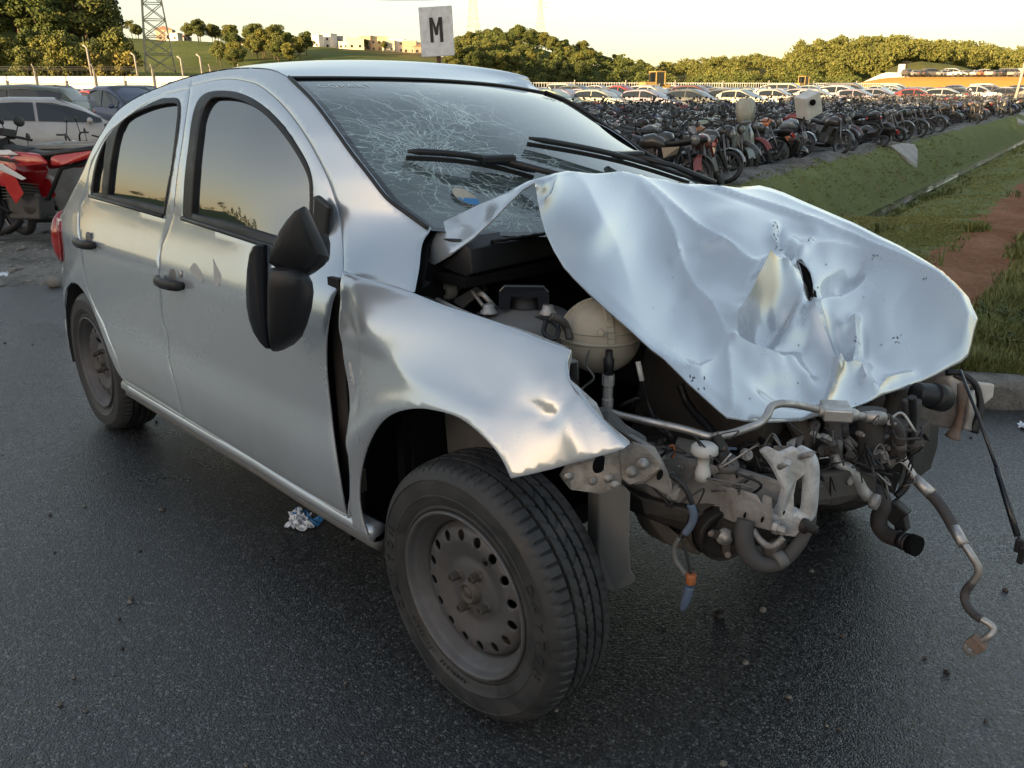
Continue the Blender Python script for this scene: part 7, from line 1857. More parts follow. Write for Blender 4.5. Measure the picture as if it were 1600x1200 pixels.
ap('crash_bar', MB().mat(M['darkpart']).tube(catmull([(.35, -.12, .9), (.38, -.30, .75), (.30, -.32, .5), (.15, -.16, .34)], 5), .014, 8).tube(catmull([(.35, .12, .9), (.38, .30, .75), (.30, .32, .5), (.15, .16, .34)], 5), .014, 8))
ap('engine', MB().mat(M['moto_engine']).box((.02, 0, .40), (.40, .26, .26)).box((.16, 0, .56), (.20, .22, .2)).lathe([(0, -.16), (.09, -.16), (.10, -.13), (.10, .13), (0, .16)], (-.06, 0, .42), 'Y', 20), bevel=.02)
ap('seat', MB().mat(M['seat']).loft([[(x, w*math.cos(a), z+.05*math.sin(a)) for a in np.linspace(0, 2*math.pi, 10, endpoint=False)] for x, w, z in ((.0, .12, 1.02), (-.3, .17, .98), (-.6, .15, 1.02), (-.95, .10, 1.06))]))
ap('handlebar', MB().mat(M['darkpart']).tube(catmull([(.30, -.42, 1.20), (.42, -.25, 1.22), (.45, 0, 1.14), (.42, .25, 1.22), (.30, .42, 1.20)], 4), .016, 8).ell((.36, -.30, 1.40), (.02, .09, .06), 10, 6).tube([(.40, -.26, 1.2), (.37, -.30, 1.38)], .007, 6).box((.42, -.16, 1.26), (.08, .2, .08)))
ap('exhaust', MB().mat(M['darkpart']).tube([(.3, -.14, .5), (.22, -.18, .26), (-.3, -.2, .3), (-.9, -.24, .55)], [.025, .03, .05, .06], 10))
ap('frame', MB().mat(M['darkpart']).tube([(.42, 0, 1.0), (.3, 0, .4), (-.2, 0, .3), (-.75, .08, .335)], .03, 8).tube([(-.2, .0, .5), (-.4, 0, .85), (-.9, 0, .95)], .025, 8))
for i, (kd, co, d, l, rz, lab) in enumerate([('scooter', 'white', 11.6, -6.3, HRY+.4, 'white scooter with bare black handlebar behind the red motorcycle'), ('motorcycle', 'white', 12.6, -5.75, HRY+math.pi+.3, 'white-tanked motorcycle without fairing beside the grey trough'), ('motorcycle', 'dark grey', 10.2, -6.2, HRY+2.6, 'dark grey motorcycle leaning against the red touring one'), ('motorcycle', 'black', 11.2, -7.4, HRY-.5, 'black motorcycle at the far left edge behind the red one'),
                                  ('motorcycle', 'maroon', 9.9, -5.3, HRY+math.pi+.1, 'maroon motorcycle squeezed between the red tourer and the trough'), ('scooter', 'black', 13.4, -6.9, HRY+1.0, 'black scooter in front of the smashed white hatchback'), ('motorcycle', 'black', 13.9, -5.9, HRY+2.2, 'black motorcycle just left of the rear of the silver car')]):
    place_moto(kd, co, d, l, rz, lab, 'damaged motorcycles at the left edge', True)
# grey open plastic trough
tz = float(ground_z(10.3, -5.1)); tr = empty('plastic_trough', W(10.3, -4.83, tz), HRY+.15); tag(tr, 'pale grey open plastic trough behind the tail of the silver car', 'trough')
M['trough'] = simple('weathered_grey_plastic', (.34, .34, .33), .6, dirt=(.18, .16, .14))
w0, w1, h_ = .42, .56, 1.0
for nm, P in (('trough_wall', [(-w0, -w0*.8, 0), (w0, -w0*.8, 0), (w1, -w1*.8, h_), (-w1, -w1*.8, h_)]), ('trough_wall', [(-w0, w0*.8, 0), (w0, w0*.8, 0), (w1, w1*.8, h_), (-w1, w1*.8, h_)]), ('trough_wall', [(-w0, -w0*.8, 0), (-w0, w0*.8, 0), (-w1, w1*.8, h_), (-w1, -w1*.8, h_)]), ('trough_wall', [(w0, -w0*.8, 0), (w0, w0*.8, 0), (w1, w1*.8, h_), (w1, -w1*.8, h_)]), ('trough_floor', [(-w0, -w0*.8, .02), (w0, -w0*.8, .02), (w0, w0*.8, .02), (-w0, w0*.8, .02)])):
    c_ = sum((Vector(p) for p in P), Vector())/4; off = Vector((c_.x, c_.y, 0)); off = (-off.normalized()*.025) if off.length > .05 else Vector((0, 0, -.02))
    o = MB().prism(P, off).build(nm, M['trough']); o.parent = tr
for (a, b) in (((-1, -1), (1, -1)), ((1, -1), (1, 1)), ((1, 1), (-1, 1)), ((-1, 1), (-1, -1))):
    o = MB().beam((a[0]*(w1+.02), a[1]*(w1*.8+.02), h_), (b[0]*(w1+.02), b[1]*(w1*.8+.02), h_), .07, .05).build('trough_rim', M['trough'], bevel=.01); o.parent = tr

# ================================================================== SIGN, FENCES, POLES
sd = 11.8; rot_s = Matrix.Rotation(-.03, 3, 'Y')
c0 = CAM+ray(692, 49)*(sd/(ray(692, 49).x*HD.x+ray(692, 49).y*HD.y)); zb = float(ground_z(sd, -1))
sg = empty('letter_sign', (c0.x, c0.y, zb), HRY); tag(sg, 'white rectangular sign with a black letter M on a rusty post behind the car', 'sign')
sg.rotation_euler = (0, -.035, HRY-.12); hh = c0.z-zb
o = MB().box((0, 0, hh), (.44, .025, .60)).build('sign_board', M['sign'], bevel=.006); o.parent = sg
o = MB().box((0, .035, (hh+.1)/2), (.05, .04, hh+.1)).build('sign_post', M['rustpost']); o.parent = sg
def text_mesh(txt, size, m, name, ext=.003, bold=0.02, sx=1.0):
    cu = bpy.data.curves.new(name, 'FONT'); cu.body = txt; cu.size = size; cu.extrude = ext; cu.align_x = 'CENTER'; cu.align_y = 'CENTER'; cu.offset = bold
    ob = bpy.data.objects.new('t', cu); COL.objects.link(ob); bpy.context.view_layer.update()
    me = bpy.data.meshes.new_from_object(ob.evaluated_get(bpy.context.evaluated_depsgraph_get())); bpy.data.objects.remove(ob); me.materials.clear(); me.materials.append(m); me.name = name
    me.transform(Matrix.Diagonal((sx, 1, 1, 1))); o = bpy.data.objects.new(name, me); COL.objects.link(o); return o
mw, mh, ms = .085, .15, .042
Mp = [(-mw, -mh), (-mw, mh), (-mw+ms*1.05, mh), (0, mh*.18), (mw-ms*1.05, mh), (mw, mh), (mw, -mh), (mw-ms, -mh), (mw-ms, mh*.52), (ms*.42, -mh*.42), (-ms*.42, -mh*.42), (-mw+ms, mh*.52), (-mw+ms, -mh)]
o = MB().prism([(x, y, 0) for x, y in Mp], (0, 0, .003)).build('sign_letter', M['sign_ink']); o.parent = sg; o.location = (0, -.0155, hh+.02); o.rotation_euler = (math.pi/2, 0, 0)

def fence_line(A, B, h0, h1, spacing, name, label, bars=False, panel=M['white_wall']):
    root = empty(name, W(A[0], A[1], float(lot_z(A[0], A[1])))); tag(root, label, 'fence')
    inv = Matrix.Translation(-root.location); n = int(math.hypot(B[0]-A[0], B[1]-A[1])/spacing)
    def pt(t): d = A[0]+(B[0]-A[0])*t; l = A[1]+(B[1]-A[1])*t; return W(d, l, float(lot_z(d, l)))
    wires = MB().mat(M['wire'])
    for i in range(n):
        a, b = pt(i/n), pt((i+1)/n); h = h0+(h1-h0)*i/n
        dirn = (b-a).normalized()
        if not bars:
            o = MB().beam(a+dirn*.04+Vector((0, 0, h*.43)), b-dirn*.04+Vector((0, 0, h*.43)), .04, h*.86).build('wall_panel', panel)
            o.parent = root; o.matrix_parent_inverse = inv
            o = MB().beam(a+Vector((0, 0, h*.62))-HD*.06, b+Vector((0, 0, h*.62))-HD*.06, .05, .07).build('rail', M['post']); o.parent = root; o.matrix_parent_inverse = inv
        else:
            mb = MB().mat(panel)
            for k in range(10): q = a.lerp(b, k/10+.05); mb.beam(q+Vector((0, 0, .3)), q+Vector((0, 0, h*.95)), .09, .05)
            mb.beam(a+Vector((0, 0, h*.9)), b+Vector((0, 0, h*.9)), .05, .1).beam(a+Vector((0, 0, .35)), b+Vector((0, 0, .35)), .1, .3)
            o = mb.build('fence_bay', fix=False); o.parent = root; o.matrix_parent_inverse = inv
        pm = MB().mat(M['post']).beam(a-HD*.12, a-HD*.12+Vector((0, 0, h*(1.12 if i % 2 == 0 else .72))), .14, .14)
        if i % 2 == 0 and not bars: pm.beam(a-HD*.12+Vector((0, 0, h*1.10)), a-HD*.5+Vector((0, 0, h*1.24)), .09, .09)
        o = pm.build('fence_post', fix=False); o.parent = root; o.matrix_parent_inverse = inv
        if not bars:
            for k in range(3): wires.tube([a-HD*(.15+.12*k)+Vector((0, 0, h*(1.06+.05*k))), b-HD*(.15+.12*k)+Vector((0, 0, h*(1.06+.05*k)))], .02, 4, False)
            for k in range(6): q = a.lerp(b, (k+.5)/6); wires.beam(q+Vector((0, 0, h*.86)), q+Vector((0, 0, h*1.1)), .03, .03)
    if not bars: o = wires.build('barbed_wire', fix=False); o.parent = root; o.matrix_parent_inverse = inv
fence_line((88, -95), (93, -28), 3.0, 3.0, 2.9, 'boundary_fence', 'tall white sheet fence with concrete posts and barbed wire behind the left cars')
fence_line((93, -28), (150, 2), 3.0, 2.3, 4.2, 'boundary_fence', 'white sheet fence receding behind the roof of the silver car')
fence_line((150, 2), (172, 75), 2.3, 2.2, 4.5, 'railing_fence', 'long pale railing fence at the far side of the lot', bars=True)

# leaning pole at the right
pb = bank(1579, 178); pt_ = pb+ray(1598, 120)*0; tp = CAM+ray(1612, 60)*((pb-CAM).dot(HD)/(ray(1612, 60).x*HD.x+ray(1612, 60).y*HD.y))
tag(MB().mat(M['post']).tube([pb-Vector((0, 0, .3)), tp], [.09, .07], 10).build('leaning_pole'), 'tall pale pole leaning to the right at the end of the ditch', 'pole')

# wheel loaders
def loader(d, l, rz, label):
    root = empty('wheel_loader', W(d, l, float(lot_z(d, l))), rz); tag(root, label, 'loader', 'wheel loaders among the parked cars')
    Y_ = M['machine_yellow']
    for x, y in ((-1.3, -1), (-1.3, 1), (1.5, -1), (1.5, 1)):
        o = MB().mat(M['tyre']).lathe([(.3, -.25), (.7, -.28), (.78, -.2), (.78, .2), (.7, .28), (.3, .25)], (x, y, .78), 'Y', 20).mat(Y_).lathe([(0, -.2), (.3, -.22), (.3, .22), (0, .2)], (x, y, .78), 'Y', 14).build('wheel'); o.parent = root
    o = MB().mat(Y_).box((-1.5, 0, 1.5), (2.2, 1.5, 1.1), None, .85).box((1.2, 0, 1.2), (1.5, 1.0, .7)).build('chassis', bevel=.06); o.parent = root
    o = MB().mat(Y_).box((-.2, 0, 3.22), (1.5, 1.5, .14)).build('cab_roof', bevel=.03); o.parent = root
    for x, y in ((-.85, -.68), (-.85, .68), (.48, -.68), (.48, .68)):
        o = MB().mat(Y_).box((x, y, 2.5), (.1, .1, 1.4)).build('cab_pillar'); o.parent = root
    o = MB().mat(M['cglass']).box((-.2, 0, 2.5), (1.2, 1.25, 1.3)).build('cab_glass'); o.parent = root
    o = MB().mat(Y_).beam((.8, -.4, 1.8), (3.1, -.4, .8), .18, .3).beam((.8, .4, 1.8), (3.1, .4, .8), .18, .3).build('lift_arm'); o.parent = root
    o = MB().mat(M['darkpart']).prism([(3.0, -1.3, .2), (3.9, -1.3, .15), (4.0, -1.3, .3), (3.3, -1.3, 1.3), (3.0, -1.3, 1.2)], (0, 2.6, 0)).build('bucket'); o.parent = root
    o = MB().mat(M['darkpart']).tube([(-1.6, -.3, 2.0), (-1.6, -.3, 2.9)], .07, 8).build('exhaust_stack'); o.parent = root
loader(108, 18.0, HRY+.5, 'yellow wheel loader above the car roofs left of the fence gap')
loader(165, 54.5, HRY+.7, 'smaller distant yellow wheel loader right of the red car')

# ================================================================== HILLS
def zc(y, d, x=800): return CAM.z+(166.0-.00786*(x-800)-y)/(FPX*1.109)*d
layers = [  # x list, crest y list, base distance, crest distance
    ([-900, -500, -200, 0, 80, 130, 165, 205, 240], [128, 118, 60, 12, 34, 62, 88, 108, 122], 96, 178),
    ([60, 130, 260, 400, 560, 660, 720, 800, 870], [58, 56, 68, 76, 81, 88, 96, 112, 125], 215, 420),
    ([640, 700, 740, 790, 850, 900, 950, 1000, 1060], [122, 98, 76, 71, 79, 95, 110, 120, 126], 300, 430),
    ([980, 1050, 1100, 1150, 1200, 1260, 1320, 1400, 1500, 1600, 1700], [130, 124, 118, 115, 112, 110, 112, 120, 122, 124, 126], 330, 520),
    ([1150, 1220, 1290, 1340, 1400, 1460, 1500, 1560, 1620, 1900, 2300], [126, 112, 95, 92, 96, 98, 102, 110, 116, 110, 90], 300, 430),
    ([1330, 1400, 1440, 1500, 1560, 1620, 1700], [132, 104, 97, 104, 117, 122, 128], 240, 300),
    ([-2000, 1080, 1130, 1190, 1260, 1340, 1400, 1440, 1464, 1480, 1500, 1536, 1580, 1700, 2600], [110, 114, 104, 96, 100, 104, 94, 86, 79, 80, 86, 97, 108, 112, 100], 1400, 2600),
]
def hill_z(d, x):
    base = lot_z(np.minimum(d, 150), (x-800)/FPX*np.minimum(d, 150)*.94)+.006*np.clip(d-150, 0, 1e9)
    z = base.copy()
    for xs, ys, d0, d1 in layers:
        yc = np.interp(x, xs, ys); e = sst(x, xs[0], xs[1])*(1-sst(x, xs[-2], xs[-1])); zcr = CAM.z+(166.0-.00786*(x-800)-yc)/(FPX*1.109)*d1
        b1 = lot_z(150)+.006*(d1-150); up = sst(d, d0, d1)**.85
        dn = 1-.55*sst(d, d1, d1*1.8)
        z = np.maximum(z, base+np.maximum(0, (zcr-base))*np.where(d < d1, up, dn)*e)
    return z
xa = np.linspace(-1100, 2500, 460); ra = np.concatenate([np.linspace(62, 200, 36), np.geomspace(204, 3400, 80)])
RA, XA = np.meshgrid(ra, xa, indexing='ij'); HZ = hill_z(RA, XA)
hn = np.array([[noise.fractal(Vector((XA[i, j]*RA[i, j]*.00002, RA[i, j]*.018, 2)), 1, 2, 5) for j in range(XA.shape[1])] for i in range(XA.shape[0])])
HZ = HZ+hn*np.clip((RA-150)/200, 0, 6)*.8-np.where(RA < 75, .12, 0)
LA = (XA-800)/FPX*RA*.94; px_, py_ = CAM.x+HD.x*RA+HR.x*LA, CAM.y+HD.y*RA+HR.y*LA
hills = grid_mesh('hills', np.stack([px_, py_, HZ], -1), None); tag(hills, kind='structure')
hills.data.materials.clear()
at = hills.data.color_attributes.new('zone', 'FLOAT_COLOR', 'POINT'); buf = np.zeros((XA.size, 4)); buf[:, 3] = 1
dry = np.exp(-((XA-640)/90)**2)*sst(RA, 330, 380)*1.0+np.exp(-(((XA-1200)/90)**2))*sst(RA, 340, 400)+np.exp(-((XA-1070)/40)**2)*(RA > 300)+((XA > 1380) & (XA < 1600) & (RA > 235) & (RA < 330))*.35
buf[:, 0] = np.clip(dry, 0, 1).ravel(); buf[:, 1] = (RA < 185).ravel()*(hn.ravel()*0+1)*np.where(XA.ravel() > 200, 1, 0); buf[:, 2] = (RA > 1300).ravel(); at.data.foreach_set('color', buf.ravel())
def make_hill():
    m, t, b = nt('hillside'); v = coords(t); a = N(t, 'ShaderNodeAttribute'); a.attribute_name = 'zone'; sc = N(t, 'ShaderNodeSeparateColor'); t.links.new(a.outputs['Color'], sc.inputs[0])
    f = nz(t, v, .035, 9, .65, .4); g = nz(t, v, .4, 6, .7); k = math_(t, 'ADD', math_(t, 'MULTIPLY', f, .6), math_(t, 'MULTIPLY', g, .4))
    gr = ramp(t, k, [(.35, (.08, .10, .03)), (.5, (.13, .155, .05)), (.65, (.19, .19, .075))]); dr = ramp(t, k, [(.35, (.15, .11, .04)), (.5, (.22, .17, .06)), (.65, (.26, .20, .08))])
    lo = ramp(t, k, [(.35, (.12, .11, .095)), (.65, (.22, .20, .175))]); fr = ramp(t, k, [(.35, (.03, .04, .015)), (.65, (.07, .075, .03))])
    c = mix(t, sc.outputs[0], gr, dr); c = mix(t, sc.outputs[1], c, lo); c = mix(t, sc.outputs[2], c, fr)
    t.links.new(c, b.inputs['Base Color']); b.inputs['Roughness'].default_value = 1; b.inputs['Specular IOR Level'].default_value = .05
    bump(t, b, g, .6, .5); return m
hills.data.materials.append(make_hill())
def hz_at(x, d): return float(hill_z(np.array([float(d)]), np.array([float(x)]))[0])
def WX(x, d, z=None):
    l = (x-800)/FPX*d*.94; p = W(d, l, 0); p.z = hz_at(x, d) if z is None else z; return p
# ochre embankment with the upper lot
sec = []
for x in np.linspace(1325, 2100, 60):
    h = zc(np.interp(x, [1325, 1352, 1385, 1420, 2100], [137, 128, 121.5, 120, 118]), 214, x); d = 206
    lb = CAM.z+(166.0-.00786*(x-800)-139)/(FPX*1.109)*206; a = WX(x, d-4, lb-1.5); b = WX(x, d, lb); c = WX(x, 216, h); e = WX(x, 246, h+.1); f = WX(x, 250, -2.)
    sec.append([a, b, b.lerp(c, .5)+Vector((0, 0, .15)), c, e, f])
tag(MB().loft(sec, closed=False, caps=False).build('embankment', M['sand']), kind='structure')
um = MB()
# white wall on top of the embankment
wl_ = empty('white_wall', WX(1385, 222, zc(120, 222, 1385))); tag(wl_, 'long white sunlit wall on top of the ochre embankment', 'wall'); inv = Matrix.Translation(-wl_.location)
xs_ = np.linspace(1343, 2000, 70)
for x0, x1 in zip(xs_[:-1], xs_[1:]):
    y0 = lambda x: np.interp(x, [1343, 1386, 2000], [136.5, 119.5, 118.5]); h = lambda x: np.interp(x, [1343, 1386, 1430, 2000], [3, 6.5, 4.5, 4.5])
    a, b = WX(x0, 221, zc(y0(x0), 221, x0)), WX(x1, 221, zc(y0(x1), 221, x1)); a2, b2 = WX(x0, 221, zc(y0(x0)-h(x0), 221, x0)), WX(x1-.6, 221, zc(y0(x1)-h(x1), 221, x1))
    o = MB().prism([a-Vector((0, 0, .4)), b-Vector((0, 0, .4)), b2, a2], HD*.15).build('wall_panel', M['white_wall'], fix=False); o.parent = wl_; o.matrix_parent_inverse = inv
rc2 = random.Random(5); k = 0
for x in np.arange(1425, 1640, 8.6):
    k += 1; p = WX(x, 219.2, zc(120.3, 219.2, x)+.1); kd = rc2.choice(['hatchback', 'sedan', 'suv', 'van']); co = rc2.choices(['white', 'black', 'dark grey', 'silver', 'orange'], [3, 3, 3, 2, 1])[0]
    o = bpy.data.objects.new('parked_car', car_meshes[kd][1]); COL.objects.link(o); o.location = p; o.rotation_euler = (0, 0, HRY+rc2.uniform(-.8, .8)); o.color = COLS[co]+(1,)
    tag(o, '%s distant car, %s from the left along the embankment top' % (co, ordn(k)), 'car', 'cars parked on top of the embankment')
p = WX(1411, 225, zc(119, 225, 1411)); tw_ = empty('guard_hut', p, HRY); tag(tw_, 'small pale guard hut with dark canopy above the embankment wall', 'hut')
o = MB().box((0, 0, 1.4), (1.2, 1.2, 2.8)).build('hut_wall', M['white_wall']); o.parent = tw_
o = MB().box((1.3, 0, 3.3), (1.7, 1.6, .18)).box((1.3, 0, 1.6), (.2, .2, 3.2)).build('canopy', M['darkpart']); o.parent = tw_
# behind the camera: the wooded ridge that shades this corner of the lot (its treetops show in the door glass)
sd2 = Vector((math.cos(SUN_AZ), math.sin(SUN_AZ), 0)); sr2 = Vector((-sd2.y, sd2.x, 0))
def ridge_h(t): return 8.1-3.2*sst(t, -10, -70)*0+.9*noise.noise(Vector((t*.05, 0, 0)))-2.6*sst(-t, 20, 60)
tvals = np.linspace(-290, 200, 120); rv = np.array([0, 14, 26, 36, 46, 60, 90.])
rows = []
for t in tvals:
    H = 12.3-3.4*float(sst(-t, 22, 45))+.8*noise.noise(Vector((t*.045, 3.1, 0)))
    H *= (1-.45*sst(t, 40, 130))
    for r_, k in zip(rv, (0, .25, .7, .97, 1, .9, .6)):
        p = Vector((CAM.x, CAM.y, 0))+sd2*(30+r_)+sr2*t; rows.append((p.x, p.y, -.3+H*k+.3*noise.noise(Vector((t*.3, r_, 0)))))
RP = np.array(rows).reshape(len(tvals), len(rv), 3)
rg_o = grid_mesh('ridge_slope', RP, M['hill_grass']); tag(rg_o, kind='structure')
# far plain closing the view all round
pl_ = []
for a in np.linspace(0, 2*math.pi, 48, endpoint=False): pl_.append((CAM.x+6000*math.cos(a), CAM.y+6000*math.sin(a), -1.6))
tag(MB().add(pl_, [tuple(range(48))]).build('plain', M['hill_grass'], fix=False), kind='structure')

# ================================================================== TREES
def tree_mesh(seed, H=9.0, Rr=3.6, n=1500, leaf=.42, m=M['leaf_a'], shape='round', trunk_h=None):
    r_ = np.random.default_rng(seed); rr_ = random.Random(seed)
    th = trunk_h or H*.34
    tm = MB().mat(M['bark']); lean = Vector((rr_.uniform(-.5, .5), rr_.uniform(-.5, .5), 0))
    tm.tube([Vector((0, 0, -.5)), lean*.3+Vector((0, 0, th*.6)), lean+Vector((0, 0, H*.62))], [.20*H/9, .15*H/9, .05], 7)
    clumps = []
    nc = {'round': 30, 'tall': 24, 'cone': 22, 'open': 17}[shape]
    for i in range(nc):
        if shape == 'cone': f = i/nc; z = th*.5+(H-th*.5)*f; rad = Rr*(1-f)*.8; cr = Rr*(.55*(1-f)+.15)
        elif shape == 'tall': f = r_.random(); z = th+(H-th)*f; rad = Rr*.55*math.sin(math.pi*min(.95, f*.8+.2)); cr = Rr*r_.uniform(.3, .5)
        else: f = r_.random(); z = th+(H-th)*(.12+.80*f); rad = Rr*math.sqrt(max(0, 1-(2*f-.9)**2*.75))*.78; cr = Rr*r_.uniform(.14, .38)
        a = r_.random()*6.283; k = r_.uniform(.35, 1)
        clumps.append((rad*k*math.cos(a), rad*k*math.sin(a), z, cr))
        if i % 2 == 0: tm.tube([lean*.5+Vector((0, 0, th*.8)), Vector((rad*k*math.cos(a)*.6, rad*k*math.sin(a)*.6, z*.85)), Vector((rad*k*math.cos(a), rad*k*math.sin(a), z))], [.07*H/9, .05, .02], 5)
    C = np.array(clumps); w = C[:, 3]**2; idx = r_.choice(len(C), n, p=w/w.sum())
    u = r_.normal(size=(n, 3)); u /= np.linalg.norm(u, axis=1)[:, None]; rad = C[idx, 3]*(.55+.45*r_.random(n)**.5)*(1+.25*r_.normal(size=n)*.5)
    P = C[idx, :3]+u*rad[:, None]*np.array([1, 1, .72])
    ax = r_.normal(size=(n, 3)); ax /= np.linalg.norm(ax, axis=1)[:, None]; nn = u*.6+r_.normal(size=(n, 3))*.5; nn /= np.linalg.norm(nn, axis=1)[:, None]
    a1 = np.cross(nn, ax); a1 /= np.linalg.norm(a1, axis=1)[:, None]; a2 = np.cross(nn, a1); s = leaf*r_.uniform(.5, 1.25, n)[:, None]
    V = np.stack([P-a1*s-a2*s*.5, P+a1*s*.2-a2*s*.8, P+a1*s+a2*s*.3, P-a1*s*.3+a2*s*.8], 1).reshape(-1, 3)
    me = bpy.data.meshes.new('crown'); F = np.arange(4*n)
    me.vertices.add(4*n); me.vertices.foreach_set('co', V.ravel()); me.loops.add(4*n); me.loops.foreach_set('vertex_index', F); me.polygons.add(n)
    me.polygons.foreach_set('loop_start', np.arange(0, 4*n, 4)); me.polygons.foreach_set('loop_total', np.full(n, 4)); me.update(calc_edges=True); me.materials.append(m)
    return tm.mesh('trunk'), me, (V, n)
protos = [tree_mesh(1, 10, 4.2, 6500, .20, M['leaf_a']), tree_mesh(2, 8.5, 3.8, 5600, .19, M['leaf_b']), tree_mesh(3, 7, 3.2, 4600, .18, M['leaf_c']), tree_mesh(4, 13, 3.0, 5200, .20, M['leaf_a'], 'tall', 5), tree_mesh(5, 10, 2.4, 4600, .18, M['leaf_a'], 'cone'), tree_mesh(6, 10, 4.4, 4200, .20, M['leaf_b'], 'open', 4.5), tree_mesh(7, 9, 4.0, 5600, .20, M['leaf_b'])]
KIND = ['dark green broad', 'olive round', 'small yellow-green', 'tall slender dark', 'dark conical', 'open-crowned olive', 'golden-lit round']
rt = random.Random(77); ntree = 0
def place_tree(pi, p, sc, label, group):
    root = empty('tree', p, rt.uniform(0, 6.28)); root.scale = (sc*rt.uniform(.9, 1.15), sc*rt.uniform(.9, 1.15), sc); tag(root, label, 'tree', group)
    for nm, me in (('trunk', protos[pi][0]), ('crown', protos[pi][1])):
        o = bpy.data.objects.new(nm, me); COL.objects.link(o); o.parent = root
    return root
# wooded hill at the left
cnt = {}
pts = []
for _ in range(900):
    x = rt.uniform(-260, 232); d = rt.uniform(100, 190)
    lim = np.interp(d, [100, 190], [232, 150]); 
    if x > lim: continue
    if any(abs(x-a)*d/FPX < 3.1 and abs(d-b) < 4.0 for a, b in pts[-400:]): continue
    pts.append((x, d))
    if len(pts) >= 118: break
pts.sort(key=lambda q: q[0])
for i, (x, d) in enumerate(pts):
    low = d < 118; pi = rt.choice([2, 6, 1, 0]) if low else rt.choice([0, 0, 1, 3, 5, 0, 4])
    if x > 150 and d > 120: pi = rt.choice([4, 0, 3])
    sc = rt.uniform(.5, .8) if low else rt.uniform(.85, 1.3)
    place_tree(pi, WX(x, d), sc, '%s tree, %s from the left on the wooded hill behind the fence' % (KIND[pi], ordn(i+1)), 'trees on the wooded hill at left')
# trees on the grassy ridge between the houses
pts = []
for x0, x1, d0, d1, n_, sc0 in ((200, 245, 405, 425, 5, .8), (300, 380, 395, 420, 12, .9), (395, 445, 300, 380, 12, 1.0), (345, 480, 280, 330, 14, .9), (440, 500, 330, 350, 6, .8), (560, 640, 400, 420, 7, .6), (620, 700, 205, 230, 4, .45)):
    for _ in range(n_): pts.append((rt.uniform(x0, x1), rt.uniform(d0, d1), sc0))
pts.sort()
for i, (x, d, s_) in enumerate(pts):
    pi = rt.choice([0, 1, 1, 6, 5]); place_tree(pi, WX(x, d), s_*rt.uniform(.7, 1.15), '%s tree, %s from the left on the grassy ridge below the houses' % (KIND[pi], ordn(i+1)), 'trees on the grassy ridge')
# forest hill in the middle
pts = []
for _ in range(2600):
    x = rt.uniform(706, 1040); d = rt.uniform(300, 445)
    if any(abs(x-a)*d/FPX < 3.2 and abs(d-b) < 5 for a, b in pts): continue
    pts.append((x, d))
    if len(pts) >= 120: break
pts.sort()
for i, (x, d) in enumerate(pts):
    pi = rt.choice([1, 1, 0, 6, 0, 5, 6]); sc = rt.uniform(.60, 1.0)*(1.0 if x < 930 else .8); place_tree(pi, WX(x, d), sc, '%s tree, %s from the left on the forested hill right of the sign' % (KIND[pi], ordn(i+1)), 'trees on the forested hill')
# distant woods as masses of real foliage
def wood(name, label, spots_, seed, leaves=380, leaf=.40):
    r_ = np.random.default_rng(seed); VV = []
    for (p, sc) in spots_:
        pi = int(r_.choice([0, 1, 5, 1, 6])); V, n = protos[pi][2]; V = V.reshape(n, 4, 3); k = r_.choice(n, leaves, replace=False); Q = V[k]; c = Q.mean(1, keepdims=True); Q = c+(Q-c)*leaf/.20
        a = r_.random()*6.28; ca, sa = math.cos(a), math.sin(a); Rm = np.array([[ca, -sa, 0], [sa, ca, 0], [0, 0, 1]]); VV.append((Q@Rm.T*sc+np.array(p)).reshape(-1, 3))
    V = np.concatenate(VV); n = len(V)//4; me = bpy.data.meshes.new(name)
    me.vertices.add(4*n); me.vertices.foreach_set('co', V.ravel()); me.loops.add(4*n); me.loops.foreach_set('vertex_index', np.arange(4*n)); me.polygons.add(n)
    me.polygons.foreach_set('loop_start', np.arange(0, 4*n, 4)); me.polygons.foreach_set('loop_total', np.full(n, 4)); me.update(calc_edges=True); me.materials.append(M['leaf_b'])
    o = bpy.data.objects.new(name, me); COL.objects.link(o); tag(o, label, 'wood', kind='stuff')
wood('hill_woodland', 'woodland massed between the single trees of the forested hill right of the sign', [(WX(rt.uniform(712, 1030), rt.uniform(300, 450)), rt.uniform(.5, .85)) for _ in range(230)], 9)
sp = []
for _ in range(520):
    x = rt.uniform(1020, 1420); d = rt.uniform(330, 540)
    if 1170 < x < 1260 and 340 < d < 440: continue
    if 1050 < x < 1085 and d < 440: continue
    sp.append((WX(x, d), rt.uniform(.6, 1.0)))
for _ in range(480):
    x = rt.uniform(1240, 1720); d = rt.uniform(330, 445); sp.append((WX(x, d), rt.uniform(.7, 1.15)))
wood('distant_woodland', 'distant golden-lit woodland covering the low hills at the right', sp, 3)
sp = [(WX(x, rt.uniform(268, 330)), rt.uniform(.5, .8)) for x in np.linspace(1000, 1340, 60)]
wood('hedge_trees', 'low scrub and trees behind the far railing fence', sp, 4)
sp = []
for t in np.arange(-280, 180, 5.5):
    for r_ in (32, 42, 52):
        p = Vector((CAM.x, CAM.y, 0))+sd2*(30+r_)+sr2*(t+rt.uniform(-2, 2)); H = (12.3-3.4*float(sst(-t, 22, 45))+.8*noise.noise(Vector((t*.045, 3.1, 0))))*(1-.45*float(sst(t, 40, 130)))
        sp.append(((p.x, p.y, H*.9-.6), rt.uniform(.14, .30)*(1.9 if t < -60 and rt.random() < .5 else 1)))
wood('ridge_scrub', 'dark scrub on the ridge behind the photographer', sp, 6, 150, .5)

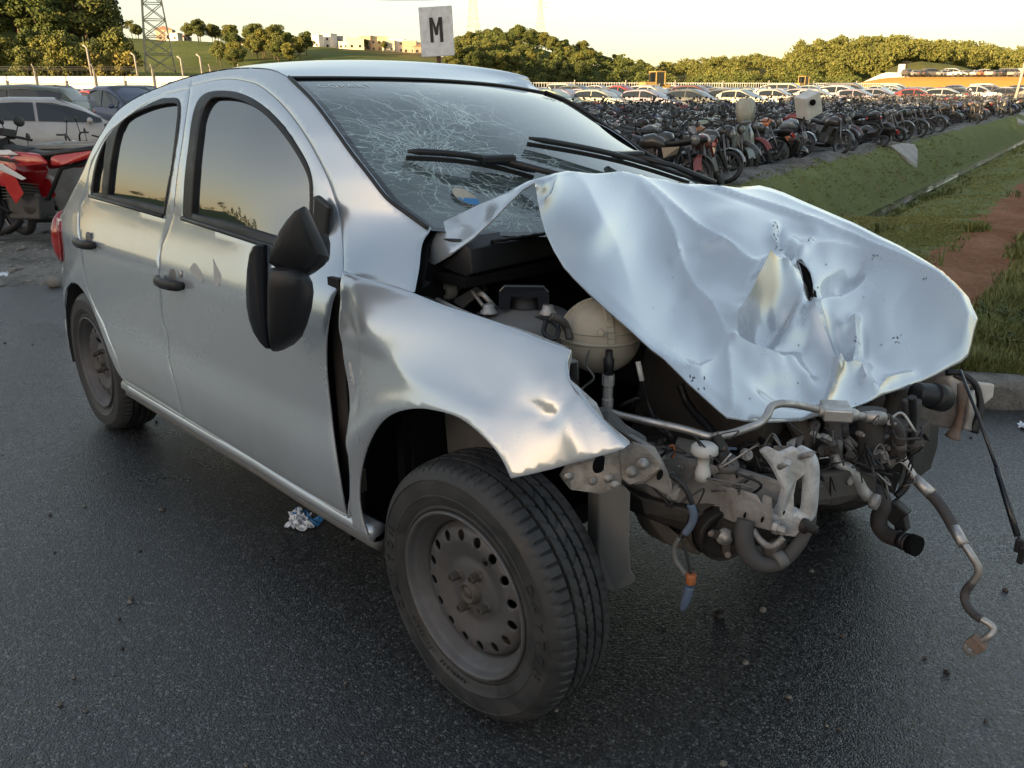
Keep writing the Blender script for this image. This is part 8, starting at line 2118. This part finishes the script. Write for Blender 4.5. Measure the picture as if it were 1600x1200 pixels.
# ================================================================== HOUSES ON THE RIDGE
rh = random.Random(12)
def house(x, d, w, dp, h, label, roof='flat', col=(.55, .50, .44), rz=0.0):
    w, dp, h = w*.8, dp*.8, h*.85
    p = WX(x, d); root = empty('house', p+Vector((0, 0, -.3)), HRY+rz); tag(root, label, 'house', 'houses along the ridge')
    m = simple('house_plaster', col, .85, vscale=.4, var=.08)
    o = MB().box((0, 0, h/2), (w, dp, h)).build('wall', m); o.parent = root
    if roof == 'flat': o = MB().box((0, 0, h+.12), (w+.4, dp+.4, .24)).build('roof', M['concrete'])
    else: o = MB().prism([(-w/2-.3, -dp/2-.3, h), (w/2+.3, -dp/2-.3, h), (0, -dp/2-.3, h+w*.22)], (0, dp+.6, 0)).build('roof', M['houseroof'])
    o.parent = root
    nw = max(2, int(w/2.6)); ns = max(1, int(h/2.8))
    for f in range(ns):
        for k in range(nw):
            xx = -w/2+w*(k+.5)/nw; zz = 1.5+f*2.8
            o = MB().mat(M['cglass']).box((xx, -dp/2-.02, zz), (1.1, .08, 1.1)).build('window'); o.parent = root
specs = [(272, 412, 9, 8, 6, 'gable'), (284, 404, 7, 6, 4, 'flat'), (300, 414, 6, 6, 3, 'gable'), (385, 425, 10, 7, 4, 'gable'), (428, 420, 7, 7, 6, 'flat'), (447, 424, 6, 6, 5, 'flat'), (462, 418, 8, 7, 3.4, 'gable'), (486, 412, 6, 6, 3.2, 'gable'), (503, 404, 6, 5, 6.5, 'flat'), (519, 412, 9, 7, 7.5, 'flat'), (534, 418, 7, 6, 7, 'flat'), (548, 410, 6, 6, 4, 'flat'), (562, 404, 9, 7, 5.5, 'flat'), (580, 412, 7, 6, 7.5, 'flat'), (597, 415, 10, 7, 7.8, 'flat'), (613, 410, 7, 6, 6, 'flat'), (628, 414, 8, 6, 7.4, 'flat'), (646, 412, 8, 7, 6.5, 'flat'), (660, 406, 6, 6, 4, 'gable'), (172, 408, 14, 7, 4.5, 'flat'), (655, 425, 9, 6, 8, 'flat')]
cn = {'cream': (.62, .55, .42), 'white': (.68, .66, .62), 'grey': (.38, .37, .36), 'ochre': (.56, .46, .30), 'brown': (.40, .29, .21)}
for i, (x, d, w, dp, h, rf) in enumerate(sorted(specs)):
    c_ = rh.choice(list(cn)); house(x, d, w, dp, h, '%s %s-roofed house, %s from the left along the ridge' % (c_, 'flat' if rf == 'flat' else 'tile', ordn(i+1)), rf, cn[c_], rh.uniform(-.4, .4))

# ================================================================== PYLONS AND CABLES
def pylon(x, d, y_base, H, wb_, wt_, label, r_=.10):
    p = WX(x, d, zc(y_base, d, x)); root = empty('lattice_pylon', p, HRY+.35); tag(root, label, 'pylon', 'transmission pylons')
    nlev = 9; lv = [H*(1-(1-i/nlev)**1.25) for i in range(nlev+1)]
    def half(z): 
        f = z/H; return (wb_*(1-f/.72)+wt_*f/.72)/2 if f < .72 else wt_/2*(1-.45*(f-.72)/.28)
    cor = lambda z: [Vector((sx*half(z), sy*half(z), z)) for sx, sy in ((-1, -1), (1, -1), (1, 1), (-1, 1))]
    leg = MB(); 
    for k in range(4):
        mb = MB().tube([cor(z)[k] for z in lv], r_, 5); o = mb.build('leg', M['pylon']); o.parent = root
    for i in range(nlev):
        a, b = cor(lv[i]), cor(lv[i+1]); mb = MB()
        for k in range(4):
            k2 = (k+1) % 4; mb.tube([a[k], b[k2]], r_*.55, 4, False).tube([a[k2], b[k]], r_*.55, 4, False).tube([b[k], b[k2]], r_*.55, 4, False)
            if i < 3: mb.tube([(a[k]+a[k2])/2, (a[k]+b[k])/2], r_*.4, 4, False)
        o = mb.build('bracing', M['pylon'], fix=False); o.parent = root
    for z in (H*.80, H*.90):
        mb = MB(); L_ = wt_*2.2
        for s_ in (-1, 1): mb.tube([Vector((s_*half(z), 0, z)), Vector((s_*L_, 0, z))], r_*.6, 4).tube([Vector((s_*half(z), 0, z+H*.035)), Vector((s_*L_, 0, z))], r_*.6, 4).tube([Vector((s_*L_, 0, z)), Vector((s_*L_, 0, z-1))], r_*.7, 4)
        o = mb.build('crossarm', M['pylon'], fix=False); o.parent = root
    return p, H
p1, H1 = pylon(257, 200, 113, 27, 6.2, 3.2, 'steel lattice pylon standing on the grassy slope left of the sign', .16)
p2, H2 = pylon(745, 520, 70, 34, 7, 3, 'distant thin pylon on the skyline above the forested hill', .13)
p3, H3 = pylon(848, 760, 62, 30, 7, 3, 'second distant pylon just right of the taller one', .13)
for i, (y1, y2, yb) in enumerate(((-1.5, -6, 0), (-1, -7, 1), (-1.6, -9, 2))):
    a = p1+Vector((0, 0, H1-2-i*2.2)); b = p2+Vector((0, 0, H2-3-i*3)); pts_ = [a.lerp(b, t)+Vector((0, 0, -4*8*t*(1-t)*.5)) for t in np.linspace(0, 1, 30)]
    tag(MB().tube(pts_, .07, 4, False).build('power_cable', M['wire'], fix=False), 'thin sagging power cable between the near and distant pylons, %s' % ['highest', 'middle', 'lowest'][i], 'cable', 'power cables')
    a2 = p1+Vector((0, 0, H1-2-i*2.2)); b2 = WX(-500, 210, zc(20-i*8, 210)); pts_ = [a2.lerp(b2, t)+Vector((0, 0, -4*4*t*(1-t)*.5)) for t in np.linspace(0, 1, 16)]
    tag(MB().tube(pts_, .05, 4, False).build('power_cable', M['wire'], fix=False), 'power cable running left from the near pylon over the wooded hill, %s' % ['highest', 'middle', 'lowest'][i], 'cable', 'power cables')
for i, (x, y, d) in enumerate(((221, 96, 96), (292, 101, 97), (322, 98, 98), (149, 84, 95))):
    p = WX(x, d, float(lot_z(d, (x-800)/FPX*d*.94))); top_ = WX(x-2, d, zc(y-8, d, x)); hook = WX(x-7, d, zc(y-12, d, x))
    tag(MB().mat(M['post']).tube([p, top_, hook], .10, 6).build('bent_post'), 'bent-topped concrete post behind the white fence, %s from the left' % ordn([2, 3, 4, 1][i]), 'post', 'bent concrete posts')
